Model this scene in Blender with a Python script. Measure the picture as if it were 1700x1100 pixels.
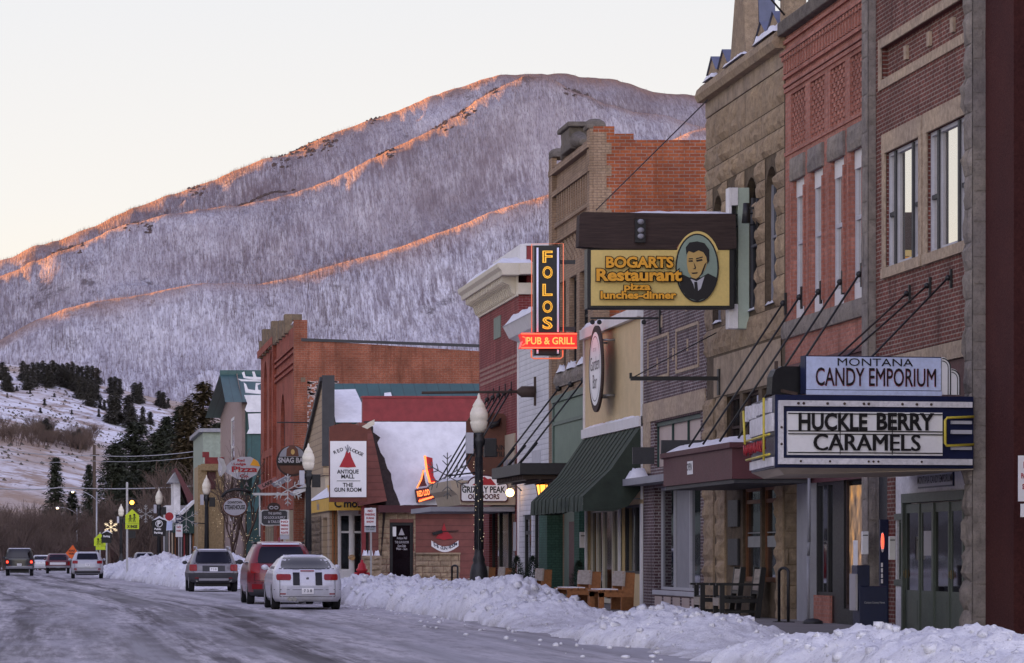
import bpy, math, random
import numpy as np
from mathutils import Vector, Matrix
random.seed(7); NR = np.random.default_rng(7)
S = bpy.context.scene
for o in list(bpy.data.objects): bpy.data.objects.remove(o)
R = math.radians
# ---------------------------------------------------------------- camera
XV, YH, F, HC = 100.0, 922.0, 5800.0, 1.35       # street vanishing point, horizon, focal length (photo px), eye height
cd = bpy.data.cameras.new('camera'); cam = bpy.data.objects.new('camera', cd); S.collection.objects.link(cam)
cam.location = (0, 0, HC); cam.rotation_euler = (R(90), 0, 0)
cd.sensor_width = 36; cd.sensor_fit = 'HORIZONTAL'; cd.lens = 36*F/1700
cd.shift_x = (850-XV)/1700; cd.shift_y = (YH-550)/1700
cd.clip_start = 0.5; cd.clip_end = 20000
S.camera = cam
# ---------------------------------------------------------------- sky, sun, exposure
SUN_EL, SUN_LEFT = 3.7, 44.0                      # degrees; sun stands left of the street's direction
W = bpy.data.worlds.new('World'); S.world = W; W.use_nodes = True
nt = W.node_tree; nt.nodes.clear()
def wn(t, **k):
    n = nt.nodes.new(t)
    for a, v in k.items(): setattr(n, a, v)
    return n
out = wn('ShaderNodeOutputWorld'); bg = wn('ShaderNodeBackground'); sky = wn('ShaderNodeTexSky')
sky.sky_type = 'NISHITA'; sky.sun_disc = False; sky.sun_elevation = R(SUN_EL); sky.sun_rotation = R(-SUN_LEFT)
sky.air_density = 1.0; sky.dust_density = 0.6; sky.ozone_density = 2.0; sky.altitude = 1700
tc = wn('ShaderNodeTexCoord'); sep = wn('ShaderNodeSeparateXYZ'); nt.links.new(tc.outputs['Generated'], sep.inputs[0])
rp = wn('ShaderNodeValToRGB'); nt.links.new(sep.outputs['Z'], rp.inputs[0])
cr = rp.color_ramp; cr.elements[0].position = 0.0; cr.elements[1].position = 1.0
SKY = [(0.0, (9.4, 7.3, 4.8)), (0.05, (8.7, 7.7, 6.4)), (0.10, (7.9, 7.5, 7.1)), (0.17, (7.2, 7.15, 7.3)), (0.40, (5.3, 5.15, 6.7)), (1.0, (1.55, 1.6, 3.5))]
KS = 12.0
cr.elements[0].color = tuple(c/KS for c in SKY[0][1])+(1,); cr.elements[1].color = tuple(c/KS for c in SKY[-1][1])+(1,)
for p, c in SKY[1:-1]:
    e = cr.elements.new(p); e.color = tuple(v/KS for v in c)+(1,)
sc = wn('ShaderNodeVectorMath', operation='SCALE'); sc.inputs['Scale'].default_value = KS; nt.links.new(rp.outputs[0], sc.inputs[0])
mx = wn('ShaderNodeMix', data_type='RGBA'); mx.inputs[0].default_value = 0.88
nt.links.new(sky.outputs[0], mx.inputs[6]); nt.links.new(sc.outputs[0], mx.inputs[7])
mb_ = wn('ShaderNodeMath', operation='MULTIPLY_ADD', use_clamp=False); ng = wn('ShaderNodeMath', operation='MAXIMUM'); nm_ = wn('ShaderNodeMath', operation='MULTIPLY')
nt.links.new(sep.outputs['Y'], nm_.inputs[0]); nm_.inputs[1].default_value = -1; nt.links.new(nm_.outputs[0], ng.inputs[0]); ng.inputs[1].default_value = 0
nt.links.new(ng.outputs[0], mb_.inputs[0]); mb_.inputs[1].default_value = 1.7; mb_.inputs[2].default_value = 1.0      # sky boosted behind the camera, added to light faces turned toward it
s2 = wn('ShaderNodeVectorMath', operation='SCALE'); nt.links.new(mx.outputs[2], s2.inputs[0]); nt.links.new(mb_.outputs[0], s2.inputs['Scale'])
nt.links.new(s2.outputs[0], bg.inputs[0]); bg.inputs[1].default_value = 0.031
nt.links.new(bg.outputs[0], out.inputs[0])
sl = bpy.data.lights.new('sun', 'SUN'); sun = bpy.data.objects.new('sun', sl); S.collection.objects.link(sun)
sl.energy = 5.0; sl.angle = R(0.5); sl.color = (1.0, 0.37, 0.05)
az, el = R(SUN_LEFT), R(SUN_EL)
to_sun = Vector((-math.sin(az)*math.cos(el), math.cos(az)*math.cos(el), math.sin(el)))
sun.rotation_euler = to_sun.to_track_quat('Z', 'Y').to_euler()
sun.location = (0, 0, 60)
S.view_settings.view_transform = 'Standard'; S.view_settings.look = 'None'; S.view_settings.exposure = 2.1; S.view_settings.gamma = 1
S.render.engine = 'CYCLES'
# ---------------------------------------------------------------- helpers
COL = S.collection
ORG = {}
def at(px, py, Y): return Vector(((px-XV)*Y/F, Y, HC-(py-YH)*Y/F))
def fy(px, X): return F*X/(px-XV)                 # depth where the plane x = X meets column px
def fz(px, py, X): return HC-(py-YH)*X/(px-XV)
def sz(py, Y): return HC-(py-YH)*Y/F
def sx(px, Y): return (px-XV)*Y/F
def tag(o, label=None, cat=None, group=None, kind=None):
    for k, v in (('label', label), ('category', cat), ('group', group), ('kind', kind)):
        if v: o[k] = v
    return o
def thing(name, loc, label, cat, group=None, rz=0):
    o = bpy.data.objects.new(name, None); COL.objects.link(o); o.empty_display_size = .2
    o.location = loc; o.rotation_euler = (0, 0, rz); ORG[o.name] = Vector(loc)
    return tag(o, label, cat, group)
def dup(root, loc, label=None, rz=None, scale=None, group=None):
    def cp(o, par):
        c = o.copy(); COL.objects.link(c)
        if par: c.parent = par
        for ch in list(o.children): cp(ch, c)
        return c
    r = cp(root, None); r.location = loc
    if label: r['label'] = label
    if group: r['group'] = group
    if rz is not None: r.rotation_euler = (0, 0, rz)
    if scale is not None: r.scale = scale if hasattr(scale, '__len__') else (scale,)*3
    ORG[r.name] = Vector(loc)
    return r
class MB:
    def __init__(s): s.v = []; s.f = []; s.mi = []; s.m = 0; s.sm = []; s.smooth = False; s.cuts = []
    def cut(s): s.cuts.append((len(s.v), len(s.f))); return s    # what follows is a separate piece (an object of its own)
    def mat(s, i): s.m = i; return s
    def add(s, vs, fs):
        b = len(s.v); s.v.extend([tuple(p) for p in vs])
        for f in fs: s.f.append([b+i for i in f]); s.mi.append(s.m); s.sm.append(s.smooth)
        return s
    def quad(s, a, b, c, d): return s.add([a, b, c, d], [(0, 1, 2, 3)])
    def box(s, x0, x1, y0, y1, z0, z1):
        vs = [(x, y, z) for z in (z0, z1) for y in (y0, y1) for x in (x0, x1)]
        return s.add(vs, [(0, 2, 3, 1), (4, 5, 7, 6), (0, 1, 5, 4), (2, 6, 7, 3), (0, 4, 6, 2), (1, 3, 7, 5)])
    def obox(s, c, u, v, w):                       # oriented box: centre, three half axes
        c, u, v, w = Vector(c), Vector(u), Vector(v), Vector(w)
        vs = [c+i*u+j*v+k*w for k in (-1, 1) for j in (-1, 1) for i in (-1, 1)]
        return s.add(vs, [(0, 2, 3, 1), (4, 5, 7, 6), (0, 1, 5, 4), (2, 6, 7, 3), (0, 4, 6, 2), (1, 3, 7, 5)])
    def bar(s, p, q, w, h=None, up=(0, 0, 1)):
        p, q = Vector(p), Vector(q); d = q-p; L = d.length; d.normalize(); up = Vector(up)
        if abs(d.dot(up)) > .99: up = Vector((1, 0, 0))
        a = d.cross(up).normalized(); b = a.cross(d)
        return s.obox((p+q)/2, d*L/2, a*w/2, b*(h or w)/2)
    def tube(s, pts, r, n=6, cap=True):
        pts = [Vector(p) for p in pts]; k = len(pts); rs = r if hasattr(r, '__len__') else [r]*k
        b = len(s.v); pa = None
        for i, p in enumerate(pts):
            d = (pts[min(i+1, k-1)]-pts[max(i-1, 0)]).normalized()
            if pa is None:
                pa = d.cross(Vector((0, 0, 1)) if abs(d.z) < .9 else Vector((1, 0, 0))).normalized()
            a = (pa-d*pa.dot(d)).normalized(); pa = a; c = d.cross(a)
            for j in range(n):
                t = 2*math.pi*j/n; s.v.append(tuple(p+(a*math.cos(t)+c*math.sin(t))*rs[i]))
        for i in range(k-1):
            for j in range(n):
                s.f.append([b+i*n+j, b+i*n+(j+1) % n, b+(i+1)*n+(j+1) % n, b+(i+1)*n+j]); s.mi.append(s.m); s.sm.append(True)
        if cap:
            s.f.append([b+j for j in range(n)][::-1]); s.f.append([b+(k-1)*n+j for j in range(n)])
            s.mi += [s.m]*2; s.sm += [False]*2
        return s
    def lathe(s, prof, c=(0, 0, 0), n=16, axis='z'):
        b = len(s.v)
        for r, z in prof:
            for j in range(n):
                t = 2*math.pi*j/n; p = (r*math.cos(t), r*math.sin(t), z)
                if axis == 'x': p = (z, p[0], p[1])
                if axis == 'y': p = (p[0], z, p[1])
                s.v.append((c[0]+p[0], c[1]+p[1], c[2]+p[2]))
        k = len(prof)
        for i in range(k-1):
            for j in range(n):
                s.f.append([b+i*n+j, b+i*n+(j+1) % n, b+(i+1)*n+(j+1) % n, b+(i+1)*n+j]); s.mi.append(s.m); s.sm.append(True)
        s.f.append([b+j for j in range(n)][::-1]); s.f.append([b+(k-1)*n+j for j in range(n)]); s.mi += [s.m]*2; s.sm += [False]*2
        return s
    def prism(s, poly, o, u, v, t):                # 2d polygon in the u,v plane at o, thickness vector t
        o, u, v, t = Vector(o), Vector(u), Vector(v), Vector(t); n = len(poly)
        A = [o+u*a+v*b for a, b in poly]; B = [p+t for p in A]
        return s.add(A+B, [list(range(n)), list(range(n, 2*n))[::-1]]+[(i, n+i, n+(i+1) % n, (i+1) % n) for i in range(n)])
    def ball(s, c, r, n=8, m=6, q=(1, 1, 1)):
        pr = []
        b = len(s.v); c = Vector(c)
        for i in range(m+1):
            a = math.pi*i/m
            for j in range(n):
                t = 2*math.pi*j/n
                s.v.append((c.x+r*q[0]*math.sin(a)*math.cos(t), c.y+r*q[1]*math.sin(a)*math.sin(t), c.z+r*q[2]*math.cos(a)))
        for i in range(m):
            for j in range(n):
                s.f.append([b+i*n+j, b+(i+1)*n+j, b+(i+1)*n+(j+1) % n, b+i*n+(j+1) % n]); s.mi.append(s.m); s.sm.append(True)
        return s
    def text(s, txt, o, u, v, size, align='CENTER', bold=0, ext=.004, outline=0, sx_=1.0, spacing=1.0):
        cu = bpy.data.curves.new('t', 'FONT'); cu.body = txt; cu.size = 1; cu.align_x = align; cu.align_y = 'CENTER'
        cu.offset = bold; cu.resolution_u = 3; cu.space_character = spacing
        if outline: cu.fill_mode = 'NONE'; cu.bevel_depth = outline; cu.bevel_resolution = 1
        ob = bpy.data.objects.new('t', cu); COL.objects.link(ob)
        bpy.context.view_layer.update()
        me = bpy.data.meshes.new_from_object(ob.evaluated_get(bpy.context.evaluated_depsgraph_get()))
        u, v, o = Vector(u).normalized(), Vector(v).normalized(), Vector(o); n = u.cross(v)
        k = len(me.vertices)
        A = [o+u*(p.co.x*size*sx_)+v*(p.co.y*size)+n*(p.co.z*size+(0 if outline else ext)) for p in me.vertices]
        s.add(A, [list(p.vertices) for p in me.polygons])
        bpy.data.objects.remove(ob); bpy.data.curves.remove(cu); bpy.data.meshes.remove(me)
        return s
    def build(s, name, mats, parent=None, local=False, bevel=0, sub=0):
        if s.cuts:
            e = [(0, 0)]+[c for c in s.cuts if c != (0, 0)]+[(len(s.v), len(s.f))]; o = None
            for (v0, f0), (v1, f1) in zip(e, e[1:]):
                if f1 == f0: continue
                p = MB(); p.v = s.v[v0:v1]; p.f = [[i-v0 for i in f] for f in s.f[f0:f1]]; p.mi = s.mi[f0:f1]; p.sm = s.sm[f0:f1]
                o = p.build(name, mats, parent, local, bevel, sub)
            return o
        me = bpy.data.meshes.new(name)
        off = Vector((0, 0, 0)) if (local or parent is None) else ORG[parent.name]
        me.from_pydata([(a-off.x, b-off.y, c-off.z) for a, b, c in s.v], [], s.f)
        mats = mats if isinstance(mats, (list, tuple)) else [mats]
        for m in mats: me.materials.append(m)
        me.polygons.foreach_set('material_index', s.mi); me.polygons.foreach_set('use_smooth', s.sm); me.update()
        o = bpy.data.objects.new(name, me); COL.objects.link(o)
        if parent: o.parent = parent
        ORG[o.name] = off.copy() if parent else Vector((0, 0, 0))
        if bevel:
            b = o.modifiers.new('b', 'BEVEL'); b.width = bevel; b.segments = 2; b.limit_method = 'ANGLE'
        if sub:
            b = o.modifiers.new('s', 'SUBSURF'); b.levels = sub; b.render_levels = sub
        return o
def npmesh(name, V, Fq, mats, smooth=True, parent=None):
    me = bpy.data.meshes.new(name); V = np.asarray(V, 'f4'); Fq = np.asarray(Fq, 'i4'); n, k = Fq.shape
    me.vertices.add(len(V)); me.vertices.foreach_set('co', V.ravel())
    me.loops.add(n*k); me.loops.foreach_set('vertex_index', Fq.ravel())
    me.polygons.add(n); me.polygons.foreach_set('loop_start', np.arange(0, n*k, k, dtype='i4')); 
    me.polygons.foreach_set('use_smooth', np.full(n, smooth)); me.update(calc_edges=True); me.validate()
    for m in (mats if isinstance(mats, list) else [mats]): me.materials.append(m)
    o = bpy.data.objects.new(name, me); COL.objects.link(o)
    if parent: o.parent = parent
    ORG[o.name] = ORG[parent.name].copy() if parent else Vector((0, 0, 0))
    return o
# value noise (numpy)
_T = NR.random((256, 256))
def vnoise(x, y):
    x = np.asarray(x, float); y = np.asarray(y, float)
    xi = np.floor(x).astype(int); yi = np.floor(y).astype(int); fx = x-xi; fy_ = y-yi
    fx = fx*fx*(3-2*fx); fy_ = fy_*fy_*(3-2*fy_)
    a = _T[xi % 256, yi % 256]; b = _T[(xi+1) % 256, yi % 256]; c = _T[xi % 256, (yi+1) % 256]; d = _T[(xi+1) % 256, (yi+1) % 256]
    return (a*(1-fx)+b*fx)*(1-fy_)+(c*(1-fx)+d*fx)*fy_
def fbm(x, y, o=4):
    t = 0; a = .5
    for i in range(o): t = t+a*(vnoise(x*2**i+17*i, y*2**i+31*i)-.5); a *= .5
    return t*2
# ---------------------------------------------------------------- materials
class NT:
    def __init__(s, name):
        s.m = bpy.data.materials.new(name); s.m.use_nodes = True; s.t = s.m.node_tree; s.t.nodes.clear()
        s.o = s.n('ShaderNodeOutputMaterial'); s.b = s.n('ShaderNodeBsdfPrincipled'); s.l(s.b.outputs[0], s.o.inputs[0])
    def n(s, t, **k):
        x = s.t.nodes.new(t)
        for a, v in k.items(): setattr(x, a, v)
        return x
    def l(s, a, b): s.t.links.new(a, b)
    def coords(s, scale=(1, 1, 1)):
        c = s.n('ShaderNodeTexCoord'); m = s.n('ShaderNodeMapping'); m.inputs['Scale'].default_value = scale
        s.l(c.outputs['Object'], m.inputs[0]); return m.outputs[0]
    def noise(s, vec, scale, det=4, rough=.6):
        x = s.n('ShaderNodeTexNoise'); x.inputs['Scale'].default_value = scale; x.inputs['Detail'].default_value = det; x.inputs['Roughness'].default_value = rough
        s.l(vec, x.inputs['Vector']); return x.outputs[0]
    def ramp(s, v, stops):
        r = s.n('ShaderNodeValToRGB'); s.l(v, r.inputs[0]); e = r.color_ramp.elements
        while len(e) < len(stops): e.new(.5)
        for i, (p, c) in enumerate(stops): e[i].position = p; e[i].color = (*c, 1) if hasattr(c, '__len__') else (c, c, c, 1)
        return r.outputs[0]
    def mix(s, f, a, b, mode='MIX'):
        x = s.n('ShaderNodeMix', data_type='RGBA', blend_type=mode)
        for i, v in ((0, f), (6, a), (7, b)):
            if isinstance(v, bpy.types.NodeSocket): s.l(v, x.inputs[i])
            else: x.inputs[i].default_value = v if i == 0 else (*v, 1)
        return x.outputs[2]
    def math(s, op, a, b=None, clamp=False):
        x = s.n('ShaderNodeMath', operation=op, use_clamp=clamp)
        for i, v in enumerate((a, b)):
            if v is None: continue
            if isinstance(v, bpy.types.NodeSocket): s.l(v, x.inputs[i])
            else: x.inputs[i].default_value = v
        return x.outputs[0]
    def bump(s, h, st, dist=.02, prev=None):
        b = s.n('ShaderNodeBump'); b.inputs['Strength'].default_value = st; b.inputs['Distance'].default_value = dist
        s.l(h, b.inputs['Height'])
        if prev: s.l(prev, b.inputs['Normal'])
        s.l(b.outputs[0], s.b.inputs['Normal']); return b.outputs[0]
    def set(s, col=None, rough=None, metal=None, spec=None):
        for k, v in (('Base Color', col), ('Roughness', rough), ('Metallic', metal), ('Specular IOR Level', spec)):
            if v is None: continue
            if isinstance(v, bpy.types.NodeSocket): s.l(v, s.b.inputs[k])
            else: s.b.inputs[k].default_value = (*v, 1) if hasattr(v, '__len__') else v
    def walluv(s):                                 # (along wall, height) whichever way the wall faces
        c = s.n('ShaderNodeTexCoord'); g = s.n('ShaderNodeNewGeometry'); a = s.n('ShaderNodeSeparateXYZ'); b = s.n('ShaderNodeSeparateXYZ')
        s.l(c.outputs['Object'], a.inputs[0]); s.l(g.outputs['True Normal'], b.inputs[0])
        k = s.math('GREATER_THAN', s.math('ABSOLUTE', b.outputs[0]), .7)
        m = s.n('ShaderNodeMix', data_type='FLOAT'); s.l(k, m.inputs[0]); s.l(a.outputs[0], m.inputs[2]); s.l(a.outputs[1], m.inputs[3])
        o = s.n('ShaderNodeCombineXYZ'); s.l(m.outputs[0], o.inputs[0]); s.l(a.outputs[2], o.inputs[1]); return o.outputs[0]
def dk(c, k): return tuple(v*k for v in c)
def pm(name, c, rough=.7, var=.25, scale=3, bump=.15, metal=0, spec=.4, stretch=(1, 1, 1), dirt=.15):
    t = NT(name); v = t.coords(stretch); n1 = t.noise(v, scale); n2 = t.noise(v, scale*9, 3)
    c1 = t.ramp(n1, [(.25, dk(c, 1-var)), (.75, dk(c, 1+var*.6))])
    c2 = t.mix(t.ramp(n2, [(.3, dirt), (.6, 0)]), c1, dk(c, .45))
    t.set(c2, t.ramp(n2, [(.2, max(0, rough-.12)), (.8, min(1, rough+.12))]), metal, spec)
    if bump: t.bump(n2, bump, .01)
    return t.m
def brick(name, c1, c2, mortar, bw=.215, rh=.072, ms=.010, var=.4, bump=.9, light=None, off=.5):
    t = NT(name); uv = t.walluv(); b = t.n('ShaderNodeTexBrick'); t.l(uv, b.inputs['Vector']); b.offset = off
    for k, v in (('Color1', c1), ('Color2', c2), ('Mortar', mortar)): b.inputs[k].default_value = (*v, 1)
    for k, v in (('Scale', 1), ('Brick Width', bw), ('Row Height', rh), ('Mortar Size', ms), ('Mortar Smooth', .2), ('Bias', 0)): b.inputs[k].default_value = v
    n1 = t.noise(uv, .7, 5); n2 = t.noise(uv, 14, 4)
    c = t.mix(1, b.outputs[0], t.ramp(n1, [(.3, (1-var,)*3), (.7, (1+var*.4,)*3)]), 'MULTIPLY')
    c = t.mix(t.ramp(n2, [(.35, .45), (.6, 0)]), c, dk(c1, .4))
    mpp = t.n('ShaderNodeMapping'); mpp.inputs['Scale'].default_value = (2.2, .22, 1); t.l(uv, mpp.inputs[0]); st = t.noise(mpp.outputs[0], 1.0, 5, .65)
    c = t.mix(t.ramp(st, [(.34, .6), (.48, 0)]), c, dk(c1, .35)); c = t.mix(t.ramp(st, [(.60, 0), (.72, .28)]), c, mortar)
    if light:
        w = t.noise(uv, .5, 6, .7); c = t.mix(t.ramp(w, [(.5, 0), (.62, .75)]), c, light)
    t.set(c, .85, 0, .25)
    h = t.math('ADD', t.math('MULTIPLY', b.outputs['Fac'], -1.0), t.math('MULTIPLY', n2, .5)); t.bump(h, bump, .012)
    return t.m
def glass(name, c=(.015, .018, .022), rough=.03, spec=.7):
    t = NT(name); v = t.coords(); n = t.noise(v, 1.3, 2)
    t.set(t.ramp(n, [(.3, dk(c, .6)), (.7, dk(c, 1.5))]), rough, 0, spec); t.bump(n, .06, .02); return t.m
def emit(name, c, st=3, base=None):
    t = NT(name); t.set(base or c, .4); t.b.inputs['Emission Color'].default_value = (*c, 1); t.b.inputs['Emission Strength'].default_value = st; return t.m
def siding(name, c, pitch, vertical=False, var=.12, rough=.6, groove=.12, bump=.8):
    t = NT(name); uv = t.walluv(); sp = t.n('ShaderNodeSeparateXYZ'); t.l(uv, sp.inputs[0])
    fr = t.math('FRACT', t.math('DIVIDE', sp.outputs[0 if vertical else 1], pitch))
    n = t.noise(uv, 2, 5); n2 = t.noise(uv, 20, 3)
    c1 = t.ramp(n, [(.3, dk(c, 1-var)), (.7, dk(c, 1+var*.5))]); c1 = t.mix(t.ramp(n2, [(.3, .2), (.55, 0)]), c1, dk(c, .55))
    gr = t.math('LESS_THAN', fr, groove); c1 = t.mix(t.math('MULTIPLY', gr, .55), c1, dk(c, .35)); t.set(c1, rough)
    t.bump(t.math('MINIMUM', fr, .5) if not vertical else t.math('SUBTRACT', 1.0, gr), bump, .02); return t.m
def snowmat(name, c=(.80, .80, .83), bump=.6, sc=6, dirt=.25, dcol=(.35, .33, .33)):
    t = NT(name); v = t.coords(); n = t.noise(v, sc, 6, .65); n2 = t.noise(v, sc*5, 5, .7); n3 = t.noise(v, 1.2, 4)
    c1 = t.ramp(n, [(.3, dk(c, .82)), (.6, c)]); k = t.math('MULTIPLY', t.ramp(n2, [(.32, 1), (.45, 0)]), t.ramp(n3, [(.4, 0), (.7, dirt*2)]))
    t.set(t.mix(k, c1, dcol), .75, 0, .3); t.bump(t.math('ADD', n, t.math('MULTIPLY', n2, .5)), bump, .05); return t.m
M = {}
M['brick_candy'] = brick('candy_brick', (.16, .05, .04), (.24, .075, .055), (.38, .31, .26), ms=.011)
M['brick_red'] = brick('salmon_brick', (.43, .165, .12), (.54, .24, .18), (.42, .24, .20), ms=.008, var=.25)
M['brick_grey'] = brick('plum_brick', (.10, .055, .065), (.17, .10, .105), (.42, .38, .38), ms=.013)
M['brick_orange'] = brick('orange_brick', (.46, .125, .045), (.27, .07, .035), (.34, .24, .20), bw=.29, rh=.094, ms=.012, var=.35)
M['brick_tan'] = brick('tan_brick', (.38, .26, .17), (.45, .32, .22), (.28, .2, .15), var=.3)
M['brick_maroon'] = brick('maroon_brick', (.24, .045, .045), (.31, .065, .06), (.34, .17, .16), bw=.24, rh=.08)
M['brick_far'] = brick('rust_brick', (.30, .095, .055), (.38, .13, .075), (.33, .19, .14), bw=.3, rh=.11, ms=.012)
M['brick_far_front'] = brick('red_front_brick', (.36, .09, .06), (.42, .12, .075), (.30, .11, .08), bw=.3, rh=.11, ms=.01)
M['brick_green'] = brick('green_brick', (.055, .13, .10), (.07, .16, .12), (.04, .09, .07))
M['white_brick'] = brick('painted_brick', (.55, .5, .5), (.6, .55, .55), (.3, .12, .09), bw=.3, rh=.11)
def stone(name, c, bump=.9, sc=5):
    t = NT(name); v = t.coords(); n = t.noise(v, sc, 8, .7); n2 = t.noise(v, .6, 4); n3 = t.noise(v, sc*6, 4)
    c1 = t.mix(1, t.ramp(n, [(.3, dk(c, .6)), (.65, dk(c, 1.12))]), t.ramp(n2, [(.3, (.75, .74, .78)), (.7, (1.1, 1.06, .98))]), 'MULTIPLY')
    c1 = t.mix(t.ramp(n3, [(.28, .5), (.45, 0)]), c1, dk(c, .35))
    t.set(c1, .9, 0, .2); t.bump(t.math('ADD', n, t.math('MULTIPLY', n3, .35)), bump, .04); return t.m
M['sandstone'] = stone('sandstone', (.42, .325, .225), 1.0, 7)
M['sandstone_smooth'] = stone('sandstone_smooth', (.40, .32, .24), .25, 3)
M['sandstone_dark'] = stone('sandstone_dark', (.21, .165, .12))
M['stone_grey'] = stone('grey_stone', (.30, .27, .245))
M['joint'] = stone('joint_stone', (.15, .115, .08))
M['cap_stone'] = stone('cap_stone', (.19, .17, .15))
M['trim_stone'] = stone('trim_brick', (.50, .40, .30), .3, 9)
M['maroon_stucco'] = stone('maroon_stucco', (.105, .036, .034), 1.0, 22)
M['maroon_dark'] = pm('maroon_paint', (.085, .022, .026), .6)
M['purple_paint'] = pm('plum_paint', (.10, .03, .036), .6)
M['red_paint'] = pm('red_paint', (.26, .035, .04), .55)
M['red_bright'] = pm('bright_red_paint', (.45, .02, .03), .4)
M['rust_siding'] = siding('rust_siding', (.21, .065, .05), .28, var=.3)
M['white'] = pm('white_paint', (.72, .70, .70), .55, .1)
M['white_worn'] = pm('worn_white_paint', (.74, .72, .74), .7, .25, 2, .3, dirt=.4)
M['cream'] = pm('cream_paint', (.66, .60, .48), .6, .12)
M['yellow_siding'] = siding('yellow_siding', (.66, .50, .27), .11, True)
M['white_siding'] = siding('white_siding', (.66, .66, .70), .16)
M['green_siding'] = siding('green_siding', (.17, .24, .18), .10, True)
M['green_paint'] = pm('green_paint', (.10, .15, .12), .5, .2, 4, .1)
M['door_green'] = pm('door_green_paint', (.085, .105, .088), .5, .2, 4, .1)
M['dark_green'] = pm('dark_green_metal', (.02, .055, .05), .5)
M['awning_green'] = siding('awning_cloth', (.050, .068, .048), .34, True, .3, .95, .05, .5)
M['awning_fabric'] = pm('awning_fabric', (.034, .046, .034), .9, .3, 3, .2)
M['pale_green'] = pm('pale_green_paint', (.40, .47, .38), .6, .1)
M['sage'] = pm('sage_paint', (.20, .24, .20), .7, .15)
M['pink_panel'] = pm('pinkish_panel', (.52, .42, .38), .6, .1, 1)
M['pink_stucco'] = pm('pinkish_stucco', (.36, .27, .25), .9, .2)
M['beige'] = pm('beige_paint', (.46, .38, .28), .7, .15)
M['grey_paint'] = pm('grey_paint', (.28, .28, .31), .6, .15)
M['light_grey'] = pm('light_grey_paint', (.50, .50, .54), .6, .1)
M['black'] = pm('black_paint', (.014, .014, .016), .45, .3, 4, .1)
M['black_iron'] = pm('black_iron', (.018, .018, .02), .5, .3, 10, .2, 0, .5)
M['charcoal'] = pm('charcoal', (.04, .04, .045), .6)
M['wood_orange'] = pm('orange_wood', (.34, .135, .045), .55, .35, 3, .25, stretch=(6, .6, 6))
M['wood_grey'] = pm('weathered_wood', (.38, .33, .28), .8, .35, 3, .3, stretch=(6, .8, 6))
M['wood_dark'] = pm('dark_timber', (.055, .035, .03), .85, .5, 3, .5, stretch=(.7, 6, 9))
M['wood_brown'] = pm('brown_wood_frame', (.19, .075, .03), .6, .3, 4)
M['concrete'] = pm('concrete', (.23, .215, .215), .9, .25, 1.5, .3, dirt=.3)
M['steel'] = pm('galvanised_steel', (.42, .42, .44), .45, .15, 5, .05, .6)
M['rust_steel'] = pm('rusty_steel', (.07, .045, .035), .7)
M['chrome'] = pm('chrome', (.22, .22, .23), .35, .1, 4, 0, .6)
M['glass'] = glass('window_glass'); M['glass_dark'] = glass('dark_glass', (.006, .006, .008), .06, .5)
t = NT('reflecting_upper_glass'); v = t.coords(); n = t.noise(v, .8, 2); t.set((.74, .70, .64), .015, .88, .8); t.bump(n, .012, .02); M['glass_sky'] = t.m
M['curtain'] = pm('blind', (.42, .40, .42), .8, .1)
M['lampglass'] = pm('frosted_globe', (.82, .76, .62), .25, .12, 6, .05)
M['snow'] = snowmat('snow', dirt=.4); M['snow_roof'] = snowmat('roof_snow', (.80, .80, .84), .25, 2, .05)
M['navy'] = pm('navy_paint', (.012, .018, .06), .4)
M['blue_sign'] = pm('blue_sign_face', (.60, .68, .92), .5, .2, 2, dirt=.25)
M['sign_white'] = pm('sign_white', (.85, .84, .84), .45, .06, 2, 0, dirt=.08)
M['sign_yellow'] = pm('sign_cream_yellow', (.74, .56, .19), .55, .08, 2, .05)
M['ochre'] = pm('ochre_letter', (.85, .40, .03), .5, .1)
M['ink'] = pm('sign_black', (.012, .011, .012), .5, .2, 5, 0)
M['sign_red'] = pm('sign_red', (.40, .02, .03), .5, .1)
M['sign_brown'] = pm('sign_brown', (.13, .05, .03), .6, .3)
M['fluoro'] = pm('fluorescent_yellow', (.62, .78, .02), .4, .05, 3, 0, dirt=.03)
M['orange_sign'] = pm('orange_sign', (.85, .14, .02), .45, .08)
M['teal'] = pm('pale_teal', (.25, .33, .27), .5, .08)
M['skin_print'] = pm('printed_ochre', (.55, .36, .12), .5, .05)
M['yellow_paint'] = pm('yellow_paint', (.62, .50, .06), .45)
M['awning_yellow'] = pm('yellow_awning', (.62, .38, .06), .8, .15)
M['neon_red'] = emit('neon_red', (1, .06, .03), .8); M['neon_orange'] = emit('neon_orange', (1, .20, .05), .55)
M['neon_face'] = emit('red_lit_face', (.9, .03, .02), .15, (.4, .02, .02))
M['neon_yellow'] = emit('neon_yellow', (1, .52, .05), .10); M['neon_white'] = emit('neon_pale', (.75, .75, .95), .03)
M['bulb'] = emit('warm_bulb', (1, .55, .2), 2); M['fairy'] = emit('fairy_light', (1, .8, .5), .22)
M['amber'] = emit('amber_signal', (1, .42, .04), 2); M['tail_on'] = emit('lit_tail_lamp', (1, .06, .03), .7)
M['tail'] = pm('tail_lamp', (.30, .012, .016), .15, .2, 4, 0); t = NT('lit_room'); v = t.coords((1, 1, .8)); n = t.noise(v, 3.0, 4, .6)
t.set((.10, .07, .05), .3, 0, .5); t.l(t.ramp(n, [(.38, (.03, .018, .012)), (.55, (.26, .15, .08)), (.70, (.75, .34, .08))]), t.b.inputs['Emission Color']); t.b.inputs['Emission Strength'].default_value = .22; M['warm_room'] = t.m
M['tyre'] = pm('tyre_rubber', (.016, .016, .017), .85)
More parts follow.
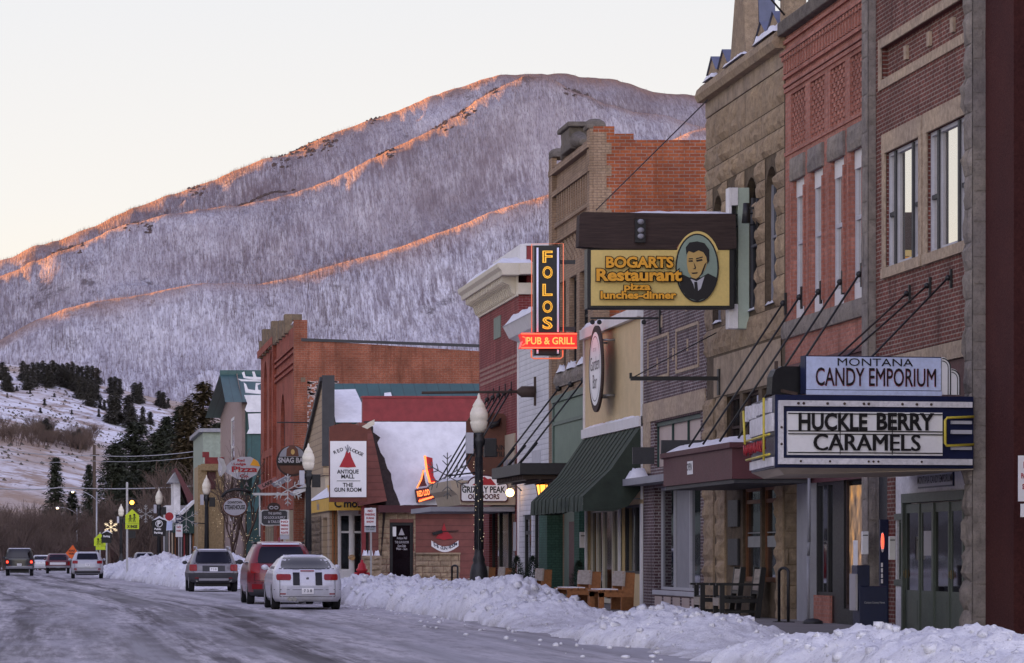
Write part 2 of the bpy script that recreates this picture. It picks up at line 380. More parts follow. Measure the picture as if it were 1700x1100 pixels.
def paint(name, c, dirt=.2):
    t = NT(name); v = t.coords(); n = t.noise(v, 2.2, 5); n2 = t.noise(v, 30, 3)
    sp = t.n('ShaderNodeSeparateXYZ'); t.l(v, sp.inputs[0])
    low = t.ramp(sp.outputs[2], [(.25, .75), (.75, 0)])
    k = t.math('MULTIPLY', low, t.ramp(n, [(.35, .2), (.7, .9)]))
    t.set(t.mix(k, t.mix(t.ramp(n2, [(.4, dirt), (.6, 0)]), c, dk(c, .7)), (.22, .20, .20)), .28, 0, .5)
    t.b.inputs['Coat Weight'].default_value = .5; t.b.inputs['Coat Roughness'].default_value = .1; return t.m
M['car_white'] = paint('white_car_paint', (.68, .68, .72)); M['car_red'] = paint('red_car_paint', (.20, .012, .022))
M['car_grey'] = paint('grey_car_paint', (.20, .19, .20)); M['car_silver'] = paint('silver_car_paint', (.52, .52, .55)); M['car_dark'] = paint('dark_car_paint', (.025, .027, .03))
M['car_maroon'] = paint('maroon_car_paint', (.12, .02, .028)); M['cladding'] = pm('plastic_cladding', (.06, .06, .065), .7)
M['bark'] = pm('bark', (.085, .06, .045), .95, .3, 6, .5); M['twig'] = pm('bare_twigs', (.15, .105, .085), .95, .45, .25, 0, dirt=0)
M['twig_red'] = pm('reddish_twigs', (.14, .075, .065), .95, .45, .25, 0, dirt=0)
M['needle'] = pm('spruce_needles', (.05, .058, .034), .85, .6, .8, 0, dirt=0); M['needle_brown'] = pm('tawny_spruce_needles', (.085, .06, .026), .85, .6, .8, 0, dirt=0)
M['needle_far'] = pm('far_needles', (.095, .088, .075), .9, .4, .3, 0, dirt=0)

t = NT('ploughed_snow'); v = t.coords(); n = t.noise(v, 6, 6, .65); n2 = t.noise(v, 26, 5, .7); n3 = t.noise(v, 1.1, 5, .65); sp = t.n('ShaderNodeSeparateXYZ'); t.l(v, sp.inputs[0])
c1 = t.ramp(n, [(.3, (.74, .74, .78)), (.6, (.87, .87, .90))]); low = t.ramp(sp.outputs[2], [(.02, .8), (.14, .35), (.36, .05)])
c1 = t.mix(t.math('MULTIPLY', low, t.ramp(n3, [(.40, 0), (.62, .9)])), c1, (.40, .375, .36)); c1 = t.mix(t.math('MULTIPLY', t.ramp(n2, [(.34, .9), (.44, 0)]), t.ramp(n3, [(.35, .1), (.6, .8)])), c1, (.22, .20, .19))
t.set(c1, .8, 0, .25); t.bump(t.math('ADD', n, t.math('MULTIPLY', n2, .6)), .8, .05); M['snow_bank'] = t.m
M['brass'] = pm('brass', (.22, .16, .07), .4, .2, 5, 0, .5)
# ---------------------------------------------------------------- terrain
def curve(pts): 
    p = np.array(pts, float); return lambda x: np.interp(x, p[:, 0], p[:, 1])
A_ = curve([(-9000, 560), (-3000, 640), (-1500, 640), (-700, 590), (-250, 510), (0, 428), (60, 408), (150, 372), (260, 330), (330, 305), (420, 268), (470, 252), (520, 232), (620, 192), (700, 160), (780, 135), (840, 121), (900, 115), (950, 118), (1000, 128), (1080, 146), (1165, 156), (1300, 190), (1500, 260), (2200, 520), (6000, 760)])
B_ = curve([(-9000, 560), (-3000, 590), (-1500, 570), (-1150, 500), (-900, 488), (-790, 560), (-700, 570), (-250, 535), (-80, 482), (0, 453), (60, 430), (100, 410), (150, 390), (200, 370), (250, 356), (300, 347), (360, 336), (430, 327), (480, 318), (520, 307), (560, 292), (600, 272), (640, 250), (680, 230), (720, 208), (755, 190), (790, 162), (830, 140), (870, 126), (910, 126), (960, 150), (1050, 180), (1165, 205), (1500, 330), (2200, 580), (6000, 800)])  # unseen spur at far left added to cast shade on the lower ridge
C_ = curve([(-9000, 640), (-1500, 740), (-700, 735), (-200, 655), (-60, 590), (0, 560), (60, 527), (110, 508), (150, 498), (250, 482), (340, 466), (430, 468), (520, 450), (600, 426), (700, 396), (800, 357), (870, 333), (910, 321), (1000, 285), (1100, 238), (1170, 208), (1250, 190), (1400, 260), (2000, 560), (6000, 840)])
D_ = curve([(-9000, 60), (-6000, 200), (-4000, 340), (-2600, 490), (-1500, 575), (-700, 570), (-200, 585), (0, 598), (60, 606), (150, 630), (250, 652), (330, 668), (430, 700), (600, 750), (900, 800), (1700, 850), (6000, 880)])  # unseen left end raised to block the low sun from the town
E_ = curve([(-9000, 560), (-4000, 620), (-1500, 700), (-300, 700), (0, 716), (90, 735), (170, 757), (330, 795), (600, 840), (1700, 885), (6000, 905)])
zz = lambda py, Y: HC+(YH-py)*Y/F
px_ = np.concatenate([np.linspace(-9000, -400, 90), np.arange(-380, 1300, 4.0), np.linspace(1310, 6000, 70)])
rows = []                                           # (Y, z array, noise amplitude)
Yd, Ye, Yc, Yb, Ya = 1250., 900., 2400., 2930., 3400.
jag_ = lambda k, a, w: a*fbm(px_/w+k, 0*px_+k*3.7, 4)
zA, zB, zC, zD, zE = zz(A_(px_)+jag_(2, 9, 55), Ya), zz(B_(px_)+jag_(5, 8, 50), Yb), zz(C_(px_)+jag_(9, 5, 60), Yc), zz(D_(px_), Yd), zz(E_(px_), Ye)
dC = np.minimum(95, .30*np.maximum(zC, 0)+10); dB = np.minimum(80, .3*zB); 
ctrl = [(560, 0*px_-1.5, 0), (640, 0*px_+.5, .6), (800, zE*.62, 2), (Ye, zE, 1.5), (1010, zE+.22*(zD-zE), 3), (1150, zE+.68*(zD-zE), 4), (1235, zD-1.5, 1.5), (Yd, zD, 1),
        (1400, zD-22, 3), (1950, np.minimum(zD*.75, zC*.25), 5), (2060, zC*.20, 6), (2200, zC*.46, 8), (2300, np.minimum(zC*.72, zC-40), 6), (2360, zC-7.5, 2), (2384, zC-2, 1), (Yc, zC, .8), (2425, zC-9, 3), (2500, zC-dC, 6),
        (2560, zC-dC*.9, 7), (2700, zC-dC*.9+.30*(zB-zC+dC*.9), 9), (2800, zC-dC*.9+.56*(zB-zC+dC*.9), 6), (2874, zB-15, 3), (2900, zB-5, 1.5), (Yb, zB, 1), (2960, zB-12, 3), (3040, zB-dB, 6),
        (3150, zB-dB+.3*(zA-zB+dB), 9), (3270, zB-dB+.58*(zA-zB+dB), 7), (3356, zA-12, 3), (3382, zA-4, 1.5), (Ya, zA, 1.2), (3480, zA-25, 5), (4200, zA*.6, 10), (6500, zA*.15, 10)]
Yk = np.array([c[0] for c in ctrl], float); Zk = np.array([c[1] for c in ctrl]); Ak = np.array([c[2] for c in ctrl], float)
Yr = []
for i in range(len(Yk)-1):
    n = max(2, int((Yk[i+1]-Yk[i])/12)) if Yk[i] < 3500 else 4
    Yr += list(np.linspace(Yk[i], Yk[i+1], n, endpoint=False))
Yr = np.array(Yr+[Yk[-1]])
ZZ = np.empty((len(Yr), len(px_)))
for j in range(len(px_)): ZZ[:, j] = np.interp(Yr, Yk, Zk[:, j])
k5 = np.array([1, 2, 3, 2, 1.])/9                 # soften the kinks a little
Zp = np.pad(ZZ, ((2, 2), (0, 0)), 'edge'); ZS = sum(k5[i]*Zp[i:i+len(Yr)] for i in range(5)); 
amp = np.interp(Yr, Yk, Ak)[:, None]
XX = (px_[None, :]-XV)*Yr[:, None]/F; YY = np.repeat(Yr[:, None], len(px_), 1)
gul = fbm(XX/95+YY/260, YY/420, 4)*1.3+fbm(XX/26+YY/60, YY/130, 3)*.5+fbm(XX/9, YY/12, 3)*.14
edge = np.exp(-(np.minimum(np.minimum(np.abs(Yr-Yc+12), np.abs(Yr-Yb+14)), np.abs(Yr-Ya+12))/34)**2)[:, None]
crag = np.maximum(0, fbm(XX/60+7, YY/45+3, 4)-.12)*np.clip((Yr[:, None]-2050)/200, 0, 1)*34*np.clip((3500-Yr[:, None])/100, 0, 1)
fine = (fbm(XX/24+3, YY/18, 3)*2.6+fbm(XX/7.5, YY/6+9, 2)*1.3)*np.clip((Yr[:, None]-2050)/200, 0, 1)
ZT = ZS+amp*gul*1.35+crag*.5*(1-edge)+fine*(1-.75*edge)
def terr(X, Y):                                    # height lookup for things that stand on the hills
    p = XV+X*F/Y; j = np.clip(np.searchsorted(px_, p), 1, len(px_)-1); i = np.clip(np.searchsorted(Yr, Y), 1, len(Yr)-1)
    a = (p-px_[j-1])/(px_[j]-px_[j-1]); b = (Y-Yr[i-1])/(Yr[i]-Yr[i-1])
    return (ZT[i-1, j-1]*(1-a)+ZT[i-1, j]*a)*(1-b)+(ZT[i, j-1]*(1-a)+ZT[i, j]*a)*b
def grid_faces(nr, nc):
    i = np.arange(nr-1)[:, None]; j = np.arange(nc-1)[None, :]
    return np.stack([i*nc+j, i*nc+j+1, (i+1)*nc+j+1, (i+1)*nc+j], -1).reshape(-1, 4)
t = NT('mountain_snow'); v = t.coords()
n1 = t.noise(v, .010, 6, .62); n2 = t.noise(t.coords((1, .10, .10)), .42, 5, .62); n3 = t.noise(t.coords((1, .16, .16)), 1.1, 4, .7); n4 = t.noise(t.coords((1, .45, .45)), .05, 6, .7)
snowc = t.ramp(n4, [(.3, (.50, .48, .56)), (.62, (.74, .73, .80))])
dens_ = t.ramp(n1, [(.36, .25), (.50, .6), (.66, 1)])
c = t.mix(t.math('MULTIPLY', dens_, t.ramp(n2, [(.40, 0), (.60, .9)])), snowc, (.19, .155, .18))
c = t.mix(t.ramp(n3, [(.40, .55), (.52, 0)]), c, (.17, .14, .16))
gy = t.n('ShaderNodeSeparateXYZ'); t.l(v, gy.inputs[0]); up = t.ramp(t.math('DIVIDE', gy.outputs[1], 3600.0), [(.69, .0), (.715, .50), (.83, .55), (.87, .8)])     # denser brush on the upper mountain
n5 = t.noise(t.coords((1, .5, .6)), .0055, 7, .68)
c = t.mix(t.math('MULTIPLY', up, t.ramp(n5, [(.36, .25), (.62, 1)])), c, (.155, .115, .125))
c = t.mix(t.ramp(n5, [(.57, 0), (.68, .55)]), c, (.16, .125, .14))
rk = t.noise(t.coords((1, .7, .8)), .016, 9, .75); c = t.mix(t.ramp(rk, [(.58, 0), (.64, .8)]), c, (.11, .09, .10))
at_ = t.n('ShaderNodeAttribute'); at_.attribute_name = 'windblown_glow'
c = t.mix(t.math('MULTIPLY', at_.outputs['Fac'], t.ramp(n2, [(.25, 1), (.62, .45)])), c, (.34, .185, .11))      # bare tawny crest grass; its brown also paints in the orange sunlit strips
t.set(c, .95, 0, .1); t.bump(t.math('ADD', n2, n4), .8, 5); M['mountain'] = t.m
t = NT('hill_snow_and_grass'); v = t.coords(); n1 = t.noise(t.coords((1, .35, 1)), .02, 5, .6); n2 = t.noise(v, .09, 5, .7); n3 = t.noise(t.coords((1, .5, 1)), .5, 4, .7)
c = t.mix(t.ramp(n2, [(.48, 0), (.58, .9)]), (.76, .75, .80), (.33, .24, .19))
c = t.mix(t.ramp(n1, [(.47, 0), (.60, .8)]), c, (.37, .27, .20))
c = t.mix(t.ramp(n3, [(.30, .75), (.42, 0)]), c, (.11, .095, .09))
t.set(c, .95, 0, .1); t.bump(n2, .4, 2); M['hillside'] = t.m
ib = int(np.searchsorted(Yr, 1500.0))
npmesh('hills', np.stack([XX[:ib+1], YY[:ib+1], ZT[:ib+1]], -1).reshape(-1, 3), grid_faces(ib+1, len(px_)), M['hillside'])['kind'] = 'structure'
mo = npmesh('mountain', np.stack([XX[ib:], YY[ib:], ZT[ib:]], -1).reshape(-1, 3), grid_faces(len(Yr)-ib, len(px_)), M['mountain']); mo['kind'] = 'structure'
wb = np.clip((np.repeat(edge, len(px_), 1)-.25)*1.4+.5*fbm(XX/40, YY/40, 3), 0, 1)[ib:]; at0 = mo.data.attributes.new('windblown_glow', 'FLOAT', 'POINT'); at0.data.foreach_set('value', wb.ravel().astype('f4'))
# standing dead forest over the whole mountain: far-off, uncountable
def spikes(name, X, Y, Z, H, Wd, mat):
    n = len(X); a = NR.random(n)*6.28; V = np.empty((n, 4, 3))
    for k in range(3):
        V[:, k, 0] = X+Wd*np.cos(a+k*2.094); V[:, k, 1] = Y+Wd*np.sin(a+k*2.094); V[:, k, 2] = Z-1
    V[:, 3, 0] = X+(NR.random(n)-.5)*H*.10; V[:, 3, 1] = Y; V[:, 3, 2] = Z+H
    b = np.arange(n)[:, None]*4; Fc = np.concatenate([b+[0, 1, 3], b+[1, 2, 3], b+[2, 0, 3]])
    return npmesh(name, V.reshape(-1, 3), Fc, mat, False)
N = 230000
pxs = NR.uniform(-60, 1330, N); Ys = np.concatenate([NR.uniform(2020, 2425, N//2), NR.uniform(2540, 2960, N//4), NR.uniform(3060, 3480, N-N//2-N//4)])
Xs = (pxs-XV)*Ys/F; dens = fbm(Xs/170, Ys/200, 4)+.35*fbm(Xs/30, Ys/40, 3)
near = np.minimum(np.abs(Ys-Yc+10), np.minimum(np.abs(Ys-Yb+10), np.abs(Ys-Ya+10)))
keep = NR.random(N)/np.clip(.35+near/90, .35, 1) < np.clip(.42+dens*2.2, .05, 1); Xs, Ys = Xs[keep], Ys[keep]
Zs = terr(Xs, Ys); Hs = NR.uniform(2.6, 6.5, len(Xs))*np.clip(.6+near[keep]/100, 0, 1.15); Ws = NR.uniform(.08, .20, len(Xs))
M['deadwood'] = pm('dead_wood', (.15, .115, .12), .95, .35, .02, 0, dirt=0)
tag(spikes('dead_forest', Xs, Ys, Zs, Hs, Ws, M['deadwood']), 'bare grey burnt forest covering the whole snowy mountain', 'forest', kind='stuff')

# rock outcrops on the ridges and sagebrush on the near hill
rk_ = random.Random(14); mb = MB()
def on_mtn(px, py, Y0, Y1):
    Yg = np.linspace(Y0, Y1, 160); X = (px-XV)*Yg/F; z = terr(X, Yg); k = int(np.argmin(np.abs(YH-(z-HC)*F/Yg-py))); return float(X[k]), float(Yg[k]), float(z[k])
for px, py, n, spx, Y0, Y1 in ((540, 236, 12, 14, 3100, 3420), (500, 250, 14, 20, 3100, 3420), (460, 268, 8, 14, 3100, 3420), (325, 312, 6, 8, 3200, 3420), (622, 192, 5, 8, 3200, 3420), (770, 186, 12, 16, 2700, 2940), (735, 205, 8, 12, 2700, 2940), (640, 252, 6, 10, 2700, 2940), (820, 150, 5, 8, 2700, 2940), (415, 312, 14, 22, 2950, 3300), (455, 290, 14, 22, 2950, 3300), (955, 152, 10, 12, 2700, 3300), (230, 376, 10, 24, 2700, 2940), (120, 408, 8, 22, 2700, 2940)):
    for i in range(n*3):
        X, Y, z = on_mtn(px+rk_.gauss(0, spx*.7), py+rk_.gauss(0, 6), Y0, Y1); r = rk_.uniform(.5, 1.9); i0 = len(mb.v); mb.ball((X, Y, z-r*.1), r, 6, 4, (rk_.uniform(.8, 1.8), 1, rk_.uniform(.6, 1.3)))
        mb.v[i0:] = [(a+rk_.uniform(-.3, .3)*r, b_+rk_.uniform(-.3, .3)*r, c_+rk_.uniform(-.3, .3)*r) for a, b_, c_ in mb.v[i0:]]
mb.sm = [False]*len(mb.sm); M['cliff'] = pm('dark_cliff_rock', (.10, .075, .075), .95, .5, .3, 0, dirt=.3); mb.build('rocks', M['cliff'])['kind'] = 'structure'
n = 2600; pxs = NR.uniform(-40, 330, n); Ys = NR.uniform(760, 1240, n); Xs = (pxs-XV)*Ys/F; k = NR.random(n) < np.clip(.35+fbm(Xs/25, Ys/60, 3)*1.6, .02, 1); Xs, Ys = Xs[k], Ys[k]; n = len(Xs)
V = np.empty((n, 5, 3)); Zs = terr(Xs, Ys); R_ = NR.uniform(.25, .75, n)
for j in range(4): V[:, j, 0] = Xs+R_*np.cos(j*1.57+Xs); V[:, j, 1] = Ys+R_*np.sin(j*1.57+Xs); V[:, j, 2] = Zs-.1
V[:, 4, 0] = Xs; V[:, 4, 1] = Ys; V[:, 4, 2] = Zs+R_*.9
b_ = np.arange(n)[:, None]*5; M['sage_brush'] = pm('sagebrush', (.10, .085, .07), .95, .4, .2, 0, dirt=0)
tag(npmesh('sagebrush', V.reshape(-1, 3), np.concatenate([b_+[j, (j+1) % 4, 4] for j in range(4)]), M['sage_brush'], False), 'low grey sagebrush speckling the snowy hill', 'shrub', kind='stuff')
# ---------------------------------------------------------------- ground, road, pavement, snow banks
def XF(Y): return 14.0 if Y < 92 else 14.0-.032*(Y-92)          # line of the shop fronts
mb = MB(); mb.quad((-4000, -400, -.06), (4000, -400, -.06), (4000, 700, -.06), (-4000, 700, -.06))
mb.build('ground', M['snow'])['kind'] = 'structure'
t = NT('icy_asphalt'); cx = t.n('ShaderNodeTexCoord'); s_ = t.n('ShaderNodeSeparateXYZ'); t.l(cx.outputs['Object'], s_.inputs[0])
bend = t.math('ADD', s_.outputs[0], t.math('MULTIPLY', t.math('MAXIMUM', t.math('SUBTRACT', s_.outputs[1], 92.0), 0.0), .032))
cb = t.n('ShaderNodeCombineXYZ'); t.l(bend, cb.inputs[0]); t.l(s_.outputs[1], cb.inputs[1])
def mp(sc):
    m = t.n('ShaderNodeMapping'); m.inputs['Scale'].default_value = sc; t.l(cb.outputs[0], m.inputs[0]); return m.outputs[0]
w1 = t.noise(mp((1, .035, 1)), .9, 6, .62); w2 = t.noise(mp((1, .12, 1)), 4.5, 5, .7); w3 = t.noise(mp((1, .4, 1)), 16, 4, .7); w4 = t.noise(mp((1, .25, 1)), .35, 3)
c = t.mix(t.ramp(w1, [(.40, .7), (.54, 0)]), (.64, .61, .61), (.09, .085, .083))
c = t.mix(t.ramp(w2, [(.40, .6), (.54, 0)]), c, (.20, .19, .188))
c = t.mix(t.ramp(w4, [(.48, 0), (.66, .5)]), c, (.46, .45, .48))
c = t.mix(t.ramp(w3, [(.30, .55), (.48, 0)]), c, (.17, .165, .165))
bx = t.math('DIVIDE', t.math('ADD', t.math('ADD', bend, 9.0), t.math('MULTIPLY', t.math('SUBTRACT', w4, .5), 3.2)), 18.0)
tr_ = t.ramp(bx, [(.0, 0), (.20, .2), (.27, .9), (.33, .2), (.40, .1), (.455, .9), (.51, .25), (.56, .15), (.60, .9), (.65, .5), (.70, 1), (.74, .2), (.80, 0), (.84, .35), (.88, 0), (1, 0)])
ww = t.noise(mp((1, .02, 1)), 1.6, 5, .65)
c = t.mix(t.math('MULTIPLY', tr_, t.ramp(ww, [(.43, .05), (.55, .85)])), c, (.045, .037, .036))
c = t.mix(t.math('MULTIPLY', t.math('SUBTRACT', 1.0, tr_, True), t.ramp(ww, [(.45, 0), (.62, .55)])), c, (.50, .49, .52))
t.set(c, t.ramp(w1, [(.3, .6), (.55, .95)]), 0, .08); t.bump(t.math('ADD', w2, w3), .2, .02); M['road'] = t.m
mb = MB()
Ys_ = list(range(-60, 640, 20))
for a, b in zip(Ys_, Ys_[1:]): mb.quad((XF(a)-3.9-19, a, 0), (XF(a)-3.9, a, 0), (XF(b)-3.9, b, 0), (XF(b)-3.9-19, b, 0))
mb.build('road', M['road'])['kind'] = 'structure'
mb = MB()
for a, b in zip(Ys_[:-9], Ys_[1:-9]):
    xa, xb = XF(a), XF(b)
    mb.add([(xa-3.9, a, -.02), (xa-3.9, a, .12), (xa+3, a, .12), (xb-3.9, b, -.02), (xb-3.9, b, .12), (xb+3, b, .12)], [(0, 1, 4, 3), (1, 2, 5, 4)])
mb.build('pavement', M['concrete'])['kind'] = 'structure'
def bank(name, y0, y1, hf, label):
    """ploughed snow heap along the kerb; hf(Y) -> (offset of street foot, offset of back foot, height)"""
    dy = .11; Y = np.arange(y0, y1, dy); n = 64; U = np.linspace(0, 1, n)
    YY2, UU = np.meshgrid(Y, U, indexing='ij')
    pr = np.array([hf(y) for y in Y]); xf = np.array([XF(y) for y in Y])
    jag = .55*fbm(Y*.45, Y*0+3.3, 4)+.25*fbm(Y*2.3, Y*0+8.1, 3)
    x0 = xf-pr[:, 0]+jag; x1 = xf-pr[:, 1]; Xg = x0[:, None]+(x1-x0)[:, None]*UU
    prof = np.sin(np.pi*np.clip(UU, 0, 1)**.85)**.62
    hgt = pr[:, 2]*(1+.55*fbm(Y*.42, Y*0+5.7, 3))*1.08; Z = hgt[:, None]*prof
    big = fbm(Xg*.9, YY2*.8, 3)*.26; med = np.abs(fbm(Xg*2.6+9, YY2*2.4, 3))*.26; sm = fbm(Xg*7, YY2*6, 3)*.15+np.abs(fbm(Xg*4.4+3, YY2*4.1, 2))*.13
    lump = np.floor(vnoise(Xg*3.1+40, YY2*2.7)*5)/5*.13
    msk = np.clip(prof*1.4, 0, 1)
    Z = Z+(big+med+sm+lump-.06)*msk*np.clip(hgt, .12, .8)[:, None]/.7-.03*(1-msk)
    V0 = np.stack([Xg, YY2, Z], -1).reshape(-1, 3); F0 = grid_faces(len(Y), n)
    nc = int((y1-y0)*26); ii = NR.integers(0, len(Y), nc); jj = NR.integers(3, n-6, nc); cs = np.stack([Xg[ii, jj], YY2[ii, jj], Z[ii, jj]], -1)
    hh = np.clip(pr[ii, 2], 0, 1); rad = (.02+.075*NR.random(nc)**3.5)*np.clip(hh*2.2, .35, 1.1)
    cube = np.array([(a, b_, c) for c in (-1, 1) for b_ in (-1, 1) for a in (-1, 1)])*.75
    fq = np.array([(0, 2, 3, 1), (4, 5, 7, 6), (0, 1, 5, 4), (2, 6, 7, 3), (0, 4, 6, 2), (1, 3, 7, 5)])
    rot = np.linalg.qr(NR.normal(size=(nc, 3, 3)))[0]
    CV = np.einsum('nij,kj->nki', rot, cube)+NR.normal(scale=.16, size=(nc, 8, 3)); CV = cs[:, None]+CV*rad[:, None, None]*np.array([1, 1, .8])+np.array([0, 0, .2])*rad[:, None, None]
    FC = (np.arange(nc)[:, None, None]*8+fq[None]).reshape(-1, 4)+len(V0)
    o = npmesh(name, np.concatenate([V0, CV.reshape(-1, 3)]), np.concatenate([F0, FC]), M['snow_bank'])
    sm_ = np.ones(len(F0)+len(FC), bool); sm_[len(F0)+len(FC)//3:] = True; o.data.polygons.foreach_set('use_smooth', sm_)
    tag(o, label, 'snow', kind='stuff'); return o
P1 = curve([(20, .3), (35, .42), (37, .42), (40, .34), (42, .32), (44.6, .20), (46.4, .06), (48.3, .06), (50.6, .27), (53.2, .44), (55.8, .46), (58.6, .16), (62, .03), (64.7, .12), (67, .34), (72.5, .55), (76, .52), (84, .55), (93, .58), (104, .48), (112, .44), (118, .3), (123, .0)])
bank('snow_bank', 22, 122, lambda y: (5.75, 3.0, P1(y)), 'ploughed snow heap along the kerb in front of the shops')
P2 = curve([(138, .0), (142, .5), (150, .95), (160, .9), (175, .75), (190, .9), (205, .8), (230, .6), (250, .35)])
bank('snow_bank', 138, 250, lambda y: (7.2, 2.6, P2(y)), 'farther ploughed snow heap beyond the parked grey wagon')
# loose lumps of snow at the foot of the heap
mb = MB(); rr = random.Random(5)
for i in range(90):
    y = rr.uniform(44, 118); x = XF(y)-rr.triangular(5.6, 7.6, 5.7); r = rr.uniform(.012, .05)
    mb.ball((x, y, r*.4), r, 6, 4, (rr.uniform(.7, 1.4), rr.uniform(.7, 1.4), rr.uniform(.5, 1)))
tag(mb.build('snow_lumps', M['snow']), 'loose lumps of snow scattered on the icy road', 'snow', kind='stuff')

# the other side of the street, left of the picture: it shows in the shop windows and shades the road
for y0, y1, h, m, lab in ((40, 72, 7.5, 'brick_candy', 'long dark brick shop across the street, out of the picture at left'), (73, 104, 9, 'beige', 'tall beige shop across the street, out of the picture at left'), (105, 150, 6, 'brick_far', 'low rust brick shop across the street, out of the picture at left'), (152, 205, 8, 'grey_paint', 'grey shop far up across the street, out of the picture at left'), (207, 290, 7, 'sage', 'long sage shop farther up across the street, out of the picture at left'), (292, 400, 8, 'brick_far', 'longest rust brick shop across the street, out of the picture at left')):
    Xo = XF((y0+y1)/2)-3.9-22.5; b = thing('opposite_building', (Xo, (y0+y1)/2, 0), lab, 'building'); mb = MB(); mb.box(Xo-12, Xo, y0, y1, 0, h); mb.build('wall', M[m], b)
    mb = MB(); mb.box(Xo+.002, Xo+.2, y0, y1, h-.6, h+.1); mb.build('cornice', M['cream'], b)
    y = y0+1.5
    while y < y1-3:
        mb = MB(); mb.box(Xo+.01, Xo+.06, y, y+2.6, .6, 2.9); mb.build('shop_window', M['glass_dark'], b); mb = MB(); mb.box(Xo+.01, Xo+.06, y+.6, y+1.8, 4.2, 5.4); mb.build('window', M['glass'], b); y += 4.2
# ---------------------------------------------------------------- building helpers (fronts face -x, near ends face -y)
def wall_x(mb, X, y0, y1, z0, z1, holes=(), d=.22):
    ys = sorted({y0, y1, *[min(max(v, y0), y1) for h in holes for v in h[:2]]}); zs = sorted({z0, z1, *[min(max(v, z0), z1) for h in holes for v in h[2:4]]})
    for a, b in zip(ys, ys[1:]):
        for c, e in zip(zs, zs[1:]):
            ym, zm = (a+b)/2, (c+e)/2
            if any(h[0] < ym < h[1] and h[2] < zm < h[3] for h in holes): continue
            mb.quad((X, b, c), (X, a, c), (X, a, e), (X, b, e))
    for h in holes:
        a, b, c, e = h[:4]
        mb.quad((X, a, c), (X+d, a, c), (X+d, a, e), (X, a, e)); mb.quad((X, b, e), (X+d, b, e), (X+d, b, c), (X, b, c))
        mb.quad((X, a, e), (X+d, a, e), (X+d, b, e), (X, b, e)); mb.quad((X, b, c), (X+d, b, c), (X+d, a, c), (X, a, c))
        if len(h) > 4:                              # arched head: fill the corners
            r = (b-a)/2; n = 8
            for k in range(n):
                t0, t1 = math.pi*k/n, math.pi*(k+1)/n
                p0 = ((a+b)/2-r*math.cos(t0), e-r+r*math.sin(t0)); p1 = ((a+b)/2-r*math.cos(t1), e-r+r*math.sin(t1))
                mb.quad((X, p0[0], p0[1]), (X, p1[0], p1[1]), (X, p1[0], e+.001), (X, p0[0], e+.001))
                mb.quad((X, p0[0], p0[1]), (X, p1[0], p1[1]), (X+d, p1[0], p1[1]), (X+d, p0[0], p0[1]))
def wall_y(mb, Y, x0, x1, z0, z1, holes=(), d=.2):
    xs = sorted({x0, x1, *[v for h in holes for v in h[:2]]}); zs = sorted({z0, z1, *[v for h in holes for v in h[2:4]]})
    for a, b in zip(xs, xs[1:]):
        for c, e in zip(zs, zs[1:]):
            if any(h[0] < (a+b)/2 < h[1] and h[2] < (c+e)/2 < h[3] for h in holes): continue
            mb.quad((a, Y, c), (b, Y, c), (b, Y, e), (a, Y, e))
    for a, b, c, e in holes:
        mb.quad((a, Y, c), (a, Y+d, c), (a, Y+d, e), (a, Y, e)); mb.quad((b, Y, e), (b, Y+d, e), (b, Y+d, c), (b, Y, c))
        mb.quad((a, Y, e), (a, Y+d, e), (b, Y+d, e), (b, Y, e)); mb.quad((b, Y, c), (b, Y+d, c), (a, Y+d, c), (a, Y, c))
def shell(mb, X, y0, y1, z1, dep, near=True, far=True, z0=0, holes=(), d=.22, top=None):
    wall_x(mb, X, y0, y1, z0, z1, holes, d); zt = z1 if top is None else top
    if near: mb.quad((X, y0, z0), (X+dep, y0, z0), (X+dep, y0, z1), (X, y0, z1))
    if far: mb.quad((X, y1, z1), (X+dep, y1, z1), (X+dep, y1, z0), (X, y1, z0))
    mb.quad((X+dep, y0, z0), (X+dep, y1, z0), (X+dep, y1, z1), (X+dep, y0, z1))
def hx(X, pl, pr, pt, pb):                          # opening in a front, from photo columns and rows -> y0, y1, z0, z1
    pm_ = (pl+pr)/2; return (fy(pr, X), fy(pl, X), fz(pm_, pb, X), fz(pm_, pt, X))
def win_x(par, X, h, fm, gm, cols=(), rows=(), fw=.07, rec=.16, name='window', arch=False, sill=None):
    y0, y1, z0, z1 = h[:4]; mb = MB(); x0, x1 = X+rec, X+rec+.07
    mb.box(x0, x1, y0+.004, y0+fw, z0+.004, z1-.004).box(x0, x1, y1-fw, y1-.004, z0+.004, z1-.004)
    mb.box(x0, x1, y0+fw, y1-fw, z0+.004, z0+fw).box(x0, x1, y0+fw, y1-fw, z1-fw, z1-.004)
    for c in cols: y = y0+(y1-y0)*c; mb.box(x0-.01, x1-.01, y-fw*.5, y+fw*.5, z0+fw, z1-fw)
    for r in rows: z = z0+(z1-z0)*r; mb.box(x0+.006, x1-.006, y0+fw, y1-fw, z-fw*.4, z+fw*.4)
    w = mb.build(name, fm, par)
    p = MB(); p.quad((x0+.045, y1-.01, z0+.01), (x0+.045, y0+.01, z0+.01), (x0+.045, y0+.01, z1-.01), (x0+.045, y1-.01, z1-.01)); p.build('pane', gm, w)
    return w
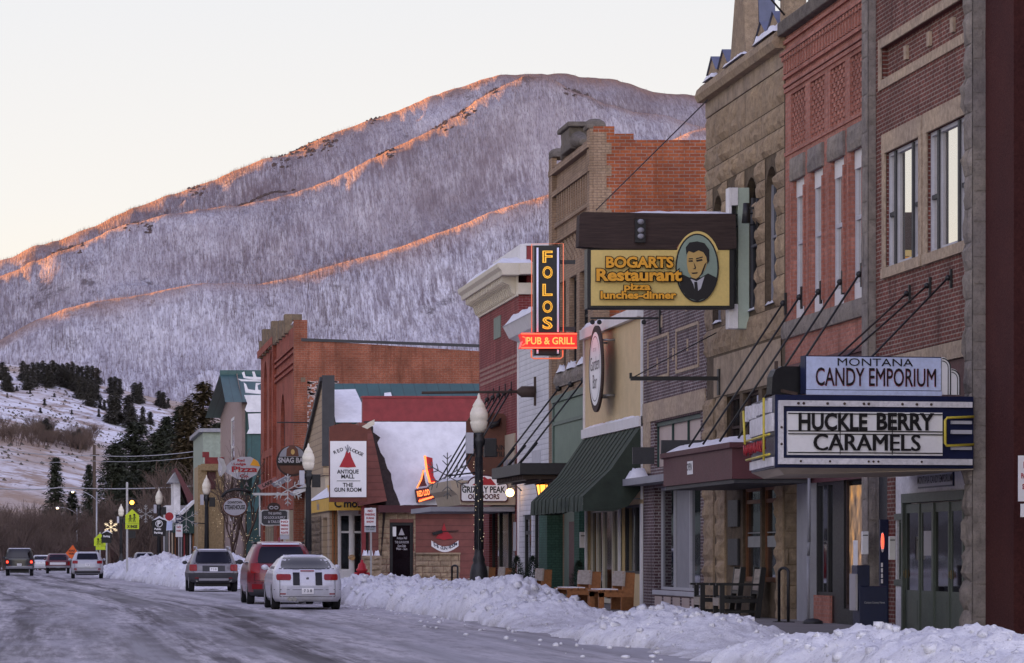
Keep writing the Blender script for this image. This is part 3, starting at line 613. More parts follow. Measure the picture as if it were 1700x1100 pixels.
def ashlar(mb, X, y0, y1, z0, z1, rows, bl, rr, holes=(), dep=(.02, .07), facing='x'):
    """courses of rock-faced blocks standing proud of the plane"""
    z = z0
    for k, rh in enumerate(rows):
        y = y0-(rr.random()*bl*.8 if k % 2 else 0)
        while y < y1-.02:
            L = bl*rr.uniform(.75, 1.5); a, b = max(y, y0), min(y+L, y1); y += L
            if b-a < .05: continue
            c, e = z, z+rh
            seg = [(a, b)]
            for h in holes:
                if h[2] < e-.03 and h[3] > c+.03:
                    ns = []
                    for p, q in seg:
                        if h[0] >= q or h[1] <= p: ns.append((p, q))
                        else:
                            if p < h[0]: ns.append((p, h[0]))
                            if q > h[1]: ns.append((h[1], q))
                    seg = ns
            for p, q in seg:
                if q-p < .06: continue
                g = .008; n = max(3, int((q-p)/.14)+1); m = max(3, int(rh/.14)+1); base = len(mb.v); dd = rr.uniform(*dep)
                for j in range(m+1):
                    for i in range(n+1):
                        ed = i in (0, n) or j in (0, m)
                        o = 0 if ed else dd*rr.uniform(.45, 1.25)
                        u = p+g+(q-p-2*g)*i/n; w = c+g+(rh-2*g)*j/m
                        if not ed: u += rr.uniform(-.02, .02); w += rr.uniform(-.02, .02)
                        mb.v.append((X-.012-o, u, w) if facing == 'x' else (u, X-.012-o, w))
                for j in range(m):
                    for i in range(n):
                        f = [base+j*(n+1)+i, base+j*(n+1)+i+1, base+(j+1)*(n+1)+i+1, base+(j+1)*(n+1)+i]
                        if facing == 'x': f = f[::-1]
                        mb.f.append(f); mb.mi.append(mb.m); mb.sm.append(False)
        z += rh
def rowsplit(h, rr, lo=.28, hi=.46):
    out = []; t = 0
    while t < h-.001:
        k = rr.uniform(lo, hi)
        if h-t-k < lo: k = h-t
        out.append(k); t += k
    return out
EX, EY, EZ = Vector((1, 0, 0)), Vector((0, 1, 0)), Vector((0, 0, 1))
rr = random.Random(11)
SNOWR = M['snow_roof']
def snowcap(mb, x0, x1, y0, y1, z, h, nx=6, ny=14):
    """soft pillow of snow lying on a ledge"""
    mb.cut()
    b = len(mb.v)
    for i in range(nx+1):
        for j in range(ny+1):
            u, v = i/nx, j/ny; e = min(1, 5*min(u, 1-u))**.5*min(1, 7*min(v, 1-v))**.5
            mb.v.append((x0+(x1-x0)*u, y0+(y1-y0)*v, z+h*e*(.7+.5*rr.random())))
    for i in range(nx):
        for j in range(ny): mb.f.append([b+i*(ny+1)+j, b+(i+1)*(ny+1)+j, b+(i+1)*(ny+1)+j+1, b+i*(ny+1)+j+1]); mb.mi.append(mb.m); mb.sm.append(True)
# ================================================================ stucco wall at the right edge
b = thing('stucco_building', (14.05, 50, 0), 'dark maroon stucco building filling the right edge of the picture', 'building')
mb = MB(); mb.quad((14.05, 53.08, 0), (14.05, 51.48, 0), (14.05, 51.48, 15), (14.05, 53.08, 15)); mb.quad((14.05, 51.48, 0), (14.2, 51.48, 0), (14.2, 51.48, 15), (14.05, 51.48, 15))
mb.quad((14.2, 51.48, 0), (14.2, 40, 0), (14.2, 40, 15), (14.2, 51.48, 15)); mb.quad((14.2, 40, 0), (24, 40, 0), (24, 40, 15), (14.2, 40, 15)); mb.quad((14.2, 40, 15), (24, 40, 15), (24, 53, 15), (14.05, 53.08, 15))
mb.build('wall', M['maroon_stucco'], b)
# ================================================================ dark brick shop with the marquee
X = 14.0; ya, yb = 53.55, 60.05
b = thing('marquee_building', (X, (ya+yb)/2, 0), 'dark red brick building with rough stone pilasters behind the lit-less cinema marquee'.replace('lit-less ', ''), 'building')
w1 = hx(X, 1471, 1527, 226, 447); w2 = hx(X, 1540, 1606, 186, 412); w1 = (w1[0], w1[1], 6.22, 8.17); w2 = (w2[0], w2[1], 6.22, 8.17)
pan = (fy(1606, X), fy(1464, X), 9.44, 9.99)
mb = MB(); shell(mb, X, ya, yb, 12.6, 14, True, True, 4.72, [w1, w2, pan], .16)
mb.quad((X+.10, pan[1], pan[2]), (X+.10, pan[0], pan[2]), (X+.10, pan[0], pan[3]), (X+.10, pan[1], pan[3]))
mb.build('wall', M['brick_candy'], b)
mb = MB()
def frame_x(mb, X, h, t, pr=.03):
    y0, y1, z0, z1 = h; mb.box(X-pr, X+.01, y0-t, y1+t, z1, z1+t).box(X-pr, X+.01, y0-t, y1+t, z0-t, z0).box(X-pr, X+.01, y0-t, y0, z0, z1).box(X-pr, X+.01, y1, y1+t, z0, z1)
frame_x(mb, X, pan, .16)
for p in (1497, 1535, 1574): y = fy(p, X); mb.box(X+.05, X+.098, y-.09, y+.09, 9.60, 9.83)
mb.build('brick_panel_frame', M['trim_stone'], b)
mb = MB()
for w in (w1, w2):
    mb.cut(); mb.box(X-.035, X+.01, w[0]-.2, w[1]+.2, w[3], w[3]+.33).box(X-.05, X+.01, w[0]-.2, w[1]+.2, w[2]-.17, w[2])
    mb.box(X-.03, X+.01, w[0]-.2, w[0], w[2], w[3]).box(X-.03, X+.01, w[1], w[1]+.2, w[2], w[3])
mb.build('window_surround', M['trim_stone'], b)
mb = MB(); mb.box(X-.03, X+.01, ya+.02, yb-.05, 4.43, 4.70); mb.build('brick_band', M['trim_stone'], b)
for w in (w1, w2):
    f = win_x(b, X, w, M['light_grey'], M['glass_sky'], (.24, .76), (), .065, .05)
    mb = MB(); 
    for c in (.24, .76): y = w[0]+(w[1]-w[0])*c; mb.box(X+.015, X+.045, y-.055, y+.055, w[2]+.02, w[3]-.02)
    for c in (.12, .88): y = w[0]+(w[1]-w[0])*c; mb.box(X+.045, X+.09, y-.2, y+.2, w[2]+.86, w[2]+.93)
    mb.build('mullion', M['charcoal'], f)
mb = MB(); ashlar(mb, 13.86, 53.05, 53.52, 0, 12.4, rowsplit(12.4, rr, .4, .55), .5, rr, (), (.03, .08)); ashlar(mb, 53.06, 13.86, 14.06, 0, 12.4, rowsplit(12.4, rr, .4, .55), .5, rr, (), (.0, .005), 'y'); mb.box(13.86, 14.3, 53.06, 53.52, 0, 12.4)
for z, s in ((.3, .12), (.75, .16), (.1, .1)): mb.ball((13.86, 53.3, z), .28, 7, 5, (.5, .9, .9))
mb.cut(); ashlar(mb, 13.87, 59.95, 60.42, 0, 12.4, rowsplit(12.4, rr, .4, .7), .5, rr, (), (.01, .03)); ashlar(mb, 59.96, 13.87, 14.0, 0, 12.4, rowsplit(12.4, rr, .4, .7), .5, rr, (), (.0, .005), 'y'); mb.box(13.87, 14.3, 59.96, 60.42, 0, 12.4)
mb.build('pilaster', M['stone_grey'], b)
mb = MB(); mb.quad((X+.02, yb, 2.9), (X+.02, ya, 2.9), (X+.02, ya, 4.72), (X+.02, yb, 4.72)); mb.build('upper_panel', M['maroon_dark'], b)
# entrance
d0, d1 = fy(1602, X), fy(1503, X); yw = fy(1487, X)
mb = MB(); sl1 = (fy(1502, X), fy(1488, X)-.02, .95, 1.95); sl2 = (ya, fy(1603, X), .95, 1.95)
wall_x(mb, X, ya, yw, .1, 2.9, [(d0-.02, d1+.02, .1, 2.22), sl1, sl2], .2); mb.build('plaster_wall', M['white_worn'], b)
mb = MB(); wall_x(mb, X-.02, yw+.005, fy(1475, X), .1, 2.9); mb.quad((X-.02, yw+.005, .1), (X+.1, yw+.005, .1), (X+.1, yw+.005, 2.9), (X-.02, yw+.005, 2.9)); mb.build('brick_pier', M['brick_candy'], b)
mb = MB(); mb.quad((X+.05, yb, .1), (X+.05, fy(1475, X), .1), (X+.05, fy(1475, X), 2.9), (X+.05, yb, 2.9)); mb.build('side_recess', M['charcoal'], b)
mb = MB(); mb.box(X-.05, X+.1, d0-.1, d1+.1, 2.22, 2.37).box(X-.05, X+.1, d1, d1+.09, .12, 2.22).box(X-.05, X+.1, d0-.09, d0, .12, 2.22); mb.box(X-.03, X+.05, (d0+d1)/2-.06, (d0+d1)/2+.06, .12, 2.2)
for s in (sl1, sl2): mb.box(X-.03, X+.05, s[0]-.02, s[1]+.06, s[2]-.10, s[2]).box(X-.03, X+.05, s[0]-.02, s[1]+.06, s[3], s[3]+.10)
mb.build('door_frame', M['door_green'], b)
for s in (sl1, sl2): win_x(b, X, s, M['door_green'], M['glass_dark'], (), (), .05, .04, 'side_light')
n = 4; L = (d1-d0)/n
for k in range(n):
    a, c = d0+L*k+.015, d0+L*(k+1)-.015; mb = MB(); x0 = X+(.0 if k % 2 else .02); st = .07
    mb.box(x0, x0+.05, a, a+st, .13, 2.2).box(x0, x0+.05, c-st, c, .13, 2.2).box(x0, x0+.05, a+st, c-st, 2.05, 2.2).box(x0, x0+.05, a+st, c-st, .13, .78).box(x0-.006, x0+.04, a+.12, c-.12, .22, .62)
    dr = mb.build('door', M['door_green'], b)
    g = MB(); g.quad((x0+.012, c-st, .78), (x0+.012, a+st, .78), (x0+.012, a+st, 2.05), (x0+.012, c-st, 2.05)); g.build('pane', M['glass_dark'], dr)
    if k in (0, 3): g = MB(); g.box(x0-.015, x0, c-.06, c-.02, .98, 1.12).tube([(x0-.035, c-.04, 1.0), (x0-.035, c-.04, 1.1)], .008); g.build('handle', M['brass'], dr)
    if k == 2: g = MB(); g.box(x0-.004, x0+.008, a+.2, c-.2, 1.35, 1.75); g.build('notice', M['curtain'], dr)
def wall_text(par, X, txt, yc, z, size, m, name='lettering', sx_=1, bold=.0, ext=.006, align='CENTER', spacing=1):
    mb = MB(); mb.text(txt, (X, yc, z), -EY, EZ, size, align, bold, ext, 0, sx_, spacing); return mb.build(name, m, par)
t = thing('name_plate', (X-.02, fy(1556, X), 2.75), 'small lilac name plate above the green entrance doors', 'sign')
y0, y1, z0, z1 = fy(1585, X), fy(1527, X), 2.44, 2.69
mb = MB(); mb.box(X-.03, X-.004, y0, y1, z0, z1); mb.build('board', M['navy'], t)
mb = MB(); mb.box(X-.036, X-.031, y0+.03, y1-.03, z0+.025, z1-.025); mb.build('face', M['light_grey'], t)
wall_text(t, X-.038, 'MONTANA CANDY EMPORIUM', (y0+y1)/2, 2.565, .17, M['ink'], sx_=.92, bold=.01)
# ================================================================ salmon brick front
y0, y1 = 60.43, 67.45
b = thing('salmon_brick_building', (X, (y0+y1)/2, 0), 'salmon red brick building with four tall windows and lattice brick panels', 'building')
lat = [hx(X, *p) for p in ((1313, 1337, 150, 245), (1345, 1369, 140, 240), (1378, 1403, 112, 215), (1411, 1434, 88, 190))]; lat = [(a, c, 9.12, 10.18) for a, c, _, _ in lat]
wn_ = [hx(X, *p) for p in ((1317, 1335, 295, 530), (1347, 1366, 280, 520), (1380, 1401, 262, 507), (1413, 1433, 245, 497))]; wn_ = [(a, c, 5.84, 8.52) for a, c, _, _ in wn_]
mb = MB(); shell(mb, X, y0, y1, 11.35, 14, False, False, 4.93, lat+wn_, .17)
for a, c, d, e in lat: mb.quad((X+.14, c, d), (X+.14, a, d), (X+.14, a, e), (X+.14, c, e))
wall = mb.build('wall', M['brick_red'], b)
mb = MB()
for a, c, d, e in lat:                               # basket-weave brick lattice
    nz = 12; hz = (e-d)/nz; ny = max(3, round((c-a)/.28)); hy = (c-a)/ny
    for j in range(nz):
        for i in range(ny):
            o = a+hy*i+(hy*.5 if j % 2 else 0); q = min(o+hy*.56, c)
            if q-o > .03: mb.box(X+.03, X+.139, o, q, d+hz*j+.004, d+hz*(j+.92))
y = y0+.1
while y < y1-.15:
    mb.box(X-.06, X+.002, y, y+.12, 10.62, 10.86); mb.box(X-.10, X-.002, y, y+.12, 10.86, 10.95); y += .24
for z, o in ((10.96, .12), (10.52, .06), (10.36, .05), (10.26, .035), (9.04, .03), (11.2, .05)): mb.box(X-o, X+.003, y0+.01, y1-.01, z, z+.07)
for a, c, d, e in wn_: mb.box(X-.04, X+.004, a-.14, a-.04, d+.2, e-.2); mb.box(X-.04, X+.004, c+.04, c+.14, d+.2, e-.2)
mb.build('brick_ornament', M['brick_red'], b)
mb = MB(); mb.box(X-.16, X+.4, y0, y1, 11.36, 11.62); mb.box(X-.08, X+.3, y0+.3, y1-2.4, 11.62, 12.4); mb.box(X-.12, X+.34, y0+.25, y1-2.3, 12.4, 12.6); mb.build('coping', M['cap_stone'], b, bevel=.02)
mb = MB()
for a, c, d, e in wn_: mb.cut(); ashlar(mb, X-.04, a-.12, c+.12, 8.50, 8.93, [.43], 2, rr, (), (.03, .05)); mb.box(X-.05, X+.01, a-.12, c+.12, 8.50, 8.93)
mb.build('lintel', M['stone_grey'], b)
mb = MB(); ashlar(mb, X-.06, y0+.01, y1, 5.52, 5.84, [.32], 1.6, rr, (), (.0, .03)); mb.box(X-.07, X+.01, y0+.01, y1, 5.52, 5.84); mb.build('sill', M['stone_grey'], b)
for h in wn_:
    f = win_x(b, X, h, M['light_grey'], M['glass_sky'], (), (.55,), .09, .07)
    mb = MB(); mb.box(X+.06, X+.11, h[0]+.01, h[1]-.01, h[3]-.34, h[3]-.01).cut().box(X+.06, X+.11, h[0]+.01, h[1]-.01, h[2]+.01, h[2]+.32); mb.build('panel', M['white'], f)
mb = MB(); mb.box(X-.05, X+.02, y0+.01, y1-.01, 4.05, 4.90).box(X-.11, X, y0+.01, y1-.01, 4.90, 4.98).box(X-.08, X, y0+.01, y1-.01, 3.95, 4.04); mb.quad((X, y1, 2.7), (X, y0, 2.7), (X, y0, 4.05), (X, y1, 4.05)); mb.build('fascia', M['purple_paint'], b)
# shop front
g0, g1 = fy(1352, X), fy(1328, X)
mb = MB(); mb.box(X-.06, X+.2, g0+.35, g1, .12, 2.95); mb.tube([(X-.09, g0+.12, .14), (X-.09, g0+.12, 1.35)], .03); mb.tube([(X-.09, g0+.12, 1.35), (X-.09, g0+.04, 1.6)], .03); mb.tube([(X-.09, g0+.04, 1.6), (X-.09, g0+.04, 2.9)], .03); mb.build('grey_post', M['grey_paint'], b)
s1 = (fy(1379, X), g0-.02, .62, 2.7); s2 = (y0, fy(1397, X), .4, 2.75)
mb = MB(); wall_x(mb, X+.04, y0, g0, .1, 2.7, [s1, s2], .1); mb.build('shop_front', M['black'], b)
mb = MB(); mb.box(X-.02, X+.03, s1[0], s1[1], .12, .62); mb.build('kick_wall', M['brick_red'], b)
win_x(b, X, s1, M['black'], M['glass'], (.3,), (), .06, .05, 'shop_window')
w = win_x(b, X, s2, M['wood_dark'], M['glass_dark'], (), (), .07, .08, 'glazed_door')
mb = MB(); mb.quad((X+.12, s2[1]-.1, .9), (X+.12, s2[0]+.12, .9), (X+.12, s2[0]+.12, 2.6), (X+.12, s2[1]-.1, 2.6)); mb.build('lit_interior', M['warm_room'], w)
mb = MB(); yq = fy(1408, X); mb.quad((X+.117, yq+.12, 1.15), (X+.117, yq-.24, 1.15), (X+.117, yq-.24, 1.62), (X+.117, yq+.12, 1.62)); mb.build('notice', M['sign_white'], w)
# ================================================================ sandstone building
y0, y1 = 67.46, 75.65
b = thing('sandstone_building', (X, (y0+y1)/2, 0), 'rough tan sandstone building with arched windows and a crenellated gable', 'building')
aw = [hx(X, *p) for p in ((1184, 1199, 318, 540), (1208, 1224, 305, 530), (1237, 1257, 293, 518), (1271, 1290, 280, 500))]; aw = [(a, c, 6.3, 9.02, 1) for a, c, _, _ in aw]
tw = [hx(X, 1205, 1228, 645, 735), hx(X, 1233, 1259, 640, 735), hx(X, 1265, 1290, 636, 735)]; tw = [(a, c, 3.55, 4.68) for a, c, _, _ in tw]
gw = [hx(X, 1233, 1262, 800, 955), hx(X, 1265, 1292, 800, 955)]; gw = [(a, c, .82, 2.75) for a, c, _, _ in gw]; nic = (fy(1192, X), fy(1181, X), 3.4, 4.6)
mb = MB(); shell(mb, X, y0, y1, 11.2, 14, True, True, 0, aw+tw+gw+[nic], .24); mb.quad((X+.24, nic[1], nic[2]), (X+.24, nic[0], nic[2]), (X+.24, nic[0], nic[3]), (X+.24, nic[1], nic[3])); mb.build('wall', M['joint'], b)
mb = MB(); r3 = rowsplit(10.80-5.62, rr, .30, .62); ashlar(mb, X, y0+.01, y1-.01, 5.62, 10.8, r3, .62, rr, aw, (.02, .11))
for p, q, z0, z1 in ((fy(1187, X), fy(1172, X), 0, 4.7), (fy(1206, X), fy(1193, X), 0, 4.7)): mb.cut(); ashlar(mb, X-.03, p, q, z0, z1, rowsplit(z1-z0, rr, .35, .5), .9, rr, (), (.04, .10)); mb.box(X-.045, X+.01, p, q, z0, z1)
mb.cut(); ashlar(mb, X-.03, fy(1303, X), fy(1292, X), 0, 3.5, rowsplit(3.5, rr, .35, .5), .9, rr, (), (.04, .10))
mb.box(X-.045, X+.01, fy(1303, X), fy(1292, X), 0, 3.5)
mb.build('rock_faced_course', M['sandstone'], b)
mb = MB(); ashlar(mb, X-.01, y0+.0, fy(1304, X), 0, 3.5, rowsplit(3.5, rr, .35, .5), .9, rr, (), (.02, .06)); mb.box(X-.02, X+.01, y0-.02, fy(1304, X), 0, 3.5)
ashlar(mb, y0-.025, X-.02, X+.25, 0, 3.3, rowsplit(3.3, rr, .3, .5), .3, rr, (), (.02, .05), 'y'); mb.build('dark_pier', M['sandstone_dark'], b)
mb = MB(); ashlar(mb, X-.02, y0+.01, y1-.01, 10.82, 11.14, [.32], .9, rr, (), (.0, .012)); mb.box(X-.03, X+.01, y0, y1, 10.81, 11.15)
mb.cut(); ashlar(mb, X-.01, y0+.3, y1-.9, 4.72, 5.58, [.86], 1.5, rr, (), (.0, .01)); mb.build('smooth_band', M['sandstone_smooth'], b)
mb = MB(); mb.prism([(-.20, 11.15), (.3, 11.15), (.3, 11.52), (-.12, 11.52), (-.22, 11.42), (-.26, 11.28)], (X, y0-.03, 0), EX, EZ, (0, y1-y0+.06, 0)); mb.build('cornice', M['sandstone'], b)
mb = MB(); met = MB()
def merlon(p0, p1, zt, dpt=.36):
    a, c = fy(p1, X), fy(p0, X); m_ = (a+c)/2
    mb.prism([(a, 11.52), (c, 11.52), (c, zt-.33), (m_, zt-.02), (a, zt-.33)], (X-.02, 0, 0), EY, EZ, (dpt, 0, 0))
    for s, e in ((a-.03, m_), (c+.03, m_)): met.quad((X-.06, s, zt-.345), (X-.06, e, zt+.0), (X+dpt+.03, e, zt+.0), (X+dpt+.03, s, zt-.345))
merlon(1177, 1192, 12.05); merlon(1195, 1211, 12.02); merlon(1256, 1276, 12.0); merlon(1277, 1296, 12.02)
mb.box(X-.03, X+.4, y0-.02, fy(1304, X)+.35, 11.52, 12.12); met.box(X-.06, X+.43, y0-.05, fy(1304, X)+.38, 12.12, 12.17)
gA, gB = fy(1240, X), fy(1213, X)
mb.prism([(gA, 11.52), (gB, 11.52), (gB-.95, 13.9), (gA+.35, 13.9)], (X-.02, 0, 0), EY, EZ, (.28, 0, 0)); mb.build('parapet', M['sandstone'], b)
met.prism([(gA-.04, 11.6), (gA+.5, 14.1), (gA+.62, 14.1), (gA+.1, 11.6)], (X+.27, 0, 0), EY, EZ, (.34, 0, 0)); M['cap_metal'] = pm('blue_grey_flashing', (.13, .145, .22), .6); met.build('metal_cap', M['cap_metal'], b)
mb = MB(); snowcap(mb, X-.22, X+.1, y0+.1, y0+2.3, 11.50, .16); snowcap(mb, X-.22, X, y0+3.2, y0+5.4, 11.50, .08); snowcap(mb, X-.22, X, y1-1.6, y1-.6, 11.50, .1)
for a, c, d, e, _ in aw: snowcap(mb, X-.06, X+.14, a+.05, c-.05, d, .07, 3, 6)
mb.build('snow', SNOWR, b)
for h in aw: win_x(b, X, h, M['grey_paint'], M['glass'], (), (.5,), .06, .11)
for h in tw: win_x(b, X, h, M['wood_dark'], M['glass'], (), (.42,), .07, .1, 'transom_window')
M['frost'] = pm('frosted_glass', (.26, .27, .28), .4)
for h in gw:
    w = win_x(b, X, h, M['wood_brown'], M['glass'], (), (.84,), .10, .06, 'shop_window')
    mb = MB(); mb.box(X+.075, X+.085, h[0]+.15, h[1]-.15, h[2]+.98, h[2]+1.0).box(X+.075, X+.085, h[0]+.15, h[1]-.15, h[2]+.70, h[2]+.92); mb.build('window_band', M['frost'], w)
for z in (1.15, 1.95): 
    mb = MB(); mb.box(X-.06, X-.013, fy(1229, X), fy(1213, X), z, z+.55); mb.build('bronze_plaque', M['charcoal'], b)
# iron wall lamp between the arches
t = thing('wall_lamp', (X-.1, fy(1262, X), 8.2), 'small black iron fitting between the arched windows of the sandstone front', 'lamp')
y = fy(1262, X); mb = MB(); mb.tube([(X-.05, y, 7.75), (X-.05, y, 8.5)], .035).bar((X-.05, y, 8.3), (X-.28, y, 8.3), .05).tube([(X-.28, y, 8.0), (X-.28, y, 8.4)], [.09, .06], 8); mb.build('bracket', M['black_iron'], t)
# green box bay frame where the restaurant sign hangs
t = thing('sign_post_frame', (13.7, 71, 6), 'pale green painted box frame fixed to the sandstone front', 'frame')
mb = MB(); Yg = 70.9; s = F/Yg; xa, xb = (1204-XV)/s, (1222-XV)/s; zt, zb = sz(311, Yg), sz(545, Yg)
mb.box(13.56, 13.63, Yg, Yg+.3, zb, zt).box(13.63, 13.76, Yg, Yg+.3, zt-.36, zt).box(13.63, 13.76, Yg, Yg+.3, zb, zb+.5); mb.build('frame', M['white'], t, bevel=.01)
mb = MB(); mb.box(13.762, 13.99, Yg+.02, Yg+.32, zb, zt); mb.build('side_board', M['pale_green'], t, bevel=.01)
mb = MB(); mb.box(13.632, 13.755, Yg+.2, Yg+.28, zb+.4, zt-.3); mb.build('panel', M['charcoal'], t)
# maroon canopy
b = thing('entrance_canopy', (13.2, 68.5, 3), 'flat maroon canopy with snow on top hung on rods from the brick wall', 'canopy')
xo = 12.5; mb = MB(); mb.box(xo, 13.97, 65.0, 72.4, 2.78, 3.36).box(xo-.06, 13.97, 64.94, 72.45, 3.36, 3.46); mb.build('fascia', M['purple_paint'], b)
mb = MB(); mb.box(xo+.04, 13.95, 65.04, 72.36, 2.70, 2.775); mb.build('soffit', M['charcoal'], b)
mb = MB(); snowcap(mb, xo-.05, 13.9, 65.0, 72.4, 3.455, .16, 8, 30); mb.build('snow', SNOWR, b)
mb = MB(); mb.box(xo-.02, xo-.004, 69.0, 69.55, 2.96, 3.22); pl = mb.build('plate', M['sign_white'], b)
wall_text(pl, xo-.024, 'OPEN', 69.27, 3.10, .2, M['ink'], bold=.01)
for p, q in ((1306, 503), (1333, 493), (1365, 484), (1401, 468), (1433, 455)):
    y = min(fy(p, 14.0), 72); z = fz(p, q, 14.0); mb = MB()
    mb.tube([(13.93, y, z), (12.15, y+.2, 3.45)], .021, 5).ball((13.93, y, z), .06, 6, 4).box(13.955, 13.99, y-.05, y+.05, z-.22, z+.2); mb.build('rod', M['black_iron'], b)
mb = MB(); mb.box(12.5, 13.9, 72.6, 72.72, 3.35, 3.75).box(12.0, 12.45, 73.2, 73.3, 3.27, 3.62); tag(mb.build('blank_sign_board', M['charcoal']), 'dark blank boards standing behind the snowy maroon canopy', 'sign')
# ================================================================ plum brick building
y0, y1 = 75.7, 83.85
b = thing('plum_brick_building', (X, (y0+y1)/2, 0), 'dark purple brick building with pale rectangular trim panels', 'building')
pn = [(fy(1110, X), fy(1077, X), 5.55, 6.42), (fy(1160, X), fy(1124, X), 5.55, 6.42)]
tr = (fy(1163, X), fy(1086, X), 3.42, 4.48); sf = (fy(1163, X), fy(1086, X), .55, 2.95)
mb = MB(); shell(mb, X, y0, y1, 8.3, 14, True, True, 0, [tr, sf], .3); mb.build('wall', M['brick_grey'], b)
mb = MB()
for h in pn: frame_x(mb, X, h, .07, .03)
for p, z in ((1118, 5.95), (1092, 5.85), (1142, 6.05), (1140, 6.95), (1165, 7.0), (1099, 6.8)): y = fy(p, X); mb.box(X-.02, X+.004, y-.06, y+.06, z-.14, z+.14)
mb.box(X-.03, X+.01, y0+.02, y1-.02, 4.52, 4.98); mb.box(X-.02, X+.01, y1-1.0, y1-.02, 3.3, 4.52); mb.build('pale_trim', M['trim_stone'], b)
mb = MB(); mb.quad((X+.12, tr[1], tr[2]), (X+.12, tr[0], tr[2]), (X+.12, tr[0], tr[3]), (X+.12, tr[1], tr[3])); mb.build('transom_panel', M['pink_panel'], b)
mb = MB()
for k in range(4): y = tr[0]+(tr[1]-tr[0])*k/3; mb.box(X+.07, X+.118, y-.03, y+.03, tr[2], tr[3])
mb.box(X+.06, X+.118, tr[0], tr[1], tr[3]-.1, tr[3]); mb.build('transom_bar', M['dark_green'], b)
mb = MB(); mb.box(X-.5, X-.01, y0+.05, y1+.02, 3.02, 3.18); mb.build('ledge', M['grey_paint'], b)
mb = MB(); snowcap(mb, X-.48, X-.02, y1-1.2, y1-.1, 3.18, .22, 4, 8); mb.build('snow', SNOWR, b)
w = win_x(b, X, sf, M['light_grey'], M['glass'], (.36, .70), (), .07, .16, 'shop_window')
mb = MB(); mb.quad((X+.19, sf[0]+(sf[1]-sf[0])*.67, .6), (X+.19, sf[0]+(sf[1]-sf[0])*.39, .6), (X+.19, sf[0]+(sf[1]-sf[0])*.39, 2.9), (X+.19, sf[0]+(sf[1]-sf[0])*.67, 2.9)); mb.build('blind', M['grey_paint'], w)
mb = MB(); mb.box(X-.03, X+.13, sf[0]-.1, sf[1]+.1, .44, .545); mb.build('sill', M['light_grey'], b)
mb = MB(); mb.box(X+.005, X+.1, sf[0], sf[1], .12, .43)
for k in range(5): y = sf[0]+(sf[1]-sf[0])*(k+.5)/5; mb.box(X-.012, X+.004, y-.45, y+.45, .16, .40)
mb.build('kick_panel', M['pink_panel'], b)
def bracket(label, px0, px1, py_, x_in, th=.07):
    Yq = fy(px1, x_in); s = F/Yq; xo = (px0-XV)/s; z = HC-(py_-YH)/s
    t = thing('sign_bracket', (x_in, Yq, z), label, 'bracket'); mb = MB(); mb.bar((xo, Yq, z), (x_in-.01, Yq, z), th); mb.build('arm', M['black_iron'], t)
    mb = MB(); mb.box(x_in-.06, x_in-.015, Yq-.1, Yq+.1, z-.35, z+.2); mb.build('wall_plate', M['black_iron'], t)
    return t, xo, Yq, z
t, xo, Yq, z = bracket('thick empty black sign arm jutting out in front of the plum brick wall', 1047, 1196, 628, X, .085)
mb = MB(); mb.tube([(xo+.05, Yq, z+.02), (xo+1.4, Yq+.1, z+.75), (X-.02, Yq+.1, z+1.0)], .012, 4).bar((xo, Yq, z), (xo, Yq, z+.12), .05); mb.build('stay_wire', M['black_iron'], t)
t, xo, Yq, z = bracket('thin empty sign arm with hooks under the restaurant sign', 980, 1097, 528, X, .05)
mb = MB()
for k in (0, .1, .75): mb.lathe([(.045, -.01), (.06, 0), (.045, .01)], (xo+.05+k*1.6, Yq, z-.09), 8, 'y')
mb.build('hook', M['black_iron'], t)
# ================================================================ cream siding building with green awning
y0, y1 = 83.9, 93.25
b = thing('cream_siding_building', (X, (y0+y1)/2, 0), 'low building with cream yellow vertical siding above a green awning', 'building')
dw = (fy(1029, X), fy(973, X), .12, 2.6); sw = (fy(1063, X), fy(1031, X), .9, 2.6)
mb = MB(); shell(mb, X, y0, y1, 7.1, 14, True, True, 0, [dw, sw], .3); mb.build('wall', M['yellow_siding'], b)
mb = MB(); mb.box(X-.14, X+.35, y0, y1+.02, 7.1, 7.36); mb.box(X-.05, X, y0, y0+.1, 2.7, 7.1); mb.box(X-.05, X, y1-.1, y1, 2.7, 7.1); mb.box(X-.10, X-.002, y0, y1, 4.46, 4.70)
for a, c in ((y0, y0+.28), (sw[1], sw[1]+.18), (dw[1]-.12, dw[1])): mb.box(X-.04, X+.02, a, c, .12, 2.6)
mb.build('trim', M['white'], b)
mb = MB(); snowcap(mb, X-.14, X+.35, y0+5.5, y1, 7.36, .13); snowcap(mb, X-.10, X-.0, y0+.2, y1-.2, 4.695, .06, 3, 30); mb.build('snow', SNOWR, b)
win_x(b, X, sw, M['charcoal'], M['glass'], (.45,), (), .07, .1, 'shop_window')
win_x(b, X, dw, M['cream'], M['glass_dark'], (.18, .34, .62, .8), (), .12, .12, 'glazed_door')
aw_ = thing('green_awning', (13, 88, 3), 'large dark green cloth awning sloping down over the pavement', 'awning')
xo, zb, zt = 12.56, 2.42, 4.44; yn, yf_ = y0+.05, y1-.05
mb = MB(); n = 26; pr = []
for i in range(n+1):
    y = yn+(yf_-yn)*i/n; sag = .035*math.sin(math.pi*((i*3) % n)/n)
    pr.append([(X-.06, y, zt), (X-.75-sag*.6, y, zt-1.0-sag), (xo, y, zb+.36), (xo-.01+.02*math.sin(i*1.9), y, zb+.02*math.sin(i*2.6))])
for i in range(n):
    for k in range(3): mb.quad(pr[i][k], pr[i][k+1], pr[i+1][k+1], pr[i+1][k])
for i in range(1, 13):
    k = i*2; mb.tube([(p[0]-.012, p[1], p[2]+.012) for p in pr[k]], .012, 4)
mb.build('canopy_cloth', M['awning_green'], aw_)
mb = MB()
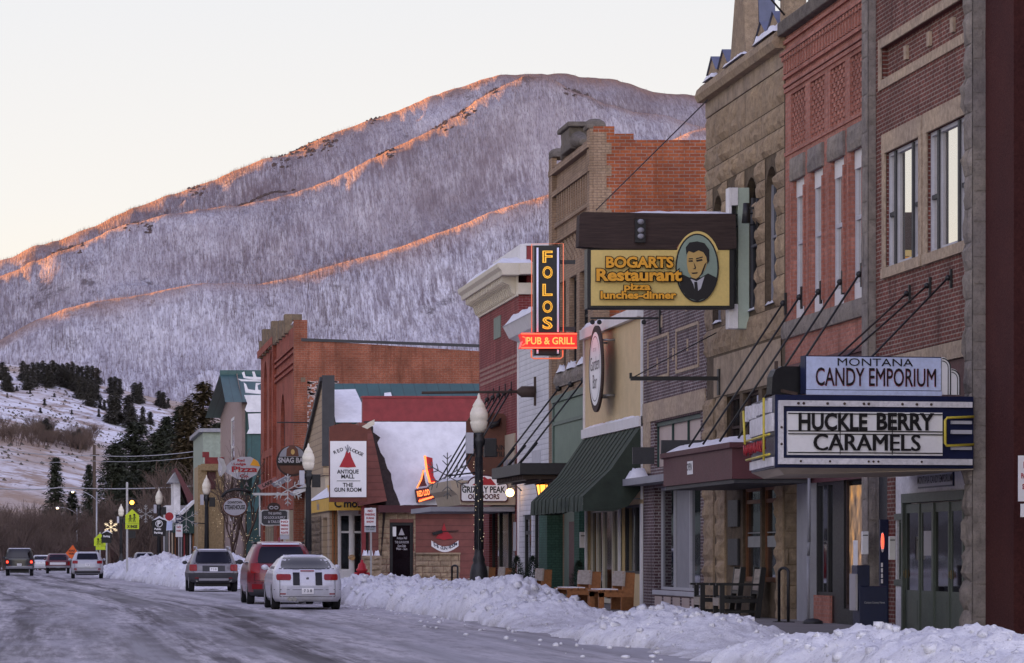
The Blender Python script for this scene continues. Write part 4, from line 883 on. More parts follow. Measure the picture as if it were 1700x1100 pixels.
for y in (yn, yf_):
    mb.cut(); mb.add([(X-.06, y, zt), (X-.75, y, zt-1.0), (xo, y, zb+.36), (xo, y, zb), (xo+.75, y+.01, zb+.0), (X-.35, y, zb+.12), (X-.06, y, zb+.5)], [(0, 1, 2, 3, 4, 5, 6)])
mb.build('end_panel', M['awning_fabric'], aw_)
M['faded_ink'] = pm('faded_print', (.025, .04, .035), .9)
wall_text(aw_, xo-.035, 'GIFTS & SWEETS', y0+3.1, zb+.19, .2, M['faded_ink'], bold=.01)
for y in (yn+.1, yf_-.1):
    mb = MB(); mb.tube([(X-.05, y, zb+.3), (xo+.03, y, zb+.3)], .02); mb.build('frame_bar', M['steel'], aw_)
# round sign on the cream wall
yc, zc, r = fy(1014.5, X), fz(1014.5, 612, X), 1.10
t = thing('round_sign', (X-.3, yc, zc), 'round white and brown sign on the cream yellow wall', 'sign')
mb = MB(); mb.lathe([(r, -.06), (r, 0)], (X-.34, yc, zc), 48, 'x'); mb.build('rim', M['wood_dark'], t)
mb = MB(); mb.lathe([(r*.85, -.006), (r*.85, 0)], (X-.402, yc, zc), 48, 'x'); mb.build('face', M['sign_white'], t)
mb = MB(); n = 48
for k in range(n):
    a, c = 2*math.pi*k/n, 2*math.pi*(k+1)/n; q = lambda t_, rr_: (X-.412, yc-rr_*math.sin(t_), zc+rr_*math.cos(t_))
    mb.quad(q(a, r*.755), q(c, r*.755), q(c, r*.735), q(a, r*.735))
mb.build('ring', M['ink'], t)
for tx, dz, s in (('EST. 2013', .48, .13), ('Garden', .12, .50), ('Bar', -.34, .52)): wall_text(t, X-.414, tx, yc, zc+dz, s, M['ink'], bold=-.008)
mb = MB()
for dy in (-.6, .6):
    for dz in (-.7, .7): mb.tube([(X-.32, yc+dy, zc+dz), (X, yc+dy, zc+dz)], .03)
mb.build('standoff', M['steel'], t)
# ================================================================ tan brick building with stone ornaments
X = 14.4; y0, y1 = 94.4, 102.0
b = thing('tan_brick_building', (X, (y0+y1)/2, 0), 'tall tan brick building with carved stone parapet and bare orange brick side', 'building')
wt = [hx(X, 929, 939, 470, 615), hx(X, 945, 957, 462, 605), hx(X, 962, 976, 455, 600)]; wt = [(a, c, 6.75, 9.2) for a, c, _, _ in wt]
mb = MB(); wall_x(mb, X, y0, y1, 0, 12.7, wt, .25); mb.quad((X, y1, 12.7), (X+14, y1, 12.7), (X+14, y1, 0), (X, y1, 0))
for k in range(13): y = y0+.75+k*.45; mb.box(X-.09, X+.003, y, y+.17, 10.98, 11.72)
mb.box(X-.13, X+.003, y0+.01, y1-.01, 11.74, 11.90).box(X-.08, X+.003, y0+.5, y1-.5, 10.84, 10.97).box(X-.16, X+.003, y0+.01, y1-.01, 12.38, 12.55).box(X-.1, X+.003, y0+.6, y1-.6, 10.38, 10.46)
for k in range(9):
    for j in range(6): y = y0+1.0+k*.62; mb.obox((X-.012, y+(.31 if j % 2 else 0), 9.72+j*.115), (.012, 0, 0), (0, .13, .035), (0, .02, .05))
mb.box(X-.14, X+.003, y1-.65, y1-.005, 0, 12.9); mb.box(X-.10, X+.003, y0+.005, y0+.5, 9.0, 12.9)
mb.build('wall', M['brick_tan'], b)
mb = MB(); ys_ = y0
sx0 = lambda p: sx(p, y0)
for a, c, z in ((X, sx0(1020), 12.95), (sx0(1020), sx0(1052), 12.75), (sx0(1052), X+14, 12.58)): mb.quad((a, y0, 0), (c, y0, 0), (c, y0, z), (a, y0, z)); mb.quad((a, y0, z), (c, y0, z), (c, y0+.4, z), (a, y0+.4, z)); mb.quad((c, y0, z-.3), (c, y0+.4, z-.3), (c, y0+.4, z), (c, y0, z))
M['brick_side'] = brick('orange_side_brick', (.50, .14, .05), (.36, .09, .04), (.44, .34, .31), bw=.34, rh=.125, ms=.016, var=.2, light=(.33, .22, .15))
mb.build('side_wall', M['brick_orange'], b)
mb = MB(); 
for k in range(24): z = 5.6+k*.3; mb.box(X+.002, X+(.40 if k % 2 else .55)*(1.1 if k < 8 else .9), y0-.014, y0+.01, z, z+.297)
mb.build('brick_quoin', M['brick_tan'], b)
mb = MB(); yy = (y0+y1)/2
mb.prism([(-.9, 12.7), (.9, 12.7), (.75, 13.0), (.85, 13.3), (-.85, 13.3), (-.75, 13.0)], (X-.2, yy+.1, 0), EY, EZ, (.55, 0, 0)); mb.box(X-.28, X+.42, yy-.95, yy+1.1, 13.3, 13.44)
for sgn in (-1, 1): mb.tube([(X+.05, yy+.1+sgn*.9, 12.95), (X+.05, yy+.1+sgn*1.4, 12.85), (X+.05, yy+.1+sgn*2.0, 12.75)], [.25, .18, .10], 8)
mb.cut(); mb.ball((X+.1, y0+.35, 13.02), .26, 8, 6, (1.2, 1.2, .7)).box(X-.15, X+.35, y0+.02, y0+.8, 12.9, 13.02).cut().ball((X+.1, y1-.4, 13.02), .26, 8, 6, (1.2, 1.2, .7)).box(X-.15, X+.35, y1-.8, y1-.02, 12.9, 13.02)
mb.build('stone_ornament', M['cap_stone'], b, bevel=.03)
for h in wt: win_x(b, X, h, M['black'], M['glass'], (), (.5,), .09, .14)
mb = MB(); ashlar(mb, X-.05, y0+.1, y1-.8, 6.2, 6.6, [.4], .7, rr, (), (.04, .09)); mb.box(X-.07, X+.01, y0+.1, y1-.8, 6.2, 6.6); mb.build('sill', M['stone_grey'], b)
mb = MB()
for a, c, d, e in wt: snowcap(mb, X-.14, X+.12, a, c, 6.6, .2, 3, 6)
mb.build('snow', SNOWR, b)
mb = MB(); mb.box(X-.10, X-.004, y0+.2, y1-.7, 3.1, 5.75); mb.build('green_board', M['green_siding'], b)
mb = MB(); mb.box(X-.16, X-.004, y0+.1, y1-.6, 5.76, 5.95).box(X-.15, X-.102, y0+.2, y0+.4, 3.1, 5.75).box(X-.15, X-.102, y1-.9, y1-.7, 3.1, 5.75).box(X-.14, X-.102, y0+.4, y1-.9, 5.1, 5.2).box(X-.06, X-.004, y0+.2, y1-2.6, .12, 3.08); mb.build('green_shop_front', M['green_paint'], b)
mb = MB(); mb.box(X-.45, X+.05, y1-1.9, y1-.2, .12, 3.0); mb.cut(); mb.box(X-.25, X-.03, 95.3, 96.2, .12, 3.0); mb.build('green_brick_pier', M['brick_green'], b)
mb = MB(); mb.box(X-.10, X-.062, 97.2, 98.2, .15, 2.3); mb.build('door', M['maroon_dark'], b)
def canopy(label, xo, xi, ya_, yb_, z0, z1, m=M['black_iron'], rods=(), zr=0, slats=True):
    c = thing('flat_canopy', (xi, ya_, z0), label, 'canopy'); mb = MB()
    mb.box(xo, xo+.08, ya_, yb_, z0, z1).box(xo+.08, xi-.02, ya_, ya_+.08, z0, z1).box(xo+.08, xi-.02, yb_-.08, yb_, z0, z1).box(xo+.02, xi-.02, ya_+.02, yb_-.02, z1-.05, z1+.01); mb.build('fascia', m, c)
    if slats:
        mb = MB(); k = int((yb_-ya_)/.35)
        for i in range(k): mb.box(xo+.1, xi-.03, ya_+.2+i*.35, ya_+.28+i*.35, z0-.12, z0-.01)
        for i in range(5): mb.box(xo+.15+i*(xi-xo-.3)/4.2, xo+.2+i*(xi-xo-.3)/4.2, ya_+.1, yb_-.1, z0-.17, z0-.125)
        mb.build('slat', M['rust_steel'], c)
    for y in rods:
        mb = MB(); mb.tube([(xi-.06, y, zr), (xo+.1, y, z1)], .026, 5).ball((xi-.06, y, zr), .09, 6, 4).tube([(xo+.1, y, z1), (xo+.6, y, z1+.6)], .04, 5); mb.build('rod', M['black_iron'], c)
    return c
canopy('black slatted iron canopy on three rods beside the green awning', 12.45, 14.38, 94.6, 100.8, 3.55, 3.85, rods=(95.6, 98.0, 100.4), zr=6.15)
# ================================================================ white clapboard building
X = 14.3; y0, y1 = 102.05, 109.0
b = thing('white_clapboard_building', (X, (y0+y1)/2, 0), 'narrow white clapboard building squeezed behind the vertical neon sign', 'building')
dr = (fy(882, X), fy(868, X), .12, 2.6); w0 = (fy(905, X), fy(885, X), .4, 2.7); w2_ = (fy(897, X), fy(884, X), 3.05, 3.6)
mb = MB(); shell(mb, X, y0, y1, 8.0, 13, True, True, 0, [dr, w0], .25); mb.build('wall', M['white_siding'], b)
mb = MB(); mb.prism([(0, 8.0), (-.3, 8.12), (-.42, 8.35), (-.5, 8.5), (.2, 8.5)], (X, y0-.02, 0), EX, EZ, (0, y1-y0+.04, 0)); mb.box(X-.05, X, y1-.14, y1-.01, .12, 8); mb.build('cornice', M['white'], b)
mb = MB(); snowcap(mb, X-.52, X+.5, y0, y1, 8.48, .28); mb.build('snow', SNOWR, b)
win_x(b, X, dr, M['black'], M['glass_dark'], (), (.78,), .14, .06, 'door'); win_x(b, X, w0, M['black'], M['glass'], (.5,), (), .1, .06, 'shop_window')
mb = MB(); mb.box(X-.06, X, fy(898, X), fy(886, X), 3.9, 4.5); mb.build('utility_box', M['light_grey'], b)
t = thing('wall_globe_lamp', (X-.4, fy(866, X), 3.4), 'lit round globe lamp on a bracket on white clapboard wall', 'lamp'); y = fy(866, X)
mb = MB(); mb.tube([(X, y, 3.35), (X-.15, y, 3.5), (X-.33, y, 3.5), (X-.36, y, 3.42)], .02); mb.build('bracket', M['black_iron'], t); mb = MB(); mb.ball((X-.36, y, 3.3), .13, 10, 8); mb.build('globe', M['bulb'], t)
t = thing('wall_lantern', (13.4, 99.5, 3), 'black lantern with amber glow hanging beside the green awning', 'lamp'); Yl = 99.5; s = F/Yl; xl = (900-XV)/s; zl = HC-(815-YH)/s
mb = MB(); mb.lathe([(.03, .34), (.2, .22), (.22, .18), (.03, .30)], (xl, Yl, zl), 6).lathe([(.10, -.24), (.13, -.2), (.10, -.17)], (xl, Yl, zl), 6)
for k in range(6): a = k*math.pi/3; mb.tube([(xl+.11*math.cos(a), Yl+.11*math.sin(a), zl-.2), (xl+.18*math.cos(a), Yl+.18*math.sin(a), zl+.2)], .014, 4)
mb.tube([(xl, Yl, zl+.3), (xl+.02, Yl, zl+.5), (xl+.25, Yl, zl+.62), (xl+.5, Yl, zl+.45), (14.3, Yl+.0, zl+.2)], .022); mb.build('lantern_frame', M['black_iron'], t)
mb = MB(); mb.lathe([(.09, -.18), (.155, .18)], (xl, Yl, zl), 6); M['amber_glass'] = emit('amber_glass', (1, .36, .05), .8, (.4, .2, .05)); mb.build('lantern_glass', M['amber_glass'], t)
# long arm with a bell end
Yq = 105.0; s = F/Yq; t = thing('projecting_bracket', (14.2, Yq, 6.2), 'long dark rusty sign arm with flared end on white clapboard wall', 'bracket'); z = HC-(650-YH)/s
mb = MB(); mb.tube([((700-XV)/s, Yq, z-.03), ((858-XV)/s, Yq, z)], .045, 6).tube([((858-XV)/s, Yq, z), ((866-XV)/s, Yq, z), ((886-XV)/s, Yq, z)], [.06, .17, .17], 8).bar((14.27, Yq, z-.42), (14.27, Yq, z+.45), .07); mb.build('arm', M['rust_steel'], t)
# ================================================================ maroon brick building with white cornice
y0, y1 = 109.05, 119.2
b = thing('maroon_brick_building', (X, (y0+y1)/2, 0), 'maroon brick building crowned by a white bracketed cornice', 'building')
sfm = (fy(855, X), fy(812, X), .4, 3.0)
mb = MB(); shell(mb, X, y0, y1, 9.7, 13, True, True, 0, [sfm], .3); mb.build('wall', M['brick_maroon'], b)
mb = MB(); r2_ = random.Random(3)
for k in range(26):
    for j in range(4):
        y = y0+.3+k*.37+(.18 if j % 2 else 0); mb.box(X-.012, X+.002, y, y+.2, 7.1+j*.16, 7.18+j*.16)
M['pale_brick'] = pm('pale_pink_brick', (.38, .24, .20), .85); mb.build('brick_pattern', M['pale_brick'], b)
mb = MB(); prf = [(0, 10.08), (-.55, 10.08), (-.58, 10.22), (-.68, 10.32), (-.70, 10.45), (0, 10.45)]
mb.prism(prf, (X, y0-.45, 0), EX, EZ, (0, y1-y0+.9, 0)); mb.prism([(-a, z) for a, z in prf], (0, y0-.0, 0), Vector((0, 1, 0)), EZ, (0, 0, 0)) if False else None
mb.box(X-.06, X+.0, y0-.06, y1, 9.45, 10.075).box(X-.02, X+1.6, y0-.12, y0-.005, 9.5, 9.86).box(X-.02, X+1.6, y0-.5, y0-.005, 10.1, 10.45).box(X+.9, X+1.25, y0-.4, y0-.005, 9.86, 10.1)
mb.build('cornice', M['cream'], b, bevel=.01)
mb = MB(); y = y0+.2
while y < y1-.1: mb.prism([(-.06, 9.5), (-.16, 9.55), (-.24, 9.8), (-.48, 9.9), (-.48, 10.075), (-.06, 10.075)], (X, y, 0), EX, EZ, (0, .16, 0)); y += .44
mb.build('cornice_bracket', M['cream'], b)
mb = MB(); snowcap(mb, X-.66, X+.6, y0-.4, y1+.4, 10.44, .3); mb.build('snow', SNOWR, b)
mb = MB(); mb.box(X+.3, X+12, y0+.3, y0+1.0, 9.7, 11.05).box(X+.3, X+.6, y0+1.0, y1-3, 9.7, 11.05); mb.build('red_parapet', M['red_paint'], b)
mb = MB(); mb.box(X+.25, X+12.1, y0+.25, y0+1.05, 11.05, 11.12).box(X+.1, X+.29, y0+.3, y1-3, 10.5, 11.1); mb.build('parapet_cap', M['white'], b)
mb = MB(); mb.box(X-.03, X+.01, fy(832, X), fy(821, X), 8.45, 9.15); mb.build('vent', M['sage'], b)
mb = MB(); mb.box(X-.05, X+.02, fy(856, X), fy(805, X), 3.75, 5.2); mb.build('transom_board', M['beige'], b)
mb = MB(); 
for k in range(9): y = y0+.5+k*.8; mb.box(X-.09, X-.055, y, y+.35, 3.2, 4.4)
mb.build('transom_bar', M['grey_paint'], b)
win_x(b, X, sfm, M['black'], M['glass_dark'], (.35, .7), (), .12, .1, 'shop_window')
mb = MB(); mb.box(X-.05, X-.01, fy(857.5, X), fy(854.5, X), 1.5, 2.4); mb.build('white_box', M['light_grey'], b)
Yc_ = 109.6; s = F/Yc_; c = thing('shop_canopy', (13.5, 112, 3), 'beige fascia canopy carrying a mountain logo sign below the maroon brick wall', 'canopy')
xo = (748-XV)/s; zt, zb = HC-(797-YH)/s, HC-(838-YH)/s
mb = MB(); mb.prism([(xo, zt), (14.28, zt), (14.28, zb), (xo+.32, zb), (xo+.22, zt-.45), (xo+.05, zt-.3)], (0, Yc_, 0), EX, EZ, (0, .12, 0)); mb.prism([(0, zt), (.05, zt-.3), (.22, zt-.45), (.32, zb), (.45, zb), (.45, zt)], (xo, Yc_+.12, 0), EX, EZ, (0, 6.5, 0)); mb.build('fascia', M['beige'], c)
mb = MB(); mb.box(xo-.6, 14.27, Yc_+.13, 116, zb-.2, zb-.05); mb.build('soffit', M['grey_paint'], c)
mb = MB(); snowcap(mb, xo, 14.2, Yc_, 116, zt, .14); mb.build('snow', SNOWR, c)
for k in range(5):
    mb = MB(); y = 110.4+k*1.5; mb.tube([(14.22, y, 6.55), (xo+.3, y, zt)], .028, 5).ball((14.22, y, 6.55), .08, 6, 4).tube([(14.25, y, 6.4), (14.25, y, 6.85)], .02, 4); mb.build('rod', M['black_iron'], c)
t = thing('mountain_logo_sign', (12.9, Yc_, 3.4), 'white sign with maroon border and red mountain on the beige canopy', 'sign'); Yq = Yc_-.08
ctr = lambda px, py: ((px-XV)/s, HC-(py-YH)/s)
def outl(pts, Y): return [ctr(*p) for p in pts]
arc = [(803+27*math.cos(a), 803-16*math.sin(a)) for a in np.linspace(.1, math.pi-.1, 12)]
P0 = [(764, 830), (766, 833), (840, 833), (843, 830), (843, 805), (840, 801)]+arc+[(767, 801), (764, 804)]
mb = MB(); mb.prism(outl(P0, 0), (0, Yq, 0), EX, EZ, (0, .06, 0)); mb.build('border', M['maroon_dark'], t)
cxm, cym = 803.5, 815; P1_ = [(cxm+(x-cxm)*.955, cym+(y-cym)*.90) for x, y in P0]
mb = MB(); mb.prism(outl(P1_, 0), (0, Yq-.012, 0), EX, EZ, (0, .011, 0)); mb.build('face', M['sign_white'], t)
mb = MB(); mb.prism(outl([(783, 805), (797, 796), (803, 791), (809, 795), (814, 794), (823, 805)], 0), (0, Yq-.02, 0), EX, EZ, (0, .007, 0)); mb.build('mountain_emblem', M['sign_red'], t)
def sign_text(par, txt, px, py, Y, h, m, bold=.01, wpx=None, name='lettering', ext=.006, rot=0, align='CENTER', outline=0):
    """lettering facing the camera side (-y): h = cap height in photo px"""
    s = F/Y; size = h/s/.70; p = ((px-XV)/s, Y, HC-(py-YH)/s); u, v = EX, EZ
    if rot: u = Vector((math.cos(rot), 0, math.sin(rot))); v = Vector((-math.sin(rot), 0, math.cos(rot)))
    mb = MB(); mb.text(txt, p, u, v, size, align, bold, ext, outline)
    if wpx and mb.v:
        uu = [(Vector(q)-Vector(p)).dot(u) for q in mb.v]; w = max(uu)-min(uu); c0 = (max(uu)+min(uu))/2; k = wpx/s/w
        mb.v = [tuple(Vector(q)+u*((e-c0)*k+(0 if align == 'CENTER' else (max(uu)-min(uu))*k/2)-e)) for q, e in zip(mb.v, uu)]
    return mb.build(name, m, par)
sign_text(t, 'GRIZZLY PEAK', 803, 813, Yq-.013, 10, M['ink'], .03, 72); sign_text(t, 'OUTDOORS', 803, 824.5, Yq-.013, 8, M['maroon_dark'], .035, 52)
Yq = 112.0; s = F/Yq; t = thing('octagonal_sign', (13.6, Yq, 5), 'brown octagonal hanging sign with a bull horn behind the lamp post', 'sign')
P0 = [(774, 700), (784, 686), (836, 686), (846, 698), (846, 775), (834, 789), (786, 789), (774, 772)]; mb = MB(); mb.prism(outl(P0, 0), (0, Yq, 0), EX, EZ, (0, .08, 0)); mb.build('board', M['sign_brown'], t)
sign_text(t, 'MOUNTAIN', 811, 743, Yq-.01, 8, M['ink'], .02, 56); sign_text(t, 'MERCANTILE', 811, 754, Yq-.01, 8, M['ink'], .02, 60)
mb = MB(); mb.tube([(*ctr(812, 706)[:1], Yq-.1, ctr(812, 706)[1]), (ctr(826, 703)[0], Yq-.1, ctr(826, 703)[1]), (ctr(831, 694)[0], Yq-.1, ctr(831, 694)[1])], [.13, .09, .02], 6); mb.build('horn', M['ink'], t)
# ================================================================ antique shop: end wall with snowy mansard roof, front with shingled slab
Yw = 138.0; s = F/Yw; qx = lambda px: (px-XV)/s; qz = lambda py: HC-(py-YH)/s
b = thing('shingled_shop', (16, 146, 0), 'low rust red shop with a steep snow covered roof and stone clad doorway', 'building')
dr = (qx(647), qx(686), .12, qz(867))
mb = MB(); wall_y(mb, Yw, qx(612), qx(830), 0, qz(838), [dr], .3); mb.build('wall', M['rust_siding'], b)
mb = MB(); ashlar(mb, Yw, qx(628), qx(690), 0, qz(842), rowsplit(qz(842), rr, .2, .4), .4, rr, [dr], (.02, .07), 'y'); ashlar(mb, Yw-.02, qx(690), qx(764), 0, qz(920), rowsplit(qz(920), rr, .18, .32), .35, rr, (), (.02, .06), 'y'); mb.box(qx(690), qx(764), Yw-.16, Yw-.0, qz(920), qz(917)); mb.build('stone_cladding', M['sandstone'], b)
mb = MB(); mb.box(dr[0], dr[0]+.12, Yw+.05, Yw+.12, .12, dr[3]).box(dr[1]-.12, dr[1], Yw+.05, Yw+.12, .12, dr[3]).box(dr[0]+.12, dr[1]-.12, Yw+.05, Yw+.12, dr[3]-.12, dr[3]).box(dr[0]+.12, dr[1]-.12, Yw+.05, Yw+.12, .12, .35); d_ = mb.build('door', M['black'], b)
mb = MB(); mb.quad((dr[0]+.1, Yw+.09, .3), (dr[1]-.1, Yw+.09, .3), (dr[1]-.1, Yw+.09, dr[3]-.1), (dr[0]+.1, Yw+.09, dr[3]-.1)); mb.build('pane', M['glass_dark'], d_)
mb = MB(); mb.box(qx(651), qx(658), Yw+.075, Yw+.085, qz(890), qz(874)); mb.build('notice', M['sign_white'], d_)
mb = MB(); mb.prism([(qx(662), qz(888)), (qx(667), qz(876)), (qx(672), qz(888))], (0, Yw+.07, 0), EX, EZ, (0, .01, 0)); mb.build('emblem', M['curtain'], d_)
for tx, py, w in (('Antique Mall', 893, 17), ('THE GUN ROOM', 900, 23), ('Open Daily', 906, 14), ('Mon - Sun', 911, 18)): sign_text(d_, tx, 667, py, Yw+.075, 4, M['curtain'], .02, w)
# red emblem beside the door
mb = MB(); mb.prism([(qx(723), qz(893)), (qx(733), qz(880)), (qx(737), qz(868)), (qx(741), qz(880)), (qx(752), qz(893)), (qx(738), qz(896))], (0, Yw-.03, 0), EX, EZ, (0, .03, 0)); e_ = mb.build('emblem', M['sign_red'], b)
mb = MB(); mb.bar((qx(718), Yw-.05, qz(886)), (qx(734), Yw-.05, qz(882)), .12).bar((qx(734), Yw-.05, qz(882)), (qx(761), Yw-.05, qz(881)), .03); mb.build('rifle_motif', M['ink'], e_)
mb = MB(); n = 10
for k in range(n):
    u0, u1 = k/n, (k+1)/n; f = lambda u: (qx(716+45*u), qz(897+10*math.sin(math.pi*u))); p, q = f(u0), f(u1); mb.quad((p[0], Yw-.03, p[1]-.22), (q[0], Yw-.03, q[1]-.22), (q[0], Yw-.03, q[1]), (p[0], Yw-.03, p[1]))
bn = mb.build('banner', M['sign_white'], e_)
for ch, u in zip('THE GUN ROOM', np.linspace(.1, .9, 12)):
    if ch != ' ': sign_text(bn, ch, 716+45*u, 900+10*math.sin(math.pi*u), Yw-.035, 5, M['navy'], .02)
# mansard roof and snow on it
mb = MB(); zt, ze = qz(696), qz(838); y1r = Yw+1.6
mb.add([(qx(640), Yw-.35, ze), (qx(840), Yw-.35, ze), (qx(840), y1r, zt), (qx(610), y1r, zt), (qx(640), Yw-.35, ze-.14), (qx(840), Yw-.35, ze-.14)], [(0, 1, 2, 3), (4, 5, 1, 0)])
mb.quad((qx(640), Yw-.35, ze), (qx(610), y1r, zt), (qx(606), y1r+.3, 0), (qx(628), Yw+.02, 0))
M['shingle'] = pm('brown_shingles', (.045, .032, .03), .95, .5, 6, .8); mb.build('roof', M['shingle'], b)
mb = MB(); n, m = 40, 16; b0 = len(mb.v)
for j in range(m+1):
    v = j/m; xl = 640-30*v+14+10*(rr.random()-.5)+12*(1-v)
    for i in range(n+1):
        u = i/n; px = xl+(838-xl)*u; ed = min(1, u*9, v*7+.35, (1-v)*6+.25)
        mb.v.append((qx(px), Yw-.35+(y1r-Yw+.35)*v*.985-.13*ed, ze+(zt-ze)*v*.985+.05*ed+.008*rr.random()-(.03 if j == 0 else 0)))
for j in range(m):
    for i in range(n): mb.f.append([b0+j*(n+1)+i, b0+j*(n+1)+i+1, b0+(j+1)*(n+1)+i+1, b0+(j+1)*(n+1)+i]); mb.mi.append(0); mb.sm.append(True)
mb.build('roof_snow', SNOWR, b)
mb = MB(); mb.box(qx(608), qx(900), y1r, y1r+.5, qz(698), qz(657)); mb.box(qx(606), qx(902), y1r-.05, y1r+.55, qz(657), qz(654)); mb.build('red_fascia', M['red_paint'], b)
# fascia trim under the eave, slab front
mb = MB(); mb.box(qx(626), qx(790), Yw-.42, Yw-.3, ze-.3, ze-.02); mb.build('eave_board', M['maroon_dark'], b)
mb = MB(); mb.prism([(11.75, 3.3), (12.86, 3.5), (12.3, 6.1), (12.15, 6.55), (11.75, 6.6)], (0, Yw-.5, 0), EX, EZ, (0, 1.0, 0)); mb.box(11.9, 12.3, Yw+.5, Yw+2.5, 3.0, 6.4); mb.build('shingled_front', M['rust_siding'], b)
mb = MB(); mb.box(11.9, 12.05, Yw-.2, Yw+.2, .12, 3.3); mb.build('red_post', M['red_paint'], b)
mb = MB(); mb.prism([(11.55, 6.0), (12.35, 6.5), (12.35, 6.7), (11.55, 6.25)], (0, Yw-.7, 0), EX, EZ, (0, 2, 0)); mb.build('bargeboard', M['cream'], b)
# hanging shop sign with tepee emblem
Yq = 135.2; s = F/Yq; t = thing('hanging_shop_sign', (11.5, Yq, 4.5), 'tall white hanging sign with a red tepee on a rust brown board', 'sign')
mb = MB(); arc = [(610-1*k, 712-10*math.sin(k/65*math.pi*.9)) for k in np.linspace(0, 63, 14)]
mb.prism(outl([(547, 833), (610, 833)]+arc, 0), (0, Yq, 0), EX, EZ, (0, .3, 0)); mb.build('backboard', pm('rust_board', (.15, .045, .03), .7), t)
mb = MB(); mb.prism(outl([(548, 732), (608, 732), (608, 825), (548, 825)], 0), (0, Yq-.06, 0), EX, EZ, (0, .055, 0)); mb.build('face', M['sign_white'], t)
mb = MB(); mb.prism(outl([(563, 775), (577, 776), (591, 775), (583, 758), (581, 749), (578, 752), (575, 748), (572, 757)], 0), (0, Yq-.075, 0), EX, EZ, (0, .012, 0)); mb.build('tepee_emblem', M['sign_red'], t)
mb = MB()
for a, c in ((573, 741), (577, 738), (580, 741)): mb.bar((*ctr(577, 750)[:1], Yq-.07, ctr(577, 750)[1]), (ctr(a, c)[0], Yq-.07, ctr(a, c)[1]), .035)
mb.build('pole_emblem', M['grey_paint'], t)
for ch, u in zip('RED', (556, 561.5, 567)): sign_text(t, ch, u, 752-(u-553)*.42, Yq-.064, 5.5, M['ink'], .02, rot=.42)
for ch, u in zip('LODGE', (582.5, 587.5, 592.5, 597, 601)): sign_text(t, ch, u, 745.5+(u-582)*.46, Yq-.064, 5.5, M['ink'], .02, rot=-.42)
for tx, py, h, w in (('ANTIQUE', 783, 6.5, 36), ('MALL', 791, 6.5, 22), ('THE', 805, 6.5, 17), ('GUN ROOM', 813, 6.5, 45)): sign_text(t, tx, 577.5, py, Yq-.064, h, M['ink'], .025, w)
mb = MB(); mb.bar((ctr(559, 798)[0], Yq-.063, ctr(559, 798)[1]), (ctr(598, 798)[0], Yq-.063, ctr(598, 798)[1]), .02); mb.build('rule', M['ink'], t)
# red neon tepee sign
Yq = 137.2; s = F/Yq; t = thing('neon_tepee_sign', (14.5, Yq, 4.5), 'glowing red neon tepee sign on the snowy eave', 'sign')
P0 = [(706, 832), (745, 822), (745, 806), (728, 804), (718, 762), (705, 757), (708, 804), (690, 815), (690, 832)]
mb = MB(); mb.prism(outl([(706, 757), (718, 760), (720, 790), (729, 806), (714, 806)], 0), (0, Yq, 0), EX, EZ, (0, .3, 0)); mb.build('tepee_board', M['sign_red'], t)
mb = MB(); mb.prism(outl([(690, 812), (740, 804), (742, 824), (693, 834)], 0), (0, Yq-.02, 0), EX, EZ, (0, .5, 0)); mb.prism(outl([(695, 808), (703, 778), (706, 800), (709, 806)], 0), (0, Yq, 0), EX, EZ, (0, .2, 0)); mb.build('cabinet', M['maroon_dark'], t)
c3 = lambda px, py, Y: (ctr(px, py)[0], Y, ctr(px, py)[1])
mb = MB(); mb.tube([c3(705, 756, Yq-.05), c3(708, 780, Yq-.05), c3(714, 803, Yq-.05)], .045, 5).tube([c3(703, 780, Yq-.05), c3(699, 796, Yq-.05), c3(692, 810, Yq-.05)], .03, 5).tube([c3(714, 803, Yq-.06), c3(720, 800, Yq-.06), c3(722, 823, Yq-.06), c3(695, 832, Yq-.06)], .04, 5); mb.build('neon_outline', M['neon_orange'], t)
sign_text(t, 'RED LODGE', 706, 818, Yq-.07, 9, M['neon_orange'], .03, 27, rot=.18); sign_text(t, 'ANTIQUES', 706, 828, Yq-.07, 3.2, M['neon_red'], .03, 22, rot=.2)
# ================================================================ log gable shop with green metal roof and yellow awning
b = thing('log_gable_shop', (12, 164, 0), 'small shop with tan log gable, snowy green metal roof and yellow awning', 'building')
Yn = 158.2; s = F/Yn; X = 12.0
mb = MB(); shell(mb, X, Yn, 171.5, 5.0, 12, True, True, 0, [(159.5, 162.5, .5, 3.0), (163.2, 166, .5, 3.0)], .2); mb.build('wall', M['beige'], b)
M['log'] = siding('log_siding', (.38, .28, .18), .28, False, .2, .8, .16); zr = qz(627)*Yn/138
ctr2 = lambda px, py: ((px-XV)/s, HC-(py-YH)/s)
mb = MB(); mb.prism([(158.0, 5.0), (171.4, 5.0), (171.4, 5.7), (161.2, 9.1), (158.4, 9.3), (158.0, 9.2)], (X-.1, 0, 0), EY, EZ, (.5, 0, 0)); mb.build('log_gable', M['log'], b)
mb = MB(); mb.bar((X-.2, 158.1, 9.35), (X-.2, 171.6, 5.75), .12, .2); mb.box(X-.15, X+.4, 157.9, 158.25, 5.4, 9.5); mb.build('gable_trim', M['charcoal'], b)
mb = MB(); mb.quad((X+.42, Yn-.3, 7.3), (X+16, Yn-.3, 7.3), (X+16, Yn+4.2, 9.35), (X+.42, Yn+4.2, 9.35)); M['green_roof'] = siding('standing_seam_roof', (.035, .10, .10), .55, True, .2, .5, .08, .6); mb.build('roof', M['green_roof'], b)
mb = MB(); r4 = random.Random(9)
